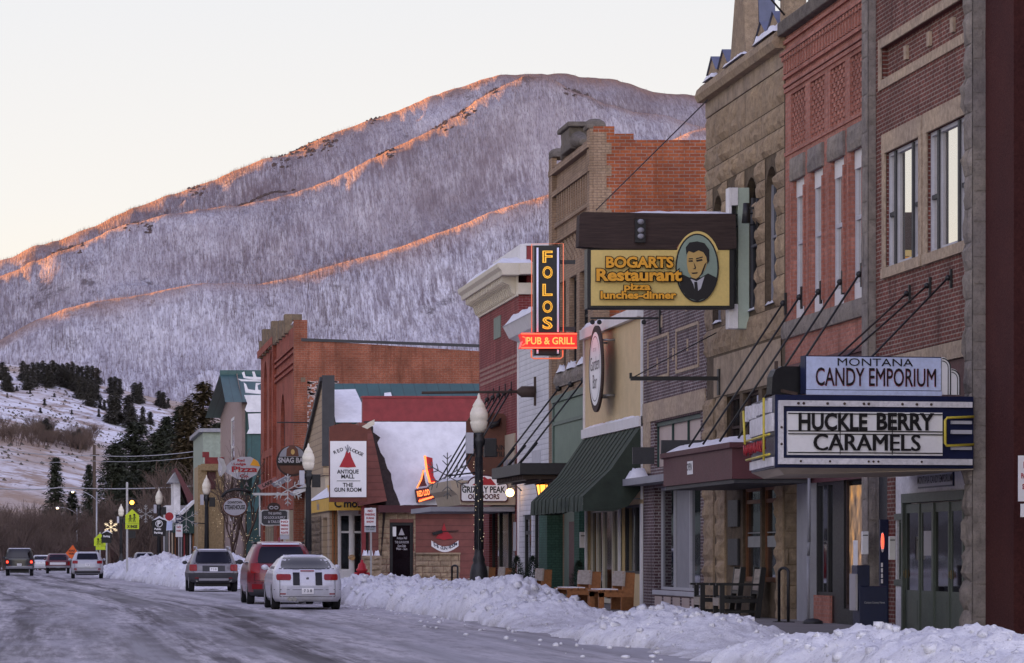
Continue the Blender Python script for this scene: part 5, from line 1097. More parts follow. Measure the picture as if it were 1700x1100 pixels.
def patch(u0, u1, v0, v1): mb.cut(); mb.v_ = None; f = lambda u, v, h: (X+.45+u, Yn-.3+4.5*v-.03*h, 7.3+2.05*v+.07*h); mb.add([f(u0, v0, 1), f(u1, v0, 1), f(u1+r4.uniform(-.3, .1), (v0+v1)/2, 1), f(u1-.3, v1, 1), f(u0+.2, v1*.98, 1), f(u0, (v0+v1)/2, 1)], [(0, 1, 2, 3, 4, 5)])
patch(0, 1.5, 0, .82); patch(1.5, 2.3, 0, .62); patch(2.3, 3.1, 0, .74)
for k in range(6): u = 3.2+k*.95; patch(u, u+r4.uniform(.5, .8), 0.2, r4.uniform(.42, .62))
mb.build('roof_snow', SNOWR, b)
mb = MB(); mb.box(X+.35, X+.9, Yn-.25, Yn+.3, 5.2, 6.9).box(X+.25, X+1.0, Yn-.35, Yn+.4, 6.9, 7.05); mb.build('chimney', M['maroon_dark'], b)
mb = MB(); snowcap(mb, X+.25, X+1.0, Yn-.35, Yn+.4, 7.04, .25, 4, 4); mb.build('chimney_snow', SNOWR, b)
for h in ((159.5, 162.5, .5, 3.0), (163.2, 166, .5, 3.0)): win_x(b, X, h, M['white'], M['glass'], (.5,), (.7,), .12, .06, 'shop_window')
mb = MB(); ashlar(mb, X-.02, 166.3, 171.3, .1, 3.2, rowsplit(3.1, rr, .2, .35), .4, rr, (), (.02, .08)); mb.box(X-.1, X+.01, 166.5, 167.1, .1, 3.2); mb.build('stone_front', M['sandstone_dark'], b)
Yn = 139.4; s = F/Yn; b = thing('white_framed_shop', (11.5, 145, 0), 'shop front with white framed windows under the yellow awning', 'building'); x0, x1, zc_ = ctr(548, 0)[0], ctr(606, 0)[0], ctr(0, 842)[1]; xm = ctr(561, 0)[0]
w1_, w2_ = (ctr(564, 0)[0], ctr(582, 0)[0], .75, 3.0), (ctr(586, 0)[0], ctr(602, 0)[0], .3, 3.0)
mb = MB(); wall_y(mb, Yn, xm, x1, 0, zc_+.5, [w1_, w2_], .15); mb.build('white_wall', M['white'], b)
mb = MB(); mb.quad((x0, Yn+.3, 0), (xm, Yn+.3, 0), (xm, Yn+.3, zc_+.4), (x0, Yn+.3, zc_+.4)); wall_x(mb, x0, Yn+.3, 152, 0, zc_+.4, [(Yn+1.5, Yn+4, .6, 2.9)], .2); mb.quad((x0, 152, 0), (12.3, 152, 0), (12.3, 152, zc_), (x0, 152, zc_)); mb.quad((x0, Yn, zc_+.45), (12.3, Yn, zc_+.45), (12.3, 152, zc_+.45), (x0, 152, zc_+.45)); mb.build('timber_wall', M['log'], b)
mb = MB(); ashlar(mb, x0-.02, Yn+4.6, 151.5, .1, 3.0, rowsplit(2.9, rr, .2, .35), .4, rr, (), (.02, .08)); mb.build('stone_front', M['sandstone_dark'], b)
for h in (w1_, w2_):
    mb = MB(); mb.box(h[0], h[0]+.06, Yn+.06, Yn+.1, h[2], h[3]).box(h[1]-.06, h[1], Yn+.06, Yn+.1, h[2], h[3]).box(h[0]+.06, h[1]-.06, Yn+.06, Yn+.1, 2.25, 2.33).box(h[0]+.06, h[1]-.06, Yn+.06, Yn+.1, h[3]-.06, h[3]).box(h[0]+.06, h[1]-.06, Yn+.06, Yn+.1, h[2], h[2]+.06); w = mb.build('window', M['white'], b)
    mb = MB(); mb.quad((h[0], Yn+.12, h[2]), (h[1], Yn+.12, h[2]), (h[1], Yn+.12, h[3]), (h[0], Yn+.12, h[3])); mb.build('pane', M['glass'], w)
mb = MB()
for p in (552, 557): mb.box(ctr(p, 0)[0], ctr(p+2.5, 0)[0], Yn+.18, Yn+.29, .1, zc_)
mb.build('board', M['wood_orange'], b); mb = MB(); mb.ball(at(584, 925, Yn-.1), .14, 8, 6, (1, .6, .8)); mb.build('window_lamp', M['warm_room'], b)
a_ = thing('yellow_awning', (11.2, 139, 3.5), 'yellow box awning with black script and snow on top', 'awning'); Yq = 138.3; s = F/Yq; xa, xb, z0, z1 = ctr(546, 0)[0], ctr(604, 0)[0], ctr(0, 847)[1], ctr(0, 826)[1]
mb = MB(); mb.prism([(xa, z0), (xb, z0), (xb, z1), (xa, z1)], (0, Yq, 0), EX, EZ, (0, .05, 0)); mb.quad((xa, Yq+.05, z0), (xa, Yq+.05, z1), (xa, 151, z1), (xa, 151, z0)); mb.quad((xa, Yq+.05, z1), (xb, Yq+.05, z1), (xb, 151, z1+.75), (xa+.9, 151, z1+.75)); mb.build('cloth', M['awning_yellow'], a_)
mb = MB(); mb.add([(xa-.02, Yq+.1, z1+.02), (xa+.95, Yq+.1, z1+.72), (xa+.95, 150, z1+.72), (xa-.02, 150, z1+.02), (xa+.95, Yq+.1, z1+.0)], [(0, 1, 2, 3), (0, 4, 1)]); mb.build('snow', SNOWR, a_)
sign_text(a_, "C'mor", 578, 836, Yq-.01, 13, M['ink'], .03, 46); wall_text(a_, xa-.01, 'Florals', 144, (z0+z1)/2, .5, M['grey_paint'], bold=.02)
t = thing('flue_pipe', (11.3, 165, 6), 'pair of dark tall vent pipes rising beside the log gable', 'pipe'); Yq = 166; s = F/Yq; mb = MB()
mb.box(ctr(535, 0)[0], ctr(547, 0)[0], Yq, Yq+.35, ctr(0, 700)[1], ctr(0, 661)[1]); mb.build('cowl', M['charcoal'], t); mb = MB()
for p in (524, 533, 539, 544): mb.cut(); mb.tube([c3(p, 700 if p > 535 else 697, Yq+.1), c3(p+.5, 812, Yq+.1)], .055, 6)
mb.build('pipe', M['black_iron'], t); mb = MB(); mb.tube([c3(460, 701, Yq), c3(530, 701, Yq)], .03, 5); mb.build('crossbar', M['black_iron'], t)
# ================================================================ two-storey rust brick block
Yn = 172.0; s = F/Yn; X = ctr(500, 0)[0]; y1 = F*X/(433-XV); zt = ctr(0, 566)[1]; ym = fy(458, X)
b = thing('rust_brick_block', (X, 188, 0), 'two storey rust red brick block with arched windows and stepped parapet', 'building')
ar = [(fy(443, X), fy(438, X), 7.4, 12.6, 1), (fy(453, X), fy(447, X), 7.4, 12.9, 1)]; ar2 = [(fy(p+3.2, X), fy(p, X), 4.2, 7.0) for p in (436.5, 441.5, 446.5, 451.5)]; nw = [(fy(473, X), fy(466, X), 4.4, 10.0, 1), (fy(484, X), fy(477.5, X), 4.4, 9.7, 1)]; gfw = [(Yn+2, Yn+8, .5, 3.2), (Yn+10, y1-2, .5, 3.2)]
mb = MB(); wall_x(mb, X, Yn, y1, 0, 12.2, nw+gfw, .3) if False else None
wall_x(mb, X, ym, y1, 0, 13.4, ar+ar2+[(ym+2, y1-2, .5, 3.2)], .35); wall_x(mb, X, Yn, ym, 0, 13.0, [nw[0], (Yn+2, ym-1, .5, 3.2)], .35)
for z in (11.9, 11.6, 11.1, 10.8, 3.7): mb.box(X-.12, X+.003, Yn+.02, ym, z, z+.14)
mb.box(X-.22, X+.003, ym, y1, 13.0, 13.4); mb.box(X-.2, X+.003, ym-.3, ym+.5, 3.5, 13.2); mb.build('front_wall', M['brick_far_front'], b)
mb = MB(); x2 = X+26
mb.add([(X, Yn, 0), (x2, Yn, 0), (x2, Yn, ctr(0, 594)[1]), (ctr(800, 0)[0], Yn, ctr(0, 583)[1]), (ctr(518, 0)[0], Yn, ctr(0, 565)[1]), (ctr(500, 0)[0], Yn, ctr(0, 563)[1])], [(0, 1, 2, 3, 4, 5)]); mb.box(X-.02, ctr(499, 0)[0]+.05, Yn-.02, Yn+.6, ctr(0, 566)[1], ctr(0, 531)[1]); mb.box(X-.06, ctr(499, 0)[0]+.08, Yn-.06, Yn+.0, 0, ctr(0, 560)[1]) if False else None
mb.box(X-.35, X+.3, Yn-.03, Yn+.62, 0, ctr(0, 531)[1]); mb.quad((x2, Yn, 0), (x2, y1, 0), (x2, y1, 11), (x2, Yn, 11)); mb.build('side_wall', M['brick_far'], b)
mb = MB(); mb.add([(ctr(500, 0)[0], Yn-.06, ctr(0, 566)[1]), (x2, Yn-.06, ctr(0, 597)[1]), (x2, Yn-.06, ctr(0, 592)[1]), (ctr(500, 0)[0], Yn-.06, ctr(0, 561)[1]), (ctr(500, 0)[0], Yn+.5, ctr(0, 561)[1]), (x2, Yn+.5, ctr(0, 592)[1])], [(0, 1, 2, 3), (3, 2, 5, 4)]); mb.build('roof_flashing', M['charcoal'], b)
mb = MB(); mb.box(X-.4, X+.05, Yn+.1, Yn+.7, ctr(0, 531)[1], ctr(0, 521)[1])
for p, z in ((459, 13.9), (463, 13.7), (468, 13.9), (473, 13.7), (478, 13.9), (436, 13.9), (441, 14.4), (446, 14.2), (452, 13.9), (456, 14.3)): y = fy(p, X); mb.box(X-.2, X+.3, y-.5, y+.5, 12.9, z)
mb.build('parapet', M['sandstone_dark'], b)
mb = MB(); snowcap(mb, X-.2, X+.3, Yn+2, Yn+5, 13.0, .2); mb.build('snow', SNOWR, b)
for h in ar: win_x(b, X, h, M['maroon_dark'], M['glass'], (), (.3, .6), .15, .22)
for h in ar2: win_x(b, X, h, M['maroon_dark'], M['glass'], (), (.5,), .15, .22)
win_x(b, X, nw[0], M['charcoal'], M['glass'], (), (.5,), .15, .2)
for h in ((ym+2, y1-2, .5, 3.2), (Yn+2, ym-1, .5, 3.2)): win_x(b, X, h, M['beige'], M['glass'], (.2, .4, .6, .8), (), .2, .15, 'shop_window')
mb = MB(); r5 = random.Random(21); M['whitewash'] = pm('old_whitewash', (.52, .42, .40), .95, .5, 2)
for k in range(230):
    px, py = r5.uniform(505, 556), 634+76*r5.random()**1.2; 
    if px > 540-(py-640)*.0 and py > 668: continue
    w = r5.uniform(.06, .30); p = ctr(px, py); mb.quad((p[0], Yn-.004, p[1]), (p[0]+w, Yn-.004, p[1]), (p[0]+w, Yn-.004, p[1]+.085), (p[0], Yn-.004, p[1]+.085))
mb.build('flaking_whitewash', M['whitewash'], b)
mb = MB(); mb.box(ctr(500, 0)[0]-.02, ctr(507, 0)[0], Yn-.04, Yn+.0, ctr(0, 634)[1], ctr(0, 626)[1]); mb.build('keystone', M['sandstone_dark'], b)
mb = MB(); mb.box(X-.5, X+.05, Yn+.8, Yn+2.2, .12, 3.6); mb.lathe([(.55, .12), (.42, .5), (.4, 3.0), (.62, 3.4), (.62, 3.6)], (X-.2, Yn+4.5, 0), 12); mb.build('front_column', M['beige'], b)
# ================================================================ pinkish building with steep green snowy roof
Yn = 212.0; s = F/Yn; X = ctr(402, 0)[0]; y1 = fy(366, X)
b = thing('green_roof_building', (X, 228, 0), 'tall pinkish stucco building with a steep green metal roof half covered by snow', 'building'); zE = ctr(0, 662)[1]; zR = ctr(0, 611)[1]
hw = [(fy(389, X), fy(383, X), 6.4, 10.2), (fy(389, X), fy(381, X), 3.6, 5.2)]
mb = MB(); shell(mb, X, Yn+.5, y1, zE, 10, True, True, 0, hw, .25); mb.quad((X, Yn+.5, zE), (X, y1, zE), (X, y1-6, zR), (X, Yn+6, zR)); mb.build('wall', M['pink_stucco'], b)
for h in hw: win_x(b, X, h, M['white'], M['glass'], (), (.5,), .2, .02)
mb = MB(); xr = X+14; xl = ctr(382, 0)[0]
mb.quad((xl-.3, Yn-.2, zE-.2), (xr, Yn-.2, zE-.2), (xr, Yn+7, zR), (xl-.3, Yn+7, zR)); mb.box(xl-.3, xr, Yn+6.9, Yn+7.2, zR-.2, zR+.25); mb.quad((xl-.3, Yn+7, zR), (xr, Yn+7, zR), (xr, y1+.5, zE), (xl-.3, y1+.5, zE)); mb.build('roof', M['green_roof'], b)
mb = MB(); mb.box(X+.2, X+10, Yn-.1, Yn+.4, 0, zE-.4); mb.build('green_side_wall', M['dark_green'], b)
mb = MB(); Yf_ = Yn-.3
def spat(pts): mb.cut(); mb.prism([ctr(*p) for p in pts], (0, Yf_, 0), EX, EZ, (0, -.12, 0))
for P0 in ([(401, 619), (404, 628), (433, 632), (440, 632), (440, 627), (425, 626), (422, 617), (418, 617), (420, 626), (407, 625), (405, 617)], [(394, 629), (400, 633), (440, 634), (440, 631), (403, 630)], [(404, 635), (407, 652), (440, 655), (440, 650), (428, 647), (427, 640), (434, 636), (424, 636), (423, 648), (411, 646), (408, 638)], [(405, 656), (410, 670), (406, 680), (409, 684), (440, 684), (440, 656)], [(411, 687), (413, 712), (409, 720), (440, 720), (440, 686)]): spat(P0)
mb.build('roof_snow', SNOWR, b)
mb = MB(); mb.quad((X+.3, Yn-.22, 4), (X+10, Yn-.22, 4), (X+10, Yn-.22, zE), (X+.3, Yn-.22, zE)); mb.build('lower_roof', M['green_roof'], b)
# ================================================================ sage building, ornate little front, dark red gable
Yn = 252.0; s = F/Yn; X = ctr(337, 0)[0]; y1 = fy(321, X); b = thing('sage_building', (X, 270, 0), 'plain pale sage green building with a flat roof behind the gilded shop front', 'building')
mb = MB(); mb.quad((X, Yn, 0), (X+9, Yn, 0), (X+9, Yn, ctr(0, 716)[1]), (X, Yn, ctr(0, 716)[1])); wall_x(mb, X, Yn, y1, 0, ctr(0, 716)[1]); M['sage_light'] = pm('sage_render', (.30, .35, .29), .8); mb.build('wall', M['sage_light'], b)
mb = MB(); mb.box(X-.3, X+9, Yn-.3, y1, ctr(0, 717)[1], ctr(0, 711)[1]); mb.build('roof_edge', M['grey_paint'], b)
Yn = 235.0; s = F/Yn; b = thing('gilded_shop_front', (ctr(355, 0)[0], Yn, 0), 'small ornate shop front with gold trim and red cresting', 'building'); X = ctr(331, 0)[0]
M['gold'] = pm('gold_trim', (.36, .26, .14), .7, .4, 8)
mb = MB(); mb.box(X, X+6, Yn, Yn+9, 0, ctr(0, 772)[1]); mb.box(X-.1, X+.5, Yn-.2, Yn, 0, ctr(0, 772)[1]); mb.box(ctr(359, 0)[0], ctr(371, 0)[0], Yn-.3, Yn-.003, 0, ctr(0, 772)[1]); mb.build('wall', M['gold'], b)
mb = MB(); mb.box(ctr(335, 0)[0], ctr(358, 0)[0], Yn-.05, Yn-.004, ctr(0, 812)[1], ctr(0, 783)[1]); mb.build('panel', M['purple_paint'], b)
mb = MB(); mb.box(ctr(333, 0)[0], ctr(371, 0)[0], Yn-.5, Yn-.01, ctr(0, 781)[1], ctr(0, 770)[1]); mb.build('frieze', M['gold'], b)
mb = MB(); mb.box(ctr(340, 0)[0], ctr(371, 0)[0], Yn-.45, Yn+.2, ctr(0, 770)[1], ctr(0, 759)[1]).box(ctr(336, 0)[0], ctr(347, 0)[0], Yn-.3, Yn+.2, ctr(0, 759)[1], ctr(0, 750)[1]); mb.build('cresting', M['red_paint'], b)
a_ = thing('sloped_green_awning', (9, 240, 3.5), 'green awning with snowy top edge low down on the far pavement', 'awning'); Yq = 244; s = F/Yq
mb = MB(); mb.prism([ctr(*p) for p in ((287, 884), (290, 868), (325, 832), (338, 830), (338, 886))], (0, Yq, 0), EX, EZ, (0, 6, 0)); mb.build('cloth', M['dark_green'], a_)
mb = MB(); mb.prism([ctr(*p) for p in ((287, 863), (290, 867), (327, 831), (323, 829))], (0, Yq-.3, 0), EX, EZ, (0, 6.4, 0)); mb.build('snow', SNOWR, a_)
b = thing('wooden_shop_front', (9.5, 246, 0), 'low shop front of tan and red boards under the far green awning', 'building'); cols = ['wood_orange', 'beige', 'wood_brown', 'maroon_dark', 'grey_paint', 'red_paint', 'wood_dark', 'light_grey']
mb = MB(); mb.box(ctr(279, 0)[0], ctr(362, 0)[0], Yq+.5, Yq+8, 0, ctr(0, 880)[1]); mb.build('wall', M['charcoal'], b)
for k in range(16): mb = MB(); p = 280+k*5; mb.box(ctr(p, 0)[0], ctr(p+2.6, 0)[0], Yq+.3, Yq+.5, 0, ctr(0, 884)[1]); mb.build('board', M[cols[k % 8]], b)
Yq = 290; s = F/Yq; b = thing('dark_red_gable', (9, Yq, 0), 'dark red pitched roof far along the street with white gable wall', 'building')
mb = MB(); mb.prism([ctr(*p) for p in ((289, 778), (293, 776), (322, 826), (318, 850), (308, 822))], (0, Yq, 0), EX, EZ, (0, 8, 0)); mb.build('roof', M['maroon_dark'], b)
mb = MB(); mb.box(ctr(289, 0)[0], ctr(300, 0)[0], Yq+1, Yq+8, 0, ctr(0, 800)[1]); mb.box(ctr(276, 0)[0], ctr(320, 0)[0], Yq+2, Yq+8, 0, ctr(0, 838)[1]); mb.build('wall', M['white_worn'], b)
mb = MB(); mb.prism([ctr(*p) for p in ((280, 800), (292, 782), (304, 802))], (0, Yq+.6, 0), EX, EZ, (0, 6, 0)); mb.build('grey_gable', M['grey_paint'], b)
# ================================================================ theatre marquee
t = thing('marquee', (12.3, 53, 3.4), 'old theatre marquee with black movable letters on white rows', 'marquee')
A = Vector((13.84, 52.95, 0)); B = Vector((10.70, 52.3, 0)); KA = .779; U = (A-B).normalized(); Nn = U.cross(EZ); L = (A-B).length/KA; UU = U*KA     # U runs from the street end to the wall; Nn faces the camera
C_ = Vector((11.0, 55.6, 0)); zb, zt = 2.67, 3.76
fl = lambda a, z, o=0: B+UU*a+EZ*z+Nn*o
mb = MB(); mb.add([B+EZ*zb, A+EZ*zb, Vector((13.84, 57.6, zb)), C_+EZ*zb, B+EZ*zt, A+EZ*zt, Vector((13.84, 57.6, zt)), C_+EZ*zt], [(0, 1, 2, 3), (4, 5, 6, 7), (0, 1, 5, 4), (3, 0, 4, 7), (2, 3, 7, 6)]); mb.build('cabinet', M['navy'], t)
def panel(mb, a0, a1, z0, z1, o0, o1):
    c = fl((a0+a1)/2, (z0+z1)/2, (o0+o1)/2); return mb.obox(c, UU*(a1-a0)/2, EZ*(z1-z0)/2, Nn*(o1-o0)/2)
L1 = 3.45                                          # where the letter board ends and the rounded end begins
mb = MB(); panel(mb, .06, L-.05, zt-.17, zt-.085, 0, .05); panel(mb, .06, L-.05, zb+.05, zb+.14, 0, .05); panel(mb, .06, .15, zb+.14, zt-.17, 0, .05); mb.build('white_border', M['white_worn'], t)
mb = MB(); panel(mb, .24, L1, zb+.19, zt-.25, .0, .03); mb.build('letter_board', M['sign_white'], t)
mb = MB()
for z in (zb+.225, zb+.505, zb+.55, zt-.28): panel(mb, .25, L1-.01, z-.008, z+.008, .03, .045)
for a in (1.32, 2.4): panel(mb, a-.006, a+.006, zb+.2, zt-.26, .03, .038)
mb.build('letter_rail', M['ink'], t)
def mtext(par, txt, a, z, h, m, w=None, bold=.02, o=.05, ext=.012, name='lettering', outline=0):
    p = fl(a, z, o); q = MB(); q.text(txt, p, U, EZ, h/.70, 'CENTER', bold, ext, outline)
    if w:
        uu = [(Vector(k)-p).dot(U) for k in q.v]; c0, k_ = (max(uu)+min(uu))/2, w*KA/(max(uu)-min(uu)); q.v = [tuple(Vector(k)+U*((e-c0)*k_-e)) for k, e in zip(q.v, uu)]
    return q.build(name, m, par)
mtext(t, 'HUCKLE', 1.16, zb+.675, .245, M['ink'], 1.42, .035); mtext(t, 'BERRY', 2.66, zb+.685, .245, M['ink'], 1.2, .035); [mtext(t, 'CARAMELS', 1.86+d_, zb+.365, .245, M['ink'], 2.2, 0, .05+d_*.1) for d_ in (-.008, .004, .016)]
mb = MB()
for a in (.45, .56, 1.05, 1.4, 1.8, 1.9, 2.6, 2.9, 3.2): mb.lathe([(.026, 0), (.026, .012), (.012, .02)], (0, 0, 0), 8) if False else mb.ball(fl(a, zt-.128, .055), .022, 6, 4)
for a in (.5, 1.1, 1.9, 2.0, 2.1, 3.0): mb.ball(fl(a, zb+.095, .055), .018, 6, 4)
for z in (.35, .6): mb.ball(fl(.105, zb+z, .055), .02, 6, 4)
mb.build('lamp_socket', M['rust_steel'], t)
mb = MB()
for z, h in ((zb+.28, .05), (zb+.52, .06), (zt-.42, .05)): panel(mb, L1+.18, L-.06, z, z+h, .01, .05)
mb.build('silver_band', M['light_grey'], t)
mb = MB(); pts = [fl(L-.05, zb+.36, .09), fl(L1+.05, zb+.34, .09), fl(L1+.02, zb+.38, .09), fl(L1+.02, zb+.72, .09), fl(L1+.06, zb+.76, .09), fl(L-.05, zb+.78, .09)]
mb.tube(pts, .022, 6); mb.build('yellow_tube', M['yellow_paint'], t)
# street end with broken neon
Ve = (C_-B).normalized(); Ne = EZ.cross(Ve); Ne = -Ne if Ne.x > 0 else Ne; Le = (C_-B).length; fe = lambda a, z, o=0: B+Ve*a+EZ*z+Ne*o
mb = MB()
for z0, z1 in ((zb+.03, zb+.16), (zb+.55, zb+.82)): c = fe(Le/2, (z0+z1)/2, .02); mb.obox(c, Ve*Le*.47, EZ*(z1-z0)/2, Ne*.02)
for k in range(7): c = fe(.5+k*.55, zb+.95, .02); mb.obox(c, Ve*.12, EZ*rr.uniform(.05, .13), Ne*.02)
mb.build('peeling_panel', M['white_worn'], t)
mb = MB()
for z in (zb+.20, zb+.50): mb.tube([fe(.05, z, .08), fe(Le, z, .08)], .02, 5)
mb.tube([fe(.6, zb+.12, .1), fe(.6, zt-.02, .1)], .02, 5).tube([fe(Le, zb+.45, .1), fe(Le+.25, zt-.1, .1)], .02, 5); mb.build('yellow_tube', M['yellow_paint'], t)
mb = MB()
for k in range(12): a = .7+k*.27; mb.tube([fe(a, zb+.26+.05*rr.random(), .07), fe(a+rr.uniform(-.08, .1), zb+.34, .08), fe(a+rr.uniform(-.1, .1), zb+.44, .07)], .018, 5)
mb.build('broken_neon_tube', M['sign_red'], t)
mb = MB(); mb.add([B+EZ*(zb-.10)+EX*.2+EY*.3, A+EZ*(zb-.02), Vector((13.9, 57.5, zb-.02)), C_+EZ*(zb-.10)+EX*.2, B+EZ*(zb-.005)+EX*.05, A+EZ*(zb-.005), Vector((13.95, 57.5, zb-.005)), C_+EZ*(zb-.005)], [(0, 1, 2, 3), (4, 5, 6, 7), (0, 1, 5, 4), (1, 2, 6, 5), (2, 3, 7, 6), (3, 0, 4, 7)]); mb.build('soffit', M['beige'], t)
# top name board
t2 = thing('roof_name_board', (12.5, 53, 4), 'pale blue board with dark red edged letters on top of the marquee', 'sign'); z0, z1 = zt+.03, zt+.60
a0, a1 = .70, 3.50
mb = MB(); panel(mb, a0-.01, a1+.02, z0, z1, -.30, -.12); mb.build('cabinet', M['navy'], t2)
mb = MB(); panel(mb, a0+.01, a1, z0+.06, z1-.015, -.12, -.10); panel(mb, a0+.005, a1+.01, z0-.02, z0+.05, -.12, -.09); mb.build('face', M['blue_sign'], t2)
def arcs(a, w, h):
    P = [(a, 0), (a+w, 0), (a+w, h-w*.8)]+[(a+w*math.cos(k), h-w*.8+w*.8*math.sin(k)) for k in np.linspace(0, math.pi/2, 8)]+[(a, h)]; return P
mb = MB(); 
for a, w, h in ((a1+.025, .19, .57), (a1+.22, .19, .40)): mb.cut(); mb.prism(arcs(a, w, h), B+EZ*z0-Nn*.30, UU, EZ, Nn*.18)
mb.build('stepped_wing', M['sign_white'], t2)
mb = MB()
for a, w, h in ((a1+.025, .19, .57), (a1+.22, .19, .40)):
    P0 = [fl(p, z0+q, -.11) for p, q in arcs(a+.01, w-.02, h-.02)[1:-1]]; mb.tube(P0, .008, 4)
    P0 = [fl(p, z0+q, -.11) for p, q in arcs(a+.01, w-.07, h-.06)[1:-1]]; mb.tube(P0, .006, 4)
mb.build('wing_outline', M['ink'], t2)
mtext(t2, 'MONTANA', 2.12, z1-.10, .115, M['ink'], 1.57, 0, -.095, .012); mtext(t2, 'CANDY EMPORIUM', 2.13, z0+.24, .27, M['ink'], 2.5, .0, -.095, .02); mtext(t2, 'CANDY EMPORIUM', 2.14, z0+.235, .27, M['sign_red'], 2.5, -.0, -.092, 0, 'neon_lettering', .012)
t3 = thing('marquee_back_board', (11.5, 54, 4), 'black rounded back of a second board beside the pale blue name board', 'sign')
mb = MB(); P0 = [(0, 0), (.72, 0), (.72, .42), (.22, .42), (.08, .36), (.02, .26)]; mb.prism(P0, fl(.16, z0, -.62), UU, EZ, Nn*.2); mb.build('board', M['black'], t3)
mb = MB(); mb.bar(fl(.3, z0, -.5), fl(.3, z0+.5, -.5), .05).bar(fl(.68, z0, -.42), fl(.35, z0+.05, -.42), .05); mb.build('strut', M['rust_steel'], t3)
t4 = thing('marquee_stays', (13, 55, 6), 'three black stay rods holding up the marquee from the dark brick wall', 'rods')
for p, q, e in ((1512, 487, .75), (1546, 474, .9), (1581, 461, 1.55)):
    y = fy(p, 14.0); z = fz(p, q, 14.0); mb = MB(); mb.tube([(13.93, y, z), fl(e, zt+.05, -.5)], .017, 5).ball((13.93, y, z), .05, 6, 4).box(13.96, 13.995, y-.03, y+.03, z-.16, z+.14); mb.build('rod', M['black_iron'], t4)
# ================================================================ restaurant sign with portrait
Yq = 70.9; s = F/Yq; t = thing('restaurant_sign', (12.3, Yq, 6.5), 'cream yellow hanging sign with an oval portrait under a heavy dark timber beam', 'sign')
mb = MB(); mb.prism(outl([(973, 513), (1217, 513), (1217, 413), (973, 413)], 0), (0, Yq-.16, 0), EX, EZ, (0, .4, 0)); mb.build('cabinet', M['black'], t, bevel=.012)
mb = MB(); mb.prism(outl([(979, 508), (1208, 508), (1208, 416), (979, 416)], 0), (0, Yq-.178, 0), EX, EZ, (0, .017, 0)); el_ = [(1155+37*math.cos(a)*1.05, 446-61*math.sin(a)) for a in np.linspace(.45, math.pi-.45, 20)]
mb.prism(outl(el_, 0), (0, Yq-.215, 0), EX, EZ, (0, .036, 0)); mb.build('face', M['sign_yellow'], t)
mb = MB(); bm_ = [(960, 357), (966, 353), (1218, 357), (1220, 413), (1204, 416)]+[(1155+41*math.cos(a)*1.1, 452-62*math.sin(a)) for a in np.linspace(.62, math.pi-.62, 16)]+[(1118, 415), (1000, 414), (958, 410)]
mb.prism(outl(bm_, 0), (0, Yq-.20, 0), EX, EZ, (0, .42, 0)); mb.build('timber_beam', M['wood_dark'], t, bevel=.015)
mb = MB(); p0, p1 = ctr(1025, 355), ctr(1218, 357); snowcap(mb, p0[0], p1[0], Yq-.2, Yq+.2, p0[1]-.01, .055, 14, 5); mb.build('snow', SNOWR, t)
mb = MB(); mb.box(ctr(1051, 0)[0], ctr(1068, 0)[0], Yq-.27, Yq-.205, ctr(0, 404)[1], ctr(0, 365)[1]); mb.build('lamp_plate', M['black'], t)
mb = MB()
for py in (370, 384, 394): mb.cut(); mb.ball((ctr(1060, 0)[0], Yq-.29, ctr(0, py)[1]), .07, 8, 6, (1, .6, .8))
mb.build('spot_lamp', M['grey_paint'], t)
def oval(cx, cy, rx, ry, n=36): return [(cx+rx*math.cos(2*math.pi*k/n), cy+ry*math.sin(2*math.pi*k/n)) for k in range(n)]
def flat(par, name, m, P, Y, th=.008): q = MB(); q.prism(outl(P, 0), (0, Y, 0), EX, EZ, (0, th, 0)); return q.build(name, m, par)
Yp = Yq-.216
pr_ = flat(t, 'portrait', M['ink'], oval(1154, 446, 36, 57), Yp-.006, .006); flat(pr_, 'background', M['teal'], [(max(-99, 1154+33.5*math.cos(a)), 446+54.5*math.sin(a)) for a in np.linspace(0, 2*math.pi, 40)[:-1]], Yp-.010, .004)
suit = [(1121, 455), (1133, 458), (1141, 462), (1150, 460), (1160, 462), (1172, 455), (1186, 462), (1186, 470), (1180, 482), (1170, 495), (1154, 501), (1138, 495), (1127, 480)]
flat(pr_, 'dark_suit', M['ink'], suit, Yp-.014, .004)
face = [(1137, 428), (1139, 417), (1150, 410), (1164, 412), (1171, 420), (1171, 436), (1167, 448), (1161, 458), (1152, 464), (1145, 462), (1139, 452), (1137, 440)]
fc = flat(pr_, 'face', M['skin_print'], face, Yp-.018, .004)
hair = [(1136, 424), (1135, 412), (1141, 404), (1154, 402), (1166, 405), (1174, 416), (1174, 434), (1171, 440), (1169, 428), (1164, 420), (1156, 417), (1148, 421), (1140, 418)]
flat(fc, 'hair', M['ink'], hair, Yp-.022, .004)
for P0 in ([(1139, 434), (1146, 433), (1147, 436), (1140, 436)], [(1152, 433), (1162, 431), (1163, 434), (1153, 436)], [(1140, 430), (1147, 430), (1147, 431.5), (1140, 432)], [(1152, 430), (1163, 427), (1163, 429), (1152, 432)], [(1148, 436), (1150, 446), (1146, 448), (1151, 448.5), (1152, 445)], [(1144, 454), (1155, 453), (1154, 455.5), (1146, 456)], [(1166, 440), (1170, 436), (1163, 456), (1154, 464), (1160, 456)]): flat(fc, 'shading', M['ink'], P0, Yp-.022, .003)
flat(pr_, 'shirt', M['light_grey'], [(1143, 464), (1153, 468), (1166, 460), (1160, 480), (1151, 488), (1148, 474)], Yp-.018, .003); flat(pr_, 'tie', M['ink'], [(1149, 469), (1154, 469), (1156, 490), (1150, 492)], Yp-.022, .003)
Yl = Yq-.242
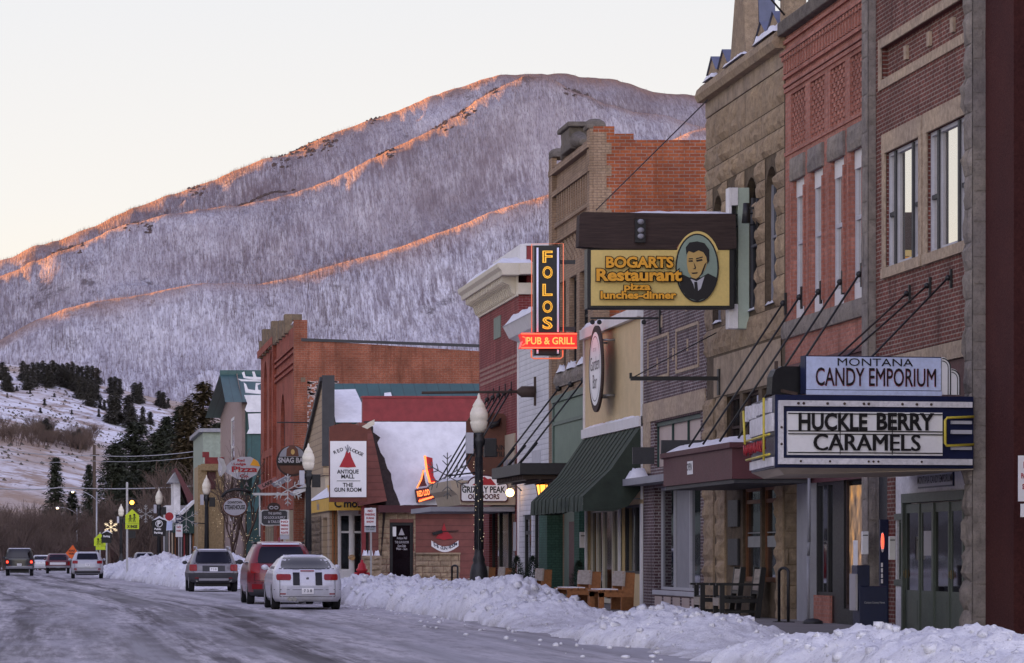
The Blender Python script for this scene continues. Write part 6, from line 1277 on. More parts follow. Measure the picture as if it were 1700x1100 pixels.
for tx, px, py, h, w in (('BOGARTS', 1062, 436, 17, 112), ('Restaurant', 1061, 457, 19, 142), ('pizza', 1058, 476, 11, 44), ('lunches-dinner', 1060, 490, 12, 126)):
    sign_text(t, tx, px, py, Yl-.002, h, M['ink'], .0, w+3, 'letter_outline', .004, outline=.095); sign_text(t, tx, px, py, Yl-.05, h, M['ochre'], .04, w, 'lettering', .004)
t_ = thing('guy_wire', (12.9, 71, 7), 'thin black stay wires running from the dark timber beam to the stone wall', 'wire')
for py in (372, 391): mb = MB(); mb.tube([c3(1060, py+2, Yq-.2), c3(1262, py-20, Yq+.1)], .012, 4); mb.build('wire', M['black_iron'], t_)
t_ = thing('roof_wire', (13, 80, 9), 'thin dark cable rising across the orange brick wall to the stone roof', 'wire'); mb = MB(); mb.tube([at(990, 348, 90), at(1168, 172, 74), at(1174, 166, 73)], .02, 4); mb.build('wire', M['black_iron'], t_)
t_ = thing('overhead_cable', (14, 66, 12), 'black cable slanting over the crenellated stone parapet', 'wire'); mb = MB(); mb.tube([at(1278, -4, 66), at(1302, 24, 66.5)], .025, 4); mb.build('wire', M['black_iron'], t_)
# ================================================================ vertical neon pub sign
Yq = 92.0; s = F/Yq; t = thing('vertical_neon_sign', (12.8, Yq, 7.5), 'tall black neon sign with yellow letters stacked above a red lit box', 'sign')
mb = MB(); mb.prism(outl([(887, 589), (930, 589), (930, 407), (887, 407)], 0), (0, Yq, 0), EX, EZ, (0, .35, 0)); mb.build('cabinet', M['black'], t, bevel=.012)
mb = MB(); mb.bar(c3(930, 434, Yq+.15), c3(956, 434, Yq+.15), .10).bar(c3(930, 545, Yq+.15), c3(956, 545, Yq+.15), .1); mb.build('arm', M['black_iron'], t)
mb = MB()
for p in (892, 926): mb.cut(); mb.tube([c3(p, 411, Yq-.03), c3(p, 551, Yq-.03)], .028, 5).tube([c3(p, 580, Yq-.03), c3(p, 587, Yq-.03)], .028, 5)
mb.build('pale_tube', M['neon_white'], t)
for ch, py in zip('FOLOS', (427, 453, 482, 510, 537)):
    sign_text(t, ch, 909, py, Yq-.035, 19, M['neon_yellow'], .0, 17, 'neon_letter', .01, outline=.03)
mb = MB(); mb.tube([c3(882.5, 551, Yq-.02), c3(882.5, 405, Yq-.02), c3(935, 404, Yq-.02), c3(935, 551, Yq-.02)], .014, 5); mb.cut(); mb.tube([c3(882, 581, Yq-.02), c3(882, 593, Yq-.02), c3(886, 595, Yq-.02), c3(930, 595, Yq-.02), c3(934, 592, Yq-.02), c3(934, 581, Yq-.02)], .02, 5); M['neon_dim'] = emit('dim_red_neon', (1, .25, .12), .07); mb.build('outline_tube', M['neon_dim'], t)
mb = MB(); mb.prism(outl([(863, 578), (957, 578), (957, 554), (863, 554), (867, 566)], 0), (0, Yq-.12, 0), EX, EZ, (0, .5, 0)); rb = mb.build('red_box', M['neon_face'], t, bevel=.01)
mb = MB()
for py in (554.5, 577.5): mb.cut(); mb.tube([c3(864, py, Yq-.15), c3(956, py, Yq-.15)], .022, 5)
mb.cut(); mb.tube([c3(866, 559, Yq-.15), c3(871, 561, Yq-.15), c3(872, 570, Yq-.15), c3(866, 574, Yq-.15)], .02, 5); mb.build('border_tube', M['neon_red'], rb)
sign_text(rb, 'PUB & GRILL', 914, 566, Yq-.15, 11.5, M['neon_orange'], .0, 80, 'neon_letter', .01, outline=.022)
sign_text(rb, 'PUB & GRILL', 914, 566, Yq-.135, 11.5, M['neon_orange'], .01, 80, 'neon_letter', .004)
# ================================================================ small hanging signs far down the street
def hang(name, label, Y, P, m, texts=(), th=.12, border=None, cat='sign', face=None):
    global s; s = F/Y; c = (sum(p[0] for p in P)/len(P), sum(p[1] for p in P)/len(P)); t = thing(name, tuple(c3(*c, Y)), label, cat)
    q = MB(); q.prism(outl(P, 0), (0, Y, 0), EX, EZ, (0, th, 0)); q.build('board', m, t)
    if face: P2_ = [(c[0]+(x-c[0])*.9, c[1]+(y-c[1])*.9) for x, y in P]; flat(t, 'face', face, P2_, Y-.015, .014)
    for tx, px, py, h, w, mm, *r in texts: sign_text(t, tx, px, py, Y-.022, h, mm, .03, w, rot=r[0] if r else 0)
    return t
SW, IK, CU = M['sign_white'], M['ink'], M['curtain']
t = hang('round_bar_sign', 'round dark brown sign with a woman figure and pale letters across the middle', 168, oval(485, 765, 26, 26), M['wood_dark'], (), .15)
s = F/168; flat(t, 'upper_field', M['grey_paint'], [(485+22*math.cos(a), 762-22*math.sin(a)) for a in np.linspace(.12, math.pi-.12, 16)], 167.98, .015); flat(t, 'lower_field', M['sign_brown'], [(485+21*math.cos(a), 772+15*math.sin(a)) for a in np.linspace(.05, math.pi-.05, 16)], 167.98, .015)
flat(t, 'figure', M['sign_brown'], [(475, 757), (476, 745), (481, 740), (489, 740), (494, 745), (496, 757)], 167.96, .015); flat(t, 'band', IK, [(460, 758), (511, 758), (511, 770), (460, 770)], 167.94, .03); flat(t, 'figure_face', M['skin_print'], oval(486, 750, 3.2, 4.5, 14), 167.945, .012)
sign_text(t, 'SNAG BAR', 486, 764, 167.93, 8, CU, .04, 48)
fish = [(374, 775), (384, 765), (400, 758), (416, 758), (428, 765), (432, 775), (426, 787), (412, 795), (394, 795), (382, 788)]
t = hang('fish_shaped_sign', 'pale grey fish shaped sign with red letters and an orange slice', 200, fish+[(374, 783), (364, 790), (362, 780), (363, 768), (361, 761), (370, 761)], M['light_grey'], (('Red', 400, 764, 4, 12, M['sign_red']), ('Lodge', 398, 770, 4, 20, M['sign_red']), ('Pizza', 406, 779, 9, 43, M['sign_red']), ('Co.', 406, 790, 5, 16, M['sign_red'])))
s = F/200; flat(t, 'slice_emblem', M['ochre'], [(415, 772), (421, 761), (428, 766), (432, 774)], 199.97, .02); flat(t, 'tail_fin', M['steel'], [(361, 758), (372, 762), (377, 780), (366, 792), (369, 776)], 199.96, .02)
hang('tall_bar_sign', 'tall dark green sign with three pale letters stacked down it', 202, [(399, 788), (418, 788), (418, 822), (399, 822)], M['dark_green'], (('B', 409, 793, 7, 8, CU), ('A', 409, 804, 7, 8, CU), ('R', 409, 815, 7, 8, CU)), .4)
t = hang('oval_steakhouse_sign', 'oval pale stone coloured sign on a curved black arm', 190, oval(390, 841, 21, 16, 24), M['sign_brown'], (('STEAKHOUSE', 390, 842, 7, 34, IK), ('DOWNTOWN', 390, 834, 4, 24, IK)), .12, face=M['light_grey'])
s = F/190; mb = MB(); mb.tube([c3(368, 825, 190), c3(376, 816, 190), c3(390, 812, 190), c3(404, 813, 190), c3(416, 818, 190)], .09, 6); mb.build('arm', M['black_iron'], t)
t = hang('glasses_shop_sign', 'dark slate sign with a small oval emblem board on its top', 165, [(432, 849), (436, 846), (476, 846), (479, 849), (479, 868), (475, 872), (436, 872), (432, 868)], M['steel'], (('THE SEWING', 456, 852, 4, 22, CU), ('DO LOCK & SUPPLY', 456, 859, 4, 36, CU), ('& TAILOR', 456, 866, 4, 22, CU)), .1, face=M['charcoal'])
s = F/165; flat(t, 'emblem_board', M['wood_dark'], oval(454.5, 842, 11, 8, 18), 164.95, .1)
mb = MB()
for p in (450.5, 458.5): mb.cut(); mb.tube([c3(p+3*math.cos(a), 842.5+2.2*math.sin(a), 164.93) for a in np.linspace(0, 2*math.pi, 12)], .025, 4)
mb.build('spectacles_emblem', CU, t); mb = MB(); mb.bar(c3(420, 820, 165), c3(478, 820, 165), .12).bar(c3(431, 820, 165), c3(431, 890, 165), .06).bar(c3(478, 846, 165), c3(478, 885, 165), .06); mb.build('frame', M['steel'], t)
hang('tilted_pink_sign', 'tilted faded pink board under the round brown sign', 178, [(427, 806), (458, 791), (462, 799), (434, 813)], pm('faded_pink', (.36, .17, .16), .7), (('LAKE', 444, 803, 5, 18, IK, .45),))
t = thing('striped_awning', (10.5, 170, 5), 'small grey striped canopy with snow beside the round brown sign', 'awning'); s = F/170
mb = MB(); mb.prism([ctr(*p) for p in ((458, 800), (480, 788), (482, 796), (464, 806))], (0, 170, 0), EX, EZ, (0, 4, 0)); mb.build('cloth', M['grey_paint'], t)
mb = MB(); mb.prism([ctr(*p) for p in ((484, 818), (512, 800), (520, 800), (522, 808), (490, 822))], (0, 169, 0), EX, EZ, (0, 3, 0)); mb.build('snow', SNOWR, t)
# road-side signs on posts
def post_sign(name, label, Y, boards, px, top, bot=None, group=None, pm_=None, w=.06):
    global s; s = F/Y; t = thing(name, (sx(px, Y), Y, 0), label, 'sign', group); q = MB(); q.bar((sx(px, Y), Y+.04, 0), (sx(px, Y), Y+.04, sz(top, Y)), w); q.build('post', pm_ or M['steel'], t)
    for P, m, tx in boards:
        q = MB(); q.prism(outl(P, 0), (0, Y-.03, 0), EX, EZ, (0, .03, 0)); bd = q.build('board', m, t)
        for x, px_t, py_t, h, wd, mm in tx: sign_text(bd, x, px_t, py_t, Y-.034, h, mm, .04, wd)
    return t
RC = lambda a, b, c, d: [(a, d), (b, d), (b, c), (a, c)]
SR = M['sign_red']
npk = (('NO', 614.5, 848, 3.5, 8, SR), ('PARKING', 614.5, 854, 3.5, 16, SR), ('DURING', 614.5, 860, 3, 13, SR), ('SNOW', 614.5, 866, 3, 12, SR), ('2AM-6AM', 614.5, 874, 3, 16, M['navy']))
t = post_sign('parking_sign', 'white parking rule sign on a steel post beside the hydrant', 118, [(RC(605, 624, 843, 873), SW, npk), (RC(605, 624, 874, 883), M['light_grey'], (('TOW AWAY', 614.5, 878.5, 3, 15, M['sage']),))], 616, 842)
npk2 = tuple((a, 472.5, 866+6*i, 3, 12, SR) for i, a in enumerate(('NO', 'PARKING', 'SNOW', 'ROUTE')))
post_sign('parking_sign', 'white parking rule sign on a post above the dark red car', 150, [(RC(465, 480, 862, 887), SW, npk2), (RC(465, 480, 888, 895), M['light_grey'], ())], 473, 862)
post_sign('parking_sign', 'white parking sign cut off by the right edge of the picture', 50, [(RC(1690, 1726, 756, 832), SW, (('NO', 1709, 772, 10, 20, SR), ('PARKING', 1709, 790, 8, 28, SR), ('SNOW', 1709, 808, 8, 24, SR))), (RC(1694, 1722, 836, 858), M['sign_white'], ())], 1708, 756)
post_sign('blue_info_sign', 'small blue and white sign under a round red sign far down the pavement', 205, [(RC(291.5, 303, 854, 868), M['navy'], (('BANK', 297, 861, 3.5, 8, SW),)), (RC(291.5, 303, 870, 891), SW, (('NO', 297, 875, 3, 7, SR), ('PARK', 297, 881, 3, 8, SR)))], 297, 854)
post_sign('round_red_sign', 'round red and white sign on a pole beside the parking direction board', 222, [(oval(281, 857, 7, 7, 18), SR, ()), (RC(276, 286, 865, 880), M['blue_sign'], ())], 281, 851)
s = F/212; t = thing('parking_direction_board', (sx(265, 212), 212, 3), 'black parking direction board with a snowy pointed top', 'sign')
flat(t, 'board', IK, [(254, 890), (275, 890), (277, 865), (264.5, 857), (252, 865)], 212, .12); flat(t, 'snow_cap', M['snow_roof'], [(252, 864), (264.5, 856), (278, 864), (270, 862), (264.5, 859.5), (259, 862)], 211.9, .3)
sign_text(t, 'P', 264, 869, 211.97, 7, SW, .05, 5.5); sign_text(t, 'Public', 262, 878, 211.97, 3.2, SW, .04, 11); sign_text(t, 'Parking', 263, 884, 211.97, 3.2, SW, .04, 14)
mb = MB(); mb.tube([c3(264+5.5*math.cos(a), 869+5.5*math.sin(a), 211.98) for a in np.linspace(0, 2*math.pi, 14)], .025, 4); mb.build('ring', SW, t)
FL = M['fluoro']
def school(name, label, Y, px, top, w, h, px2=None, post_top=None):
    global s; s = F/Y; x0 = px-w/2; P = [(x0, top+h), (x0+w, top+h), (x0+w, top+h*.42), (px, top), (x0, top+h*.42)]
    t = post_sign(name, label, Y, [(P, FL, ())], px2 or px, post_top or top-2, w=.12)
    for dx, k in ((-w*.16, .85), (w*.14, 1.0)):
        q = MB(); hh = h*.52*k; cx, by = px+dx, top+h*.90; q.ball((ctr(cx, by-hh)[0], Y-.06, ctr(cx, by-hh)[1]), h*.075/s, 7, 5, (1, .3, 1))
        for a, b, wd in (((cx, by-hh*.88), (cx+.3, by-hh*.42), .17), ((cx, by-hh*.45), (cx-w*.09, by), .08), ((cx, by-hh*.45), (cx+w*.10, by-hh*.03), .08), ((cx, by-hh*.8), (cx-w*.11, by-hh*.45), .06), ((cx, by-hh*.8), (cx+w*.13, by-hh*.55), .06)): q.bar(c3(*a, Y-.05), c3(*b, Y-.05), wd*w/22*28/s*1.0, .02)
        q.build('walking_figure', IK, t)
    return t
t = school('school_crossing_sign', 'fluorescent yellow crossing sign on the pole with the amber signal', 195, 219.5, 845, 23, 24, 211, 800)
flat(t, 'plaque', FL, RC(208, 231, 869.5, 878), 194.95, .03); sign_text(t, 'X INGS', 219.5, 874, 194.94, 4.5, IK, .05, 17)
mb = MB(); mb.box(ctr(213, 0)[0], ctr(225, 0)[0], 194.9, 195.1, ctr(0, 893)[1], ctr(0, 881)[1]); mb.build('signal_box', M['black'], t)
t = thing('amber_signal', tuple(c3(219, 834, 195)), 'black signal head with one glowing amber light', 'traffic light')
mb = MB(); mb.box(ctr(213.5, 0)[0], ctr(224.5, 0)[0], 194.95, 195.3, ctr(0, 841)[1], ctr(0, 827)[1]); mb.build('housing', M['black'], t, bevel=.03); mb = MB(); mb.lathe([(.12, 0), (.10, -.05)], (ctr(219, 0)[0], 194.93, ctr(0, 834)[1]), 14, 'y'); mb.build('lens', M['amber'], t)
t = school('school_crossing_sign', 'farther fluorescent yellow crossing sign partly behind a black board', 270, 166, 885, 20, 21)
flat(t, 'plaque', FL, RC(159, 175, 906.5, 912.5), 269.95, .03)
s = F/262; t = thing('small_direction_board', tuple(c3(177, 895, 262)), 'small black board with snowy top beside the farther yellow sign', 'sign'); flat(t, 'board', IK, [(169, 901), (185, 901), (186, 886), (177.5, 880), (169, 886)], 262, .15); flat(t, 'snow_cap', SNOWR, [(168, 886), (177.5, 878.5), (187, 886), (177.5, 882)], 261.9, .3); sign_text(t, 'Parking', 177, 890, 261.97, 3, SW, .05, 11); mb = MB(); mb.bar(c3(177, 900, 262.1), (sx(177, 262), 262.1, 0), .12); mb.build('post', M['steel'], t)
post_sign('diamond_work_sign', 'orange diamond road work sign partly hidden by the silver car', 240, [([(109, 918), (118, 928), (129, 917), (121, 904)], M['orange_sign'], (('ROAD', 119, 914, 3, 10, IK), ('WORK', 119, 919, 3, 10, IK)))], 120, 906)
# ================================================================ street lamps
def make_lamp():
    t = thing('street_lamp', (0, 0, 0), 'x', 'street lamp', 'black lamp posts along the pavement'); K = MB()
    K.lathe([(.30, 0), (.33, .12), (.30, .3), (.25, .42), (.24, .75), (.20, .95), (.15, 1.05), (.17, 1.12), (.12, 1.25), (.105, 1.4), (.085, 3.9), (.11, 4.0), (.10, 4.1), (.17, 4.25), (.17, 4.32), (.12, 4.42), (.15, 4.5)], (0, 0, 0), 20)
    for k in range(12): a = k*math.pi/6; K.tube([(.115*math.cos(a), .115*math.sin(a), 1.4), (.09*math.cos(a), .09*math.sin(a), 3.85)], .014, 4)
    K.build('post', M['black_iron'], t)
    K = MB(); K.lathe([(.13, 4.5), (.20, 4.62), (.235, 4.78), (.215, 4.82), (.24, 4.86), (.235, 5.02), (.20, 5.12), (.16, 5.20), (.17, 5.22), (.10, 5.34), (.045, 5.42), (.035, 5.5), (.005, 5.56)], (0, 0, 0), 18); K.build('globe', M['lampglass'], t)
    K = MB(); K.box(-.34, -.16, -.14, .14, 3.95, 4.5); K.build('meter_box', M['light_grey'], t)
    K = MB(); K.box(.14, .46, -.14, .14, 3.85, 4.35).bar((.08, 0, 4.2), (.2, 0, 4.2), .06); K.build('speaker_box', M['black'], t, bevel=.02)
    return t
def star(par, c, r, m, w=.018, name='snowflake'):
    K = MB(); c = Vector(c)
    for k in range(6):
        a = math.pi/6+k*math.pi/3; d = Vector((math.cos(a), 0, math.sin(a))); K.tube([c, c+d*r], w, 4)
        for f, l in ((.45, .30), (.72, .24)):
            for sg in (-1, 1): e = Vector((math.cos(a+sg*.8), 0, math.sin(a+sg*.8))); K.tube([c+d*r*f, c+d*r*f+e*r*l], w*.9, 4)
    return K.build(name, m, par)
lamp0 = make_lamp()
LAMPS = [(795, 652, 1.0, 'tall black lamp post with frosted globe in front of the beige canopy, nearest of all'), (512, 735, 1.0, 'black lamp post with frosted globe beside the round brown sign'), (343, 788, 1.0, 'black lamp post with frosted globe beside the grey wagon'), (264, 810, 1.0, 'black lamp post with frosted globe beside the parking direction board'), (201, 836, 1.0, 'farthest black lamp post, beside the amber signal')]
lamps = []
for i, (px, py, k, lab) in enumerate(LAMPS):
    sc_ = (YH-py)/(5.68-HC); Y = F/sc_; loc = ((px-XV)/sc_, Y, .12)
    if i == 0: lamp0.location = loc; lamp0['label'] = lab; ORG[lamp0.name] = Vector(loc); l_ = lamp0
    else: l_ = dup(lamp0, loc, lab)
    lamps.append((l_, Vector(loc)))
M['wire_grey'] = pm('grey_wire_frame', (.16, .16, .15), .6); M['wire_pale'] = pm('pale_rope_light', (.5, .49, .46), .5)
for i, (dx, z, r, m, lab) in enumerate(((-.85, 3.35, .62, 'wire_grey', 'unlit wire snowflake on the nearest lamp post'), (-.80, 3.75, .62, 'wire_pale', 'pale rope light snowflake beside the round brown sign'), (.9, 3.0, .0, '', ''), (-.85, 3.9, .6, 'wire_pale', 'pale rope light snowflake beside the parking direction board'), (-.85, 3.6, .62, 'fairy', 'lit round snowflake beside the farthest lamp post'))):
    if not r: continue
    p = lamps[i][1]+Vector((dx, -.1, z)); t = thing('snowflake_decoration', tuple(p), lab, 'decoration', 'snowflakes hung on the lamp posts'); star(t, p, r, M[m], .014 if i == 0 else .02)
    mb = MB(); mb.tube([p+Vector((0, .05, 0)), p+Vector((-dx, .08, .1))], .02, 4); mb.build('arm', M['black_iron'], t)
t = thing('fairy_lights', tuple(lamps[0][1]), 'string of tiny lights wound round the nearest lamp post', 'lights'); mb = MB(); c_ = lamps[0][1]
for k in range(46): z = .9+k*.062+rr.uniform(-.05, .05); a = rr.uniform(0, 6.28); mb.ball((c_.x+.14*math.cos(a), c_.y+.14*math.sin(a), z+.12), rr.uniform(.007, .012), 5, 4)
tag(mb.build('bulb', M['fairy'], t), kind='stuff'); mb = MB(); mb.tube([(c_.x+.125*math.cos(k*.45), c_.y+.125*math.sin(k*.45), 1.0+k*.0205) for k in range(140)], .006, 3); mb.build('cord', M['black'], t)
# snowflake with gold lights by lamp three
p = lamps[2][1]+Vector((-1.1, -.1, 3.2)); t = thing('star_decoration', tuple(p), 'gold wire snow star hung left of the lamp post by the grey wagon', 'decoration'); star(t, p, .75, M['wire_pale'], .016); mb = MB(); mb.tube([p+Vector((0, .05, -.2)), p+Vector((1.1, .1, -.25))], .025, 4); mb.build('arm', M['black_iron'], t)
# ================================================================ wooden benches
def make_bench():
    t = thing('wooden_bench', (0, 0, 0), 'x', 'bench', 'orange wooden benches on the pavement')
    for y in (-.7, .7):
        K = MB(); K.box(-.44, -.32, y-.05, y+.05, 0, .40).box(-.44, .26, y-.05, y+.05, .30, .42); K.obox((.22, y, .42), (.02, 0, .43), (0, .055, 0), (.13, 0, -.006)); K.box(.06, .33, y-.055, y+.055, 0, .3); K.build('end_frame', M['wood_orange'], t)
    K = MB()
    for k in range(4): K.box(-.46+k*.15, -.34+k*.15, -.78, .78, .425, .46)
    K.build('seat', M['wood_orange'], t); K = MB()
    K.obox((.12, 0, .70), (.0105, 0, .15), (0, .78, 0), (.02, 0, -.001)); K.obox((.13, 0, .71), (.012, 0, .17), (0, .80, 0), (.014, 0, -.001)); K.build('backrest', M['wood_grey'], t)
    K = MB()
    for k in range(3): K.obox((-.2, -.5+k*.5, .47), (.2, 0, 0), (0, .18, 0), (0, 0, .012))
    K.build('snow', SNOWR, t); return t
bench0 = make_bench()
BN = [(1018, 1028, 79, 'orange wooden bench nearest the plum brick pillar'), (962, 1022, 83.5, 'orange wooden bench second from the plum brick pillar'), (888, 1012, 95.5, 'orange wooden bench beside the green brick pier'), (826, 1000, 108, 'orange wooden bench beyond the potted evergreens'), (800, 996, 113.5, 'orange wooden bench just behind the nearest lamp post')]
for i, (px, py, Y, lab) in enumerate(BN):
    loc = (sx(px, Y), Y, .12)
    if i == 0: bench0.location = loc; bench0['label'] = lab
    else: dup(bench0, loc, lab, rz=rr.uniform(-.05, .05))
# black garden chairs
def make_chair():
    t = thing('black_chair', (0, 0, 0), 'x', 'chair', 'black wooden armchairs on the pavement'); bk = M['black']
    for y in (-.34, .34):
        K = MB(); K.box(-.50, -.41, y-.035, y+.035, 0, .64); K.build('front_leg', bk, t)
        K = MB(); K.obox((.30, y, .50), (.06, 0, .50), (0, .035, 0), (.05, 0, -.006)); K.build('rear_leg', bk, t)
        K = MB(); K.box(-.58, .28, y-.06, y+.06, .64, .68); K.build('arm', bk, t)
        K = MB(); K.box(-.41, .24, y-.02, y+.02, .30, .38).box(-.4, .25, y-.02, y+.02, .1, .15); K.build('side_rail', bk, t)
    K = MB(); K.box(-.52, -.48, -.30, .30, .24, .40); K.build('front_board', M['wood_grey'], t)
    K = MB()
    for k in range(4): K.box(-.46+k*.165, -.32+k*.165, -.32, .32, .40, .43)
    K.build('seat', bk, t)
    for z, h in ((.86, .10), (.66, .12), (.5, .03)):
        K = MB(); x = .30+(z-.5)*.12; K.obox((x-.03, 0, z), (.12*h, 0, h), (0, .30, 0), (.012, 0, -.0014)); K.build('back_slat', M['wood_grey'] if z > .6 else bk, t)
    return t
ch0 = make_chair()
for i, (px, Y, lab) in enumerate(((1240, 69.0, 'black wooden armchair nearest the steel bike hoop'), (1207, 70.3, 'black wooden armchair farther from the bike hoop'))):
    loc = (sx(px, Y)-.1, Y, .12)
    if i == 0: ch0.location = loc; ch0['label'] = lab; 
    else: dup(ch0, loc, lab)
def hoop(label, px, Y, w, h, grp='steel bike hoops'):
    t = thing('bike_hoop', (sx(px, Y), Y, .12), label, 'bike rack', grp); x, y = sx(px, Y), Y; K = MB()
    K.tube([(x-w, y+.1, .12), (x-w, y+.1, .12+h-w)]+[(x-w*math.cos(a), y+.1-.2*a/math.pi, .12+h-w+w*math.sin(a)) for a in np.linspace(.2, math.pi-.2, 9)]+[(x+w, y-.1, .12+h-w), (x+w, y-.1, .12)], .028, 8); K.build('tube', M['black_iron'], t)
    K = MB(); K.box(x-w-.1, x-w+.1, y, y+.2, .12, .135).cut().box(x+w-.1, x+w+.1, y-.2, y, .12, .135); K.build('foot_plate', M['black_iron'], t)
hoop('tall black bike hoop beside the black armchairs', 1301, 64.5, .065, 1.0); hoop('small black bike hoop left of the nearest lamp post', 755, 100, .07, .95)
# newspaper box and odds by the marquee entrance
Y = 57.2; X0, X1 = sx(1428, Y), sx(1474, Y); t = thing('newspaper_box', ((X0+X1)/2, Y, .12), 'dark navy newspaper box standing beside the green entrance doors', 'newspaper box')
mb = MB(); mb.prism([(X0, .15), (X1, .15), (X1, sz(973, Y)), (X0+.02, sz(973, Y)), (X0-.03, .9)], (0, Y, 0), EX, EZ, (0, .5, 0)); mb.build('cabinet', M['navy'], t, bevel=.01)
mb = MB(); mb.box(X0-.04, X0+.17, Y+.05, Y+.45, sz(973, Y)+.002, sz(938, Y)); mb.build('coin_head', M['navy'], t, bevel=.01)
mb = MB(); mb.box(X0-.07, X0-.035, Y+.03, Y+.47, .45, 1.05); mb.build('window', M['curtain'], t); mb = MB(); mb.box(X0+.05, X1-.05, Y+.1, Y+.4, .12, .149); mb.build('pedestal', M['navy'], t)
s = F/Y; sign_text(t, 'Carbon County News', 1452, 1000, Y-.004, 3.5, M['light_grey'], .0, 34)
Y = 58.95; X0, X1 = 13.62, 13.95; s = F/Y; t = thing('vending_banner', (13.8, Y, 1), 'tall blue soda machine panel with a red and white swirl beside the brick pier', 'vending machine')
mb = MB(); mb.box(sx(1461, Y), sx(1475, Y), Y, Y+.06, .12, sz(862, Y)); mb.build('cabinet', M['navy'], t); flat(t, 'red_swirl', M['neon_red'], oval(1465, 898, 2.3, 13, 16), Y-.012, .01); flat(t, 'white_swirl', M['sign_white'], oval(1465, 900, 3.0, 17, 16), Y-.006, .005)
mb = MB()
for k in range(4): mb.box(sx(1462.5, Y), sx(1465.5, Y), Y-.01, Y-.001, sz(968-k*9, Y), sz(961-k*9, Y))
mb.build('lettering', M['sign_white'], t)
for px, py0, py1, Yb, lab in ((1434, 882, 920, 59.9, 'white mail box on the stone pilaster'), (1479, 890, 929, 58.0, 'white mail box on the brick pier by the green doors'), (967, 883, 909, 94, 'white mail box beside the green brick pier')):
    t = thing('wall_box', tuple(at(px, py1, Yb)), lab, 'mail box', 'white boxes on the shop walls'); s = F/Yb; mb = MB(); mb.box(sx(px-5.5, Yb), sx(px+5.5, Yb), Yb-.12, Yb-.05, sz(py1, Yb), sz(py0, Yb)); mb.build('box', M['sign_white'], t, bevel=.01)
    mb = MB(); mb.box(sx(px-4, Yb), sx(px+4, Yb), Yb-.126, Yb-.121, sz(py0+7, Yb), sz(py0+5.5, Yb)); mb.build('slot', M['ink'], t)
t = thing('rubble_heap', tuple(at(1349, 1052, 63)), 'dark lump of ice and dirt at the foot of the grey post', 'debris'); mb = MB(); p = at(1349, 1050, 63); mb.ball((p.x, p.y, .14), .16, 7, 5, (1.2, 1, .5)); mb.build('lump', M['charcoal'], t)
# potted evergreens
def make_pot():
    t = thing('potted_evergreen', (0, 0, 0), 'x', 'plant', 'potted evergreens on the pavement'); K = MB(); K.lathe([(.16, 0), (.20, .05), (.30, .45), (.33, .5), (.27, .52)], (0, 0, 0), 14); K.build('pot', M['black'], t)
    V, Fc = [], []; r_ = random.Random(4); K = MB()
    for k in range(900):
        u = r_.random(); z = .45+u*.75; rad = .34*(1-u)**.7*(.55+.5*r_.random()); a = r_.random()*6.28; c = Vector((rad*math.cos(a), rad*math.sin(a), z)); d = Vector((math.cos(a), math.sin(a), .5+r_.random()*.6)).normalized()*r_.uniform(.05, .11); w = Vector((-math.sin(a), math.cos(a), 0))*.014
        K.add([c-w, c+w, c+d], [(0, 1, 2)])
    M['pot_needle'] = pm('pot_needles', (.025, .05, .03), .9, .5, 9, 0); K.build('foliage', M['pot_needle'], t); return t
pot0 = make_pot()
for i, (px, Y, lab) in enumerate(((858, 101, 'potted evergreen left of the pair by the white wall'), (884, 98, 'potted evergreen right of the pair by the white wall'), (961, 88, 'potted evergreen between the two nearest orange benches'))):
    loc = (sx(px, Y), Y, .12)
    if i == 0: pot0.location = loc; pot0['label'] = lab
    else: dup(pot0, loc, lab, scale=1.0 if i == 1 else .9)
# red hydrant, planters and flags
Y = 120.0; x = sx(601, Y); t = thing('fire_hydrant', (x, Y, .3), 'red fire hydrant sticking out of the snow heap', 'hydrant'); mb = MB(); mb.lathe([(.16, 0), (.16, .5), (.2, .52), (.2, .58), (.15, .62), (.13, .75), (.05, .82), (.05, .9)], (x, Y, .3), 12); mb.build('body', M['red_bright'], t)
for d_, ax in ((-.26, 'x'), (.12, 'x')): mb = MB(); mb.lathe([(.08, d_), (.08, d_+.14)], (x, Y, .7), 10, 'x'); mb.build('nozzle', M['red_bright'], t)
t = thing('stone_planter', (sx(636, 137), 136.5, 0), 'low stone planter wall with snow beside the shop door', 'planter'); mb = MB(); ashlar(mb, 135.9, sx(603, 136), sx(633, 136), 0, 1.35, rowsplit(1.35, rr, .18, .3), .35, rr, (), (.03, .08), 'y'); mb.box(sx(603, 136), sx(633, 136), 135.89, 136.6, 0, 1.35); mb.build('wall', M['sandstone'], t); mb = MB(); 
for p in (606, 615, 626): mb.cut(); snowcap(mb, sx(p-4, 136), sx(p+5, 136), 135.9, 136.5, 1.34, .2, 4, 4)
mb.build('snow', SNOWR, t)
for i, (px, py) in enumerate(((573, 935), (580, 927))):
    Y = 150; s = F/Y; t = thing('small_flag', tuple(at(px, py, Y)), ('small striped flag leaning lower by the yellow awning shop' if i == 0 else 'small striped flag leaning higher by the yellow awning shop'), 'flag'); mb = MB(); mb.tube([c3(px-6, py+22, Y), c3(px+3, py-12, Y)], .02, 4); mb.build('staff', M['wood_orange'], t)
    for k in range(5): flat(t, 'stripe', M['sign_red'] if k % 2 == 0 else M['sign_white'], [(px+2-k*1.2, py-11+k*4), (px+8-k*1.2, py-2+k*4), (px+7-k*1.2, py+2+k*4), (px+1-k*1.2, py-7+k*4)], Y, .02)
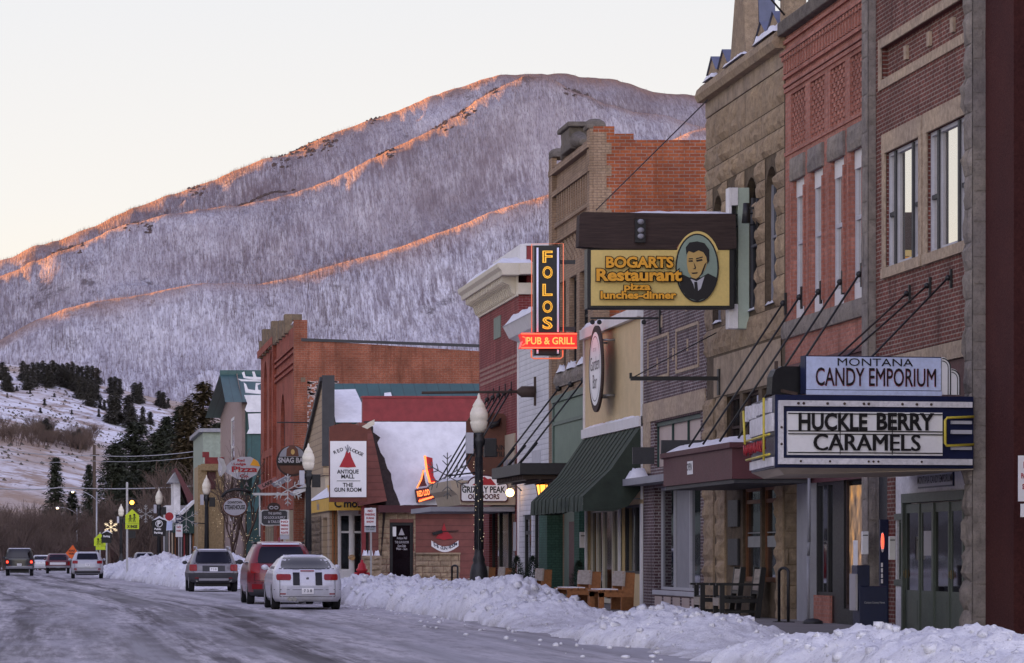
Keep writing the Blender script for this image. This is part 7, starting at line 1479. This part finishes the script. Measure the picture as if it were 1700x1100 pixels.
# ================================================================ cobra street lights, utility pole, wires
def make_cobra():
    t = thing('highway_light', (0, 0, 0), 'x', 'street light', 'steel arm street lights along the road'); K = MB(); K.tube([(0, 0, 0), (0, 0, 7.4)], [.10, .06], 8); K.build('pole', M['steel'], t)
    K = MB(); K.tube([(0, 0, 6.6), (-.4, 0, 7.0), (-1.1, 0, 7.4), (-1.8, 0, 7.5)], .04, 6); K.build('arm', M['steel'], t); K = MB(); K.ball((-2.0, 0, 7.48), .2, 8, 6, (1.5, .8, .5)); K.build('head', M['light_grey'], t)
    return t
cob = make_cobra(); M['lamp_lit'] = emit('lit_street_lamp', (1, .75, .45), 3)
for i, (px, top, Y, lab) in enumerate(((160.5, 816, 300, 'nearest arm street light, on the pole by the utility post'), (127.5, 843, 370, 'second arm street light, lit warm'), (106.5, 874, 440, 'third arm street light along the road'), (82.5, 889, 500, 'fourth arm street light along the road'), (60.5, 895, 560, 'farthest arm street light along the road'))):
    loc = (sx(px, Y), Y, 0); k = sz(top, Y)/7.4
    if i == 0: cob.location = loc; cob['label'] = lab; cob.scale = (1, 1, k); c = cob
    else: c = dup(cob, loc, lab, scale=(1 if i < 3 else .9, 1, k))
    if i < 2: mb = MB(); mb.ball((-2.05, -.03, 7.40), .10 if i == 0 else .14, 8, 6); o = mb.build('bulb', M['lamp_lit'], c, local=True)
Y = 330; t = thing('utility_pole', (sx(157, Y), Y, 0), 'weathered wooden utility pole in front of the dark evergreens', 'utility pole'); mb = MB(); mb.tube([(sx(157, Y), Y, 0), (sx(156.5, Y), Y, sz(738, Y))], [.2, .14], 8); mb.build('pole', M['bark'], t)
mb = MB(); mb.bar(c3(150, 757, Y), c3(164, 757, Y), .14) if False else None
s = F/Y; mb = MB(); mb.bar(c3(149, 756, Y-.2), c3(165, 755, Y-.2), .16); mb.build('crossarm', M['bark'], t)
for nm, pts, r in (('upper', [(-30, 742), (157, 756), (330, 748)], .035), ('lower', [(-30, 807), (100, 809), (350, 804)], .055), ('middle', [(-30, 760), (157, 765), (330, 757)], .025)):
    t = thing('power_line', tuple(at(*pts[1], 328)), f'{nm} pale power line strung across in front of the hillside trees', 'wire', 'power lines across the far end of the street'); mb = MB(); K = [at(*p, 328) for p in pts]; P = []
    for a, b_ in zip(K, K[1:]):
        for k in range(8): u = k/8; p = a.lerp(b_, u); P.append((p.x, p.y, p.z-.25*4*u*(1-u)))
    mb.tube(P+[tuple(K[-1])], r, 4); mb.build('wire', M['steel'], t)
# ================================================================ vehicles: lofted bodies, seen from behind
def make_car(name, label, loc, L, lv, paint_, roof_z, belt, rear_win, tail, rz=0, wr=.33, group=None, plate=(0, .75), extra=None, tail_mat='tail', clad=None, side_win=True, glassm='glass_dark'):
    """lv: list of (z, half width, rear y, front y); car points along +y, rear bumper at y = 0"""
    t = thing(name, loc, label, 'car', group, rz); Z = [l[0] for l in lv]
    I = lambda z, k: float(np.interp(z, Z, [l[k] for l in lv]))
    def rear(x, z, e=0): w = I(z, 1); q = min(1, abs(x)/w); return I(z, 2)+.30*q**5-e
    n = 17
    def ring(z):
        w, yr, yf = I(z, 1), I(z, 2), I(z, 3); P = []
        for k in range(n): x = -w+2*w*k/(n-1); P.append((x, yr+.30*abs(x/w)**5, z))
        for k in range(1, 12): P.append((w, yr+.3+(yf-yr-.75)*k/12, z))
        for k in range(n): x = w-2*w*k/(n-1); P.append((x, yf-.45*abs(x/w)**3, z))
        for k in range(1, 12): P.append((-w, yf-.45-(yf-yr-.75)*k/12, z))
        return P
    zs = []
    for a, b_ in zip(Z, Z[1:]):
        m = max(1, int((b_-a)/.07)); zs += [a+(b_-a)*k/m for k in range(m)]
    zs.append(Z[-1]); K = MB(); K.smooth = True; R_ = [ring(z) for z in zs]; N_ = len(R_[0])
    K.v = [p for r in R_ for p in r]
    for i in range(len(zs)-1):
        for j in range(N_): K.f.append([i*N_+j, i*N_+(j+1) % N_, (i+1)*N_+(j+1) % N_, (i+1)*N_+j]); K.mi.append(1 if (clad and zs[i+1] < clad+.001) else 0); K.sm.append(True)
    K.f.append([(len(zs)-1)*N_+j for j in range(N_)]); K.mi.append(0); K.sm.append(True); K.f.append(list(range(N_))[::-1]); K.mi.append(1); K.sm.append(False)
    K.build('body', [paint_, M['cladding']], t, local=True)
    def patch(nm, m, x0, x1, z0, z1, e=.008, par=None, nx=10, nz=5, trap=0, rnd=0):
        q = MB(); q.smooth = True; b0 = 0; V = []
        for j in range(nz+1):
            z = z0+(z1-z0)*j/nz; u = j/nz; k = 1-trap*u
            if rnd: k *= 1-rnd*(abs(2*u-1)**4)
            for i in range(nx+1): x = (x0+x1)/2+(x1-x0)/2*k*(2*i/nx-1); V.append((x, rear(x, z, e), z))
        q.v = V
        for j in range(nz):
            for i in range(nx): q.f.append([j*(nx+1)+i, j*(nx+1)+i+1, (j+1)*(nx+1)+i+1, (j+1)*(nx+1)+i]); q.mi.append(0); q.sm.append(True)
        return q.build(nm, m, par or t, local=True)
    patch('rear_window', M[glassm], -rear_win[0], rear_win[0], rear_win[1], rear_win[2], .01, trap=rear_win[3], rnd=.05)
    wz = rear_win[1]
    patch('window_seal', M['ink'], -rear_win[0]-.03, rear_win[0]+.03, wz-.03, wz-.004, .007, nz=1)
    patch('tailgate_seam', M['ink'], -I(.6, 1)*.80, I(.6, 1)*.80, plate[1]-.15, plate[1]-.138, .006, nz=1); patch('bumper_seam', M['ink'], -I(.6, 1)*.97, I(.6, 1)*.97, lv[2][0]-.006, lv[2][0]+.006, .004, nz=1)
    for sg in (-1, 1): patch('tailgate_seam', M['ink'], sg*I(.6, 1)*.80-.006, sg*I(.6, 1)*.80+.006, plate[1]-.14, wz-.06, .006, nx=2)
    for sg in (-1, 1): patch('reflector', M['tail'], sg*I(.4, 1)*.72-.07, sg*I(.4, 1)*.72+.07, lv[1][0]+.08, lv[1][0]+.11, .008, nx=3, nz=1)
    for (x0, x1, z0, z1) in tail:
        for sg in (-1, 1): a, b_ = (x0, x1) if sg > 0 else (-x1, -x0); patch('tail_lamp', M[tail_mat], a, b_, z0, z1, .014, rnd=.12)
    patch('number_plate', M['sign_white'], plate[0]-.15, plate[0]+.15, plate[1]-.075, plate[1]+.075, .022)
    K = MB(); K.text('7 3 8', (plate[0], rear(plate[0], plate[1], .026), plate[1]), EX, EZ, .10, 'CENTER', .01, .003); K.build('plate_lettering', M['navy'], t, local=True)
    w = I(.45, 1)
    for sg in (-1, 1):
        if side_win:
            K = MB(); z0, z1 = belt+.04, roof_z-.09; yr0, yr1, yf0, yf1 = I(z0, 2)+.5, I(z1, 2)+.55, I(z0, 3)-.75, I(z1, 3)-.55
            K.quad((sg*(I(z0, 1)+.006), yr0, z0), (sg*(I(z0, 1)+.006), yf0, z0), (sg*(I(z1, 1)+.006), yf1, z1), (sg*(I(z1, 1)+.006), yr1, z1)); K.build('side_window', M[glassm], t, local=True)
        K = MB(); ym = I(belt, 3)-1.05; K.ball((sg*(I(belt, 1)+.11), ym, belt+.07), .095, 8, 6, (1.0, .5, .75)).bar((sg*I(belt, 1), ym, belt+.05), (sg*(I(belt, 1)+.1), ym, belt+.06), .04); K.build('mirror', paint_ if not clad else M['cladding'], t, local=True)
        for yw in (.85, L-.85):
            K = MB(); K.lathe([(wr*.5, -.10), (wr*.93, -.105), (wr, -.08), (wr, .08), (wr*.93, .105), (wr*.5, .10)], (sg*(w-.10), yw, wr), 20, 'x'); wh = K.build('wheel', M['tyre'], t, local=True)
            K = MB(); K.lathe([(wr*.15, 0), (wr*.62, .01), (wr*.62, -.01)], (sg*(w+.0), yw, wr), 14, 'x'); K.build('rim', M['steel'], wh, local=True)
            K = MB(); P = [(wr*1.13*math.cos(a), wr*1.13*math.sin(a)) for a in np.linspace(-.3, math.pi+.3, 16)]; K.prism(P, (sg*(w+.002) if sg > 0 else -(w+.006), yw, wr), EY, EZ, (.004, 0, 0)); K.build('wheel_arch', M['ink'], t, local=True)
    K = MB(); K.box(-w+.28, w-.28, .35, L-.4, .20, lv[0][0]+.05); K.build('underbody', M['ink'], t, local=True)
    if extra: extra(t, patch, rear, I)
    return t
# white coupe with black stripes
def ex(t, patch, rear, I):
    for x in (-.28, .28): patch('black_stripe', M['ink'], x-.085, x+.085, .61, 1.0, .012, nx=3)
    patch('handle_recess', M['tail'], -.17, .17, .955, .985, .016, nx=4, nz=2)
    patch('bumper_crease', M['light_grey'], -.62, .62, .585, .598, .006, nz=1); patch('plate_recess', M['light_grey'], -.52, .52, .36, .575, .004)
    K = MB()
    for x in (-.44, -.33): K.lathe([(.06, -.02), (.065, .12)], (x, rear(x, .28), .27), 12, 'y')
    K.build('exhaust', M['chrome'], t, local=True)
    K = MB(); K.lathe([(.0, 0), (.035, 0), (.035, .01)], (0, rear(0, .78)-.012, .78), 10, 'y'); K.build('badge', M['chrome'], t, local=True)
    patch('roof_snow', SNOWR, -.5, .5, 1.335, 1.372, .02, nz=2)
cx = lambda px, Y: sx(px, Y)
make_car('parked_car', 'white two door car with two black stripes down its boot', (cx(511, 87), 87, 0), 4.5, [(.20, .78, .12, 4.4), (.30, .84, .03, 4.5), (.5, .86, 0, 4.5), (.62, .86, .02, 4.45), (.80, .845, .10, 4.3), (.96, .82, .18, 3.7), (1.02, .79, .35, 3.4), (1.10, .74, .62, 3.05), (1.25, .64, 1.0, 2.55), (1.34, .54, 1.35, 2.3), (1.385, .40, 1.7, 2.1)], M['car_white'], 1.385, .98, (.66, 1.04, 1.31, .17), [(.41, .77, .74, .89)], wr=.30, plate=(.0, .47), extra=ex)
def ex(t, patch, rear, I):
    patch('lower_lamp', M['tail'], .55, .82, .42, .56, .014); patch('lower_lamp', M['tail'], -.82, -.55, .42, .56, .014); patch('tailgate_line', M['chrome'], -.5, .5, .96, 1.0, .016, nz=1)
    patch('lower_valance', M['cladding'], -.78, .78, .28, .42, .012)
    K = MB(); K.tube([(-.66, .9, 1.70), (-.66, 3.2, 1.72)], .03, 5).cut().tube([(.66, .9, 1.70), (.66, 3.2, 1.72)], .03, 5); K.build('roof_rail', M['black'], t, local=True); patch('snow', SNOWR, -.52, .52, 1.655, 1.70, .03, nz=2)
    K = MB(); K.prism([(0, 0), (.12, 0), (.06, .12)], (-.03, 1.0, 1.74), EY, EZ, (.05, 0, 0)); K.build('roof_fin', M['car_red'], t, local=True)
    K = MB(); K.box(.0, .22, .02, .04, 1.02, 1.05); K.build('wiper', M['ink'], t, local=True)
make_car('parked_car', 'dark red family car parked behind the white striped car', (cx(468, 96.6), 96.6, 0), 4.7, [(.24, .84, .15, 4.6), (.34, .91, .05, 4.7), (.6, .94, 0, 4.7), (.9, .93, .03, 4.55), (1.08, .90, .10, 4.2), (1.2, .87, .16, 3.7), (1.5, .76, .36, 2.9), (1.66, .68, .52, 2.7), (1.74, .56, .85, 2.6)], M['car_red'], 1.74, 1.1, (.68, 1.16, 1.60, .16), [(.60, .86, .86, 1.14)], wr=.36, plate=(0, .80), extra=ex, clad=.40)
def ex(t, patch, rear, I):
    patch('plate_panel', M['cladding'], -.42, .42, .76, .98, .012); patch('bumper_bar', M['steel'], -.55, .55, .42, .50, .016); patch('bumper_strip', M['light_grey'], -.75, .75, .735, .75, .010, nz=1)
    for x in (-.62, .62): K = MB(); K.lathe([(.05, -.02), (.055, .12)], (x, rear(x, .4), .42), 12, 'y'); K.build('exhaust', M['chrome'], t, local=True)
    for x in (-.62, .62): K = MB(); K.tube([(x, .6, 1.56), (x, .75, 1.66), (x, 2.9, 1.68), (x, 3.1, 1.6)], .03, 6); K.build('roof_rail', M['steel'], t, local=True)
    patch('snow', SNOWR, -.5, .5, 1.56, 1.60, .03, nz=2)
    K = MB(); K.box(-.35, .1, .2, .25, 1.05, 1.075); K.build('wiper', M['ink'], t, local=True)
make_car('parked_car', 'grey estate car with dark lower cladding and roof rails', (cx(355, 130), 130, 0), 4.8, [(.34, .80, .15, 4.7), (.42, .90, .05, 4.8), (.70, .93, 0, 4.8), (.76, .91, .05, 4.7), (.98, .88, .10, 4.3), (1.06, .85, .14, 3.9), (1.3, .76, .42, 3.1), (1.5, .68, .62, 2.9), (1.6, .58, .9, 2.7)], M['car_grey'], 1.6, 1.02, (.70, 1.08, 1.50, .15), [(.62, .90, .78, 1.02)], wr=.36, plate=(0, .84), extra=ex, clad=.74)
def ex(t, patch, rear, I):
    patch('lower_valance', M['cladding'], -.75, .75, .30, .46, .012)
    for x in (-.7, .7): patch('lower_lamp', M['tail'], x-.08, x+.08, .52, .6, .014, nx=3)
    for x in (-.55, .55): K = MB(); K.tube([(x, .8, 1.58), (x, 1.0, 1.66), (x, 2.9, 1.66)], .025, 5); K.build('roof_rail', M['steel'], t, local=True)
make_car('moving_car', 'silver white car driving away in the right lane', (cx(145, 205), 205, 0), 4.6, [(.26, .84, .12, 4.5), (.36, .92, .04, 4.6), (.6, .95, 0, 4.6), (.9, .93, .04, 4.4), (1.08, .90, .12, 4.0), (1.3, .80, .34, 3.1), (1.48, .72, .5, 2.8), (1.58, .60, .8, 2.6)], M['car_silver'], 1.58, 1.05, (.64, 1.14, 1.48, .12), [(.56, .88, .88, 1.06)], wr=.35, plate=(0, .8), extra=ex)
def ex(t, patch, rear, I):
    patch('bumper', M['steel'], -.88, .88, .48, .66, .05); 
    for x in (-.8, .8): patch('lit_lamp', M['tail_on'], x-.07, x+.07, .85, 1.0, .03, nx=3)
    patch('cap_snow', SNOWR, -.7, .7, 1.80, 1.84, .03, nz=2)
make_car('moving_car', 'dark boxy truck with lit red tail lamps in the left lane', (cx(32, 232), 232, 0), 5.2, [(.45, .90, .05, 5.1), (.6, .97, 0, 5.2), (1.1, .98, 0, 5.1), (1.2, .93, .03, 4.2), (1.6, .84, .12, 3.4), (1.8, .76, .2, 3.3), (1.86, .68, .35, 3.2)], M['car_dark'], 1.86, 1.15, (.74, 1.2, 1.72, .06), [(.74, .90, .8, 1.08)], wr=.38, plate=(0, .75), extra=ex)
def ex(t, patch, rear, I):
    patch('tailgate_trim', M['white'], -.6, .6, .66, .84, .015); patch('bumper', M['steel'], -.9, .9, .44, .58, .05)
make_car('moving_car', 'old maroon and white pickup driving away beyond the silver car', (cx(96, 262), 262, 0), 5.2, [(.42, .86, .05, 5.1), (.55, .94, 0, 5.2), (.95, .95, 0, 5.1), (1.0, .88, .3, 4.2), (1.3, .80, .5, 3.4), (1.45, .74, .7, 3.2), (1.5, .66, .9, 3.1)], M['car_maroon'], 1.5, 1.0, (.66, 1.04, 1.4, .08), [(.76, .90, .62, .9)], wr=.36, plate=(0, .5), extra=ex)
make_car('moving_car', 'small white car far ahead beside the maroon pickup', (cx(68, 300), 300, 0), 4.4, [(.25, .8, .1, 4.3), (.5, .86, 0, 4.4), (.85, .86, .03, 4.3), (1.0, .8, .3, 3.7), (1.3, .66, .8, 2.7), (1.4, .55, 1.2, 2.4)], M['car_white'], 1.4, .95, (.6, 1.02, 1.3, .12), [(.5, .8, .68, .84)], wr=.3)
make_car('parked_car', 'grey hatchback with red lamps half hidden behind the far snow heap', (cx(240, 262), 262, .1), 4.4, [(.25, .8, .1, 4.3), (.5, .88, 0, 4.4), (.9, .87, .04, 4.3), (1.05, .82, .2, 3.7), (1.4, .68, .6, 2.8), (1.5, .56, 1.0, 2.5)], M['car_grey'], 1.5, 1.0, (.62, 1.08, 1.4, .12), [(.56, .82, .76, 1.0)], wr=.32)
# ================================================================ trees
def conifer_mesh(seed, n, h=1.0, r=.2, dense=1.0, gap=.0, rnd=0, pw=.7):
    """foliage sprays on whorls of drooping boughs, unit height"""
    q = random.Random(seed); V, Fc = [], []
    nb = int(n)
    for k in range(nb):
        u = q.random()**1.25; z = .06+u*.92; Lb = (r*(1-u)**pw if not rnd else r*math.sqrt(max(0, 1-u*u))*(.75+.25*math.sin(u*9)))*q.uniform(.55, 1.12)+.012; a = q.random()*6.28
        if gap and math.sin(a*3+u*17)+math.sin(u*31+seed) > 2-gap*2: continue
        droop = q.uniform(.05, .45); m = max(3, int(Lb/r*9))
        for i in range(m):
            f = (i+.6)/m; c = np.array([Lb*f*math.cos(a), Lb*f*math.sin(a), z-droop*Lb*f*f+.02*f])
            for j in range(2):
                b_ = a+q.uniform(-1.3, 1.3); l = (.034 if not rnd else .06)*q.uniform(.6, 1.4)*(1.15-.4*f); d = np.array([math.cos(b_), math.sin(b_), q.uniform(-.75, .25)])*l; w = np.array([-math.sin(b_), math.cos(b_), q.uniform(-.4, .4)])*(.0085 if not rnd else .022); c2 = c+np.array([q.uniform(-.01, .01) for _ in range(3)])
                i0 = len(V); V += [c2-w, c2+w, c2+d]; Fc.append((i0, i0+1, i0+2))
    return np.array(V), np.array(Fc)
def mesh_only(name, V, Fc, m):
    o = npmesh(name, V, Fc, m, False); me = o.data; bpy.data.objects.remove(o); return me
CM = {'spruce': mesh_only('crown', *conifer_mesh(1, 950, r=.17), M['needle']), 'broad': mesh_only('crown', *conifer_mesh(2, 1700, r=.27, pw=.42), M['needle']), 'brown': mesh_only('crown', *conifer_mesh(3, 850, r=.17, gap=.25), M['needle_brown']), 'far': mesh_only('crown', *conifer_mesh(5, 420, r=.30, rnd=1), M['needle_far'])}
mb = MB(); mb.tube([(0, 0, -.02), (0, 0, .5), (0, 0, .97)], [.020, .012, .003], 6); _o = mb.build('trunk', M['bark']); TRUNK = _o.data; bpy.data.objects.remove(_o)
def conifer(kind, x, y, z, h, label, name='conifer', wide=1.0, group=None):
    t = thing(name, (x, y, z), label, 'tree', group, rr.uniform(0, 6)); t.scale = (h*wide, h*wide, h)
    for nm, me in (('crown', CM[kind]), ('trunk', TRUNK)): o = bpy.data.objects.new(nm, me); COL.objects.link(o); o.parent = t
    return t
def conifer_px(kind, px, top, Y, label, wide=1.0, z=0.0, **k): conifer(kind, sx(px, Y), Y, z, sz(top, Y)-z, label, wide=wide, **k)
G1 = 'dark evergreens behind the far shops'
for a in (('spruce', 92, 758, 430, 'pointed spruce standing alone above the brown thicket', 1.12), ('broad', 226, 700, 400, 'broad dark evergreen in the middle of the far tree group', 1.25), ('broad', 190, 735, 385, 'broad dark evergreen just right of the utility pole', 1.0), ('broad', 262, 715, 390, 'broad dark evergreen left of the tall tawny spruce', 1.0),
    ('brown', 337, 632, 350, 'tallest tawny spruce behind the sage building', 1.35), ('spruce', 300, 672, 360, 'dark spruce left of the tallest tawny one', 1.2), ('brown', 312, 660, 345, 'tawny spruce just left of the tallest one', 1.15), ('spruce', 362, 700, 345, 'dark spruce right of the tallest tawny one', 1.2), ('spruce', 276, 690, 420, 'slim dark spruce behind the broad evergreens', 1.1), ('spruce', 120, 815, 410, 'small dark evergreen beside the lone pointed spruce', 1.5), ('broad', 215, 790, 350, 'low dark evergreen behind the yellow signs', 1.1), ('broad', 285, 775, 340, 'low dark evergreen behind the black direction board', 1.0), ('spruce', 148, 770, 440, 'ragged evergreen left of the utility pole', .95)):
    conifer_px(a[0], a[1], a[2], a[3], a[4], a[5], group=G1)
hill_trees = [(4, 600, 30), (10, 608, 38), (15, 622, 28)]+[(38+4.1*k, 597+.25*max(0, k-12)*2+rr.uniform(-2, 7), rr.uniform(24, 44)) for k in range(0, 31, 2)]+[(98+2.4*k, 606+1.2*k, rr.uniform(18, 42)) for k in range(0, 27, 2)]
hill_trees += [(184, 625, 28), (191, 624, 32), (199, 628, 26), (224, 634, 34), (233, 634, 36), (228, 640, 30), (264, 648, 26), (271, 650, 28), (279, 660, 16), (166, 664, 14), (173, 662, 18), (183, 654, 46), (191, 650, 55), (197, 662, 34), (213, 655, 46), (218, 672, 40), (237, 674, 30), (249, 682, 22), (164, 678, 14), (77, 694, 40), (84, 706, 28), (131, 712, 34), (121, 718, 24), (140, 724, 22), (74, 660, 12), (67, 676, 9), (119, 680, 8), (28, 640, 9), (50, 646, 8), (12, 652, 8), (90, 652, 7), (282, 700, 30), (268, 706, 26)]
_Yg = np.linspace(660, 1245, 240)
def on_hill(px, bottom):
    X = (px-XV)*_Yg/F; z = terr(X, _Yg); pyy = YH-(z-HC)*F/_Yg; k = int(np.argmin(np.abs(pyy-bottom))); return float(X[k]), float(_Yg[k]), float(z[k])
for i, (px, top, hp) in enumerate(hill_trees):
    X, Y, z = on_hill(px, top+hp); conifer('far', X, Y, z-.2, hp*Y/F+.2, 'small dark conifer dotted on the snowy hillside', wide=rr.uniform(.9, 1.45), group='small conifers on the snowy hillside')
# bare trees and brown thicket
def bare_mesh(seed, spread=.55, levels=5, up=.25, n0=6):
    q = random.Random(seed); K = MB()
    def grow(p, d, L, r, k):
        e = p+d*L; m = (p+e)/2+Vector((q.uniform(-1, 1), q.uniform(-1, 1), q.uniform(-1, 1)))*L*.08; K.tube([p, m, e], [r, r*.85, r*.7], 4 if k > 1 else 3, False)
        if k == 0: return
        for i in range(q.choice((2, 3, 3)) if k < levels else n0):
            a = Vector((q.uniform(-1, 1), q.uniform(-1, 1), q.uniform(-.2, 1)*up*2)); grow(p+d*L*q.uniform(.55, 1), (d+a*spread*1.3).normalized(), L*q.uniform(.62, .85), r*.62, k-1)
    grow(Vector((0, 0, -.03)), Vector((0, 0, 1)), .22, .013, levels); zm = max(v[2] for v in K.v); K.v = [(a/zm, b_/zm, c/zm) for a, b_, c in K.v]; return K
def shrub_mesh(seed):
    q = random.Random(seed); K = MB()
    for k in range(9):
        a = q.random()*6.28; b0 = Vector((.12*math.cos(a), .12*math.sin(a), -.03)); d = Vector((math.cos(a)*.35, math.sin(a)*.35, 1)).normalized()
        def grow(p, d, L, r, lv):
            e = p+d*L; K.tube([p, e], [r, r*.7], 3, False)
            if lv == 0: return
            for i in range(3): grow(p+d*L*q.uniform(.45, 1), (d+Vector((q.uniform(-1, 1), q.uniform(-1, 1), q.uniform(-.1, .5)))*.55).normalized(), L*q.uniform(.55, .8), r*.6, lv-1)
        grow(b0, d, .36, .011, 4)
    zm = max(v[2] for v in K.v); K.v = [(a/zm, b_/zm, c/zm) for a, b_, c in K.v]; return K
def as_mesh(K, nm, m): o = K.build(nm, m); me = o.data; bpy.data.objects.remove(o); return me
BM = [as_mesh(bare_mesh(3), 'branches', M['twig']), as_mesh(bare_mesh(8), 'branches', M['twig']), as_mesh(bare_mesh(12, .6), 'branches', M['twig'])]; SM = [as_mesh(shrub_mesh(s_), 'branches', m) for s_, m in ((1, M['twig']), (2, M['twig']), (3, M['twig_red']))]
def bare(me, px, top, Y, label, name, group, wide=1.0, z=0.0):
    t = thing(name, (sx(px, Y), Y, z), label, 'tree' if 'tree' in name else 'shrub', group, rr.uniform(0, 6)); h = sz(top, Y)-z; t.scale = (h*wide, h*wide, h); o = bpy.data.objects.new('branches', me); COL.objects.link(o); o.parent = t
rt = random.Random(31)
TOP = curve([(-40, 838), (0, 836), (50, 832), (90, 836), (140, 852), (200, 850), (260, 842), (330, 850)])
for k in range(150):
    px = rt.uniform(-50, 340); Y = rt.uniform(300, 520); top = TOP(px)+rt.uniform(-14, 55); red = 150 < px < 210 and rt.random() < .6
    bare(SM[2] if red else SM[k % 2], px, top, Y, 'bare reddish bush in the thicket at the street end' if red else 'bare brown bush in the thicket at the street end', 'bare_bush', 'bare reddish bushes' if red else 'bare brown bushes at the end of the street', rt.uniform(.8, 1.4))
for k in range(46):
    px = rt.uniform(-20, 150); bt = rt.uniform(716, 738)+px*.10; X, Y, z = on_hill(px, bt); t = thing('bare_bush', (X, Y, z-.3), 'bare tan bush on the bench of the hillside', 'shrub', 'bare bushes on the hillside', rt.uniform(0, 6)); h = rt.uniform(22, 42)*Y/F; t.scale = (h*1.1, h*1.1, h); o = bpy.data.objects.new('branches', SM[k % 2]); COL.objects.link(o); o.parent = t
for px, top, Y, w, lab in ((215, 795, 300, .9, 'bare pale tree behind the yellow crossing sign'), (180, 815, 310, 1.0, 'bare pale tree beside the utility pole'), (245, 800, 305, .9, 'bare pale tree behind the parking direction board'), (285, 760, 330, 1.0, 'bare brown tree in front of the low evergreens'), (310, 755, 320, .9, 'bare brown tree beside the sage building')): bare(BM[int(px) % 3], px, top, Y, lab, 'bare_tree', None, w)
# bare street trees with tiny lights in front of the pink building
for i, (px, top, Y, lab) in enumerate(((386, 760, 196, 'bare street tree behind the oval pale sign'), (408, 730, 205, 'bare street tree in front of the green snowy roof'))):
    t = thing('street_tree', (sx(px, Y), Y, .12), lab, 'tree'); h = sz(top, Y); K = bare_mesh(20+i, .5); K.v = [(a*h*.6+sx(px, Y), b_*h*.6+Y, c*h) for a, b_, c in K.v]; K.build('branches', M['twig'], t)
    K = MB(); q = random.Random(i)
    for k in range(90): K.ball((sx(px, Y)+q.gauss(0, .8), Y-q.uniform(.2, 1.2), q.uniform(1.2, h*.9)), .016, 4, 3)
    tag(K.build('tiny_light', M['fairy'], t), kind='stuff')
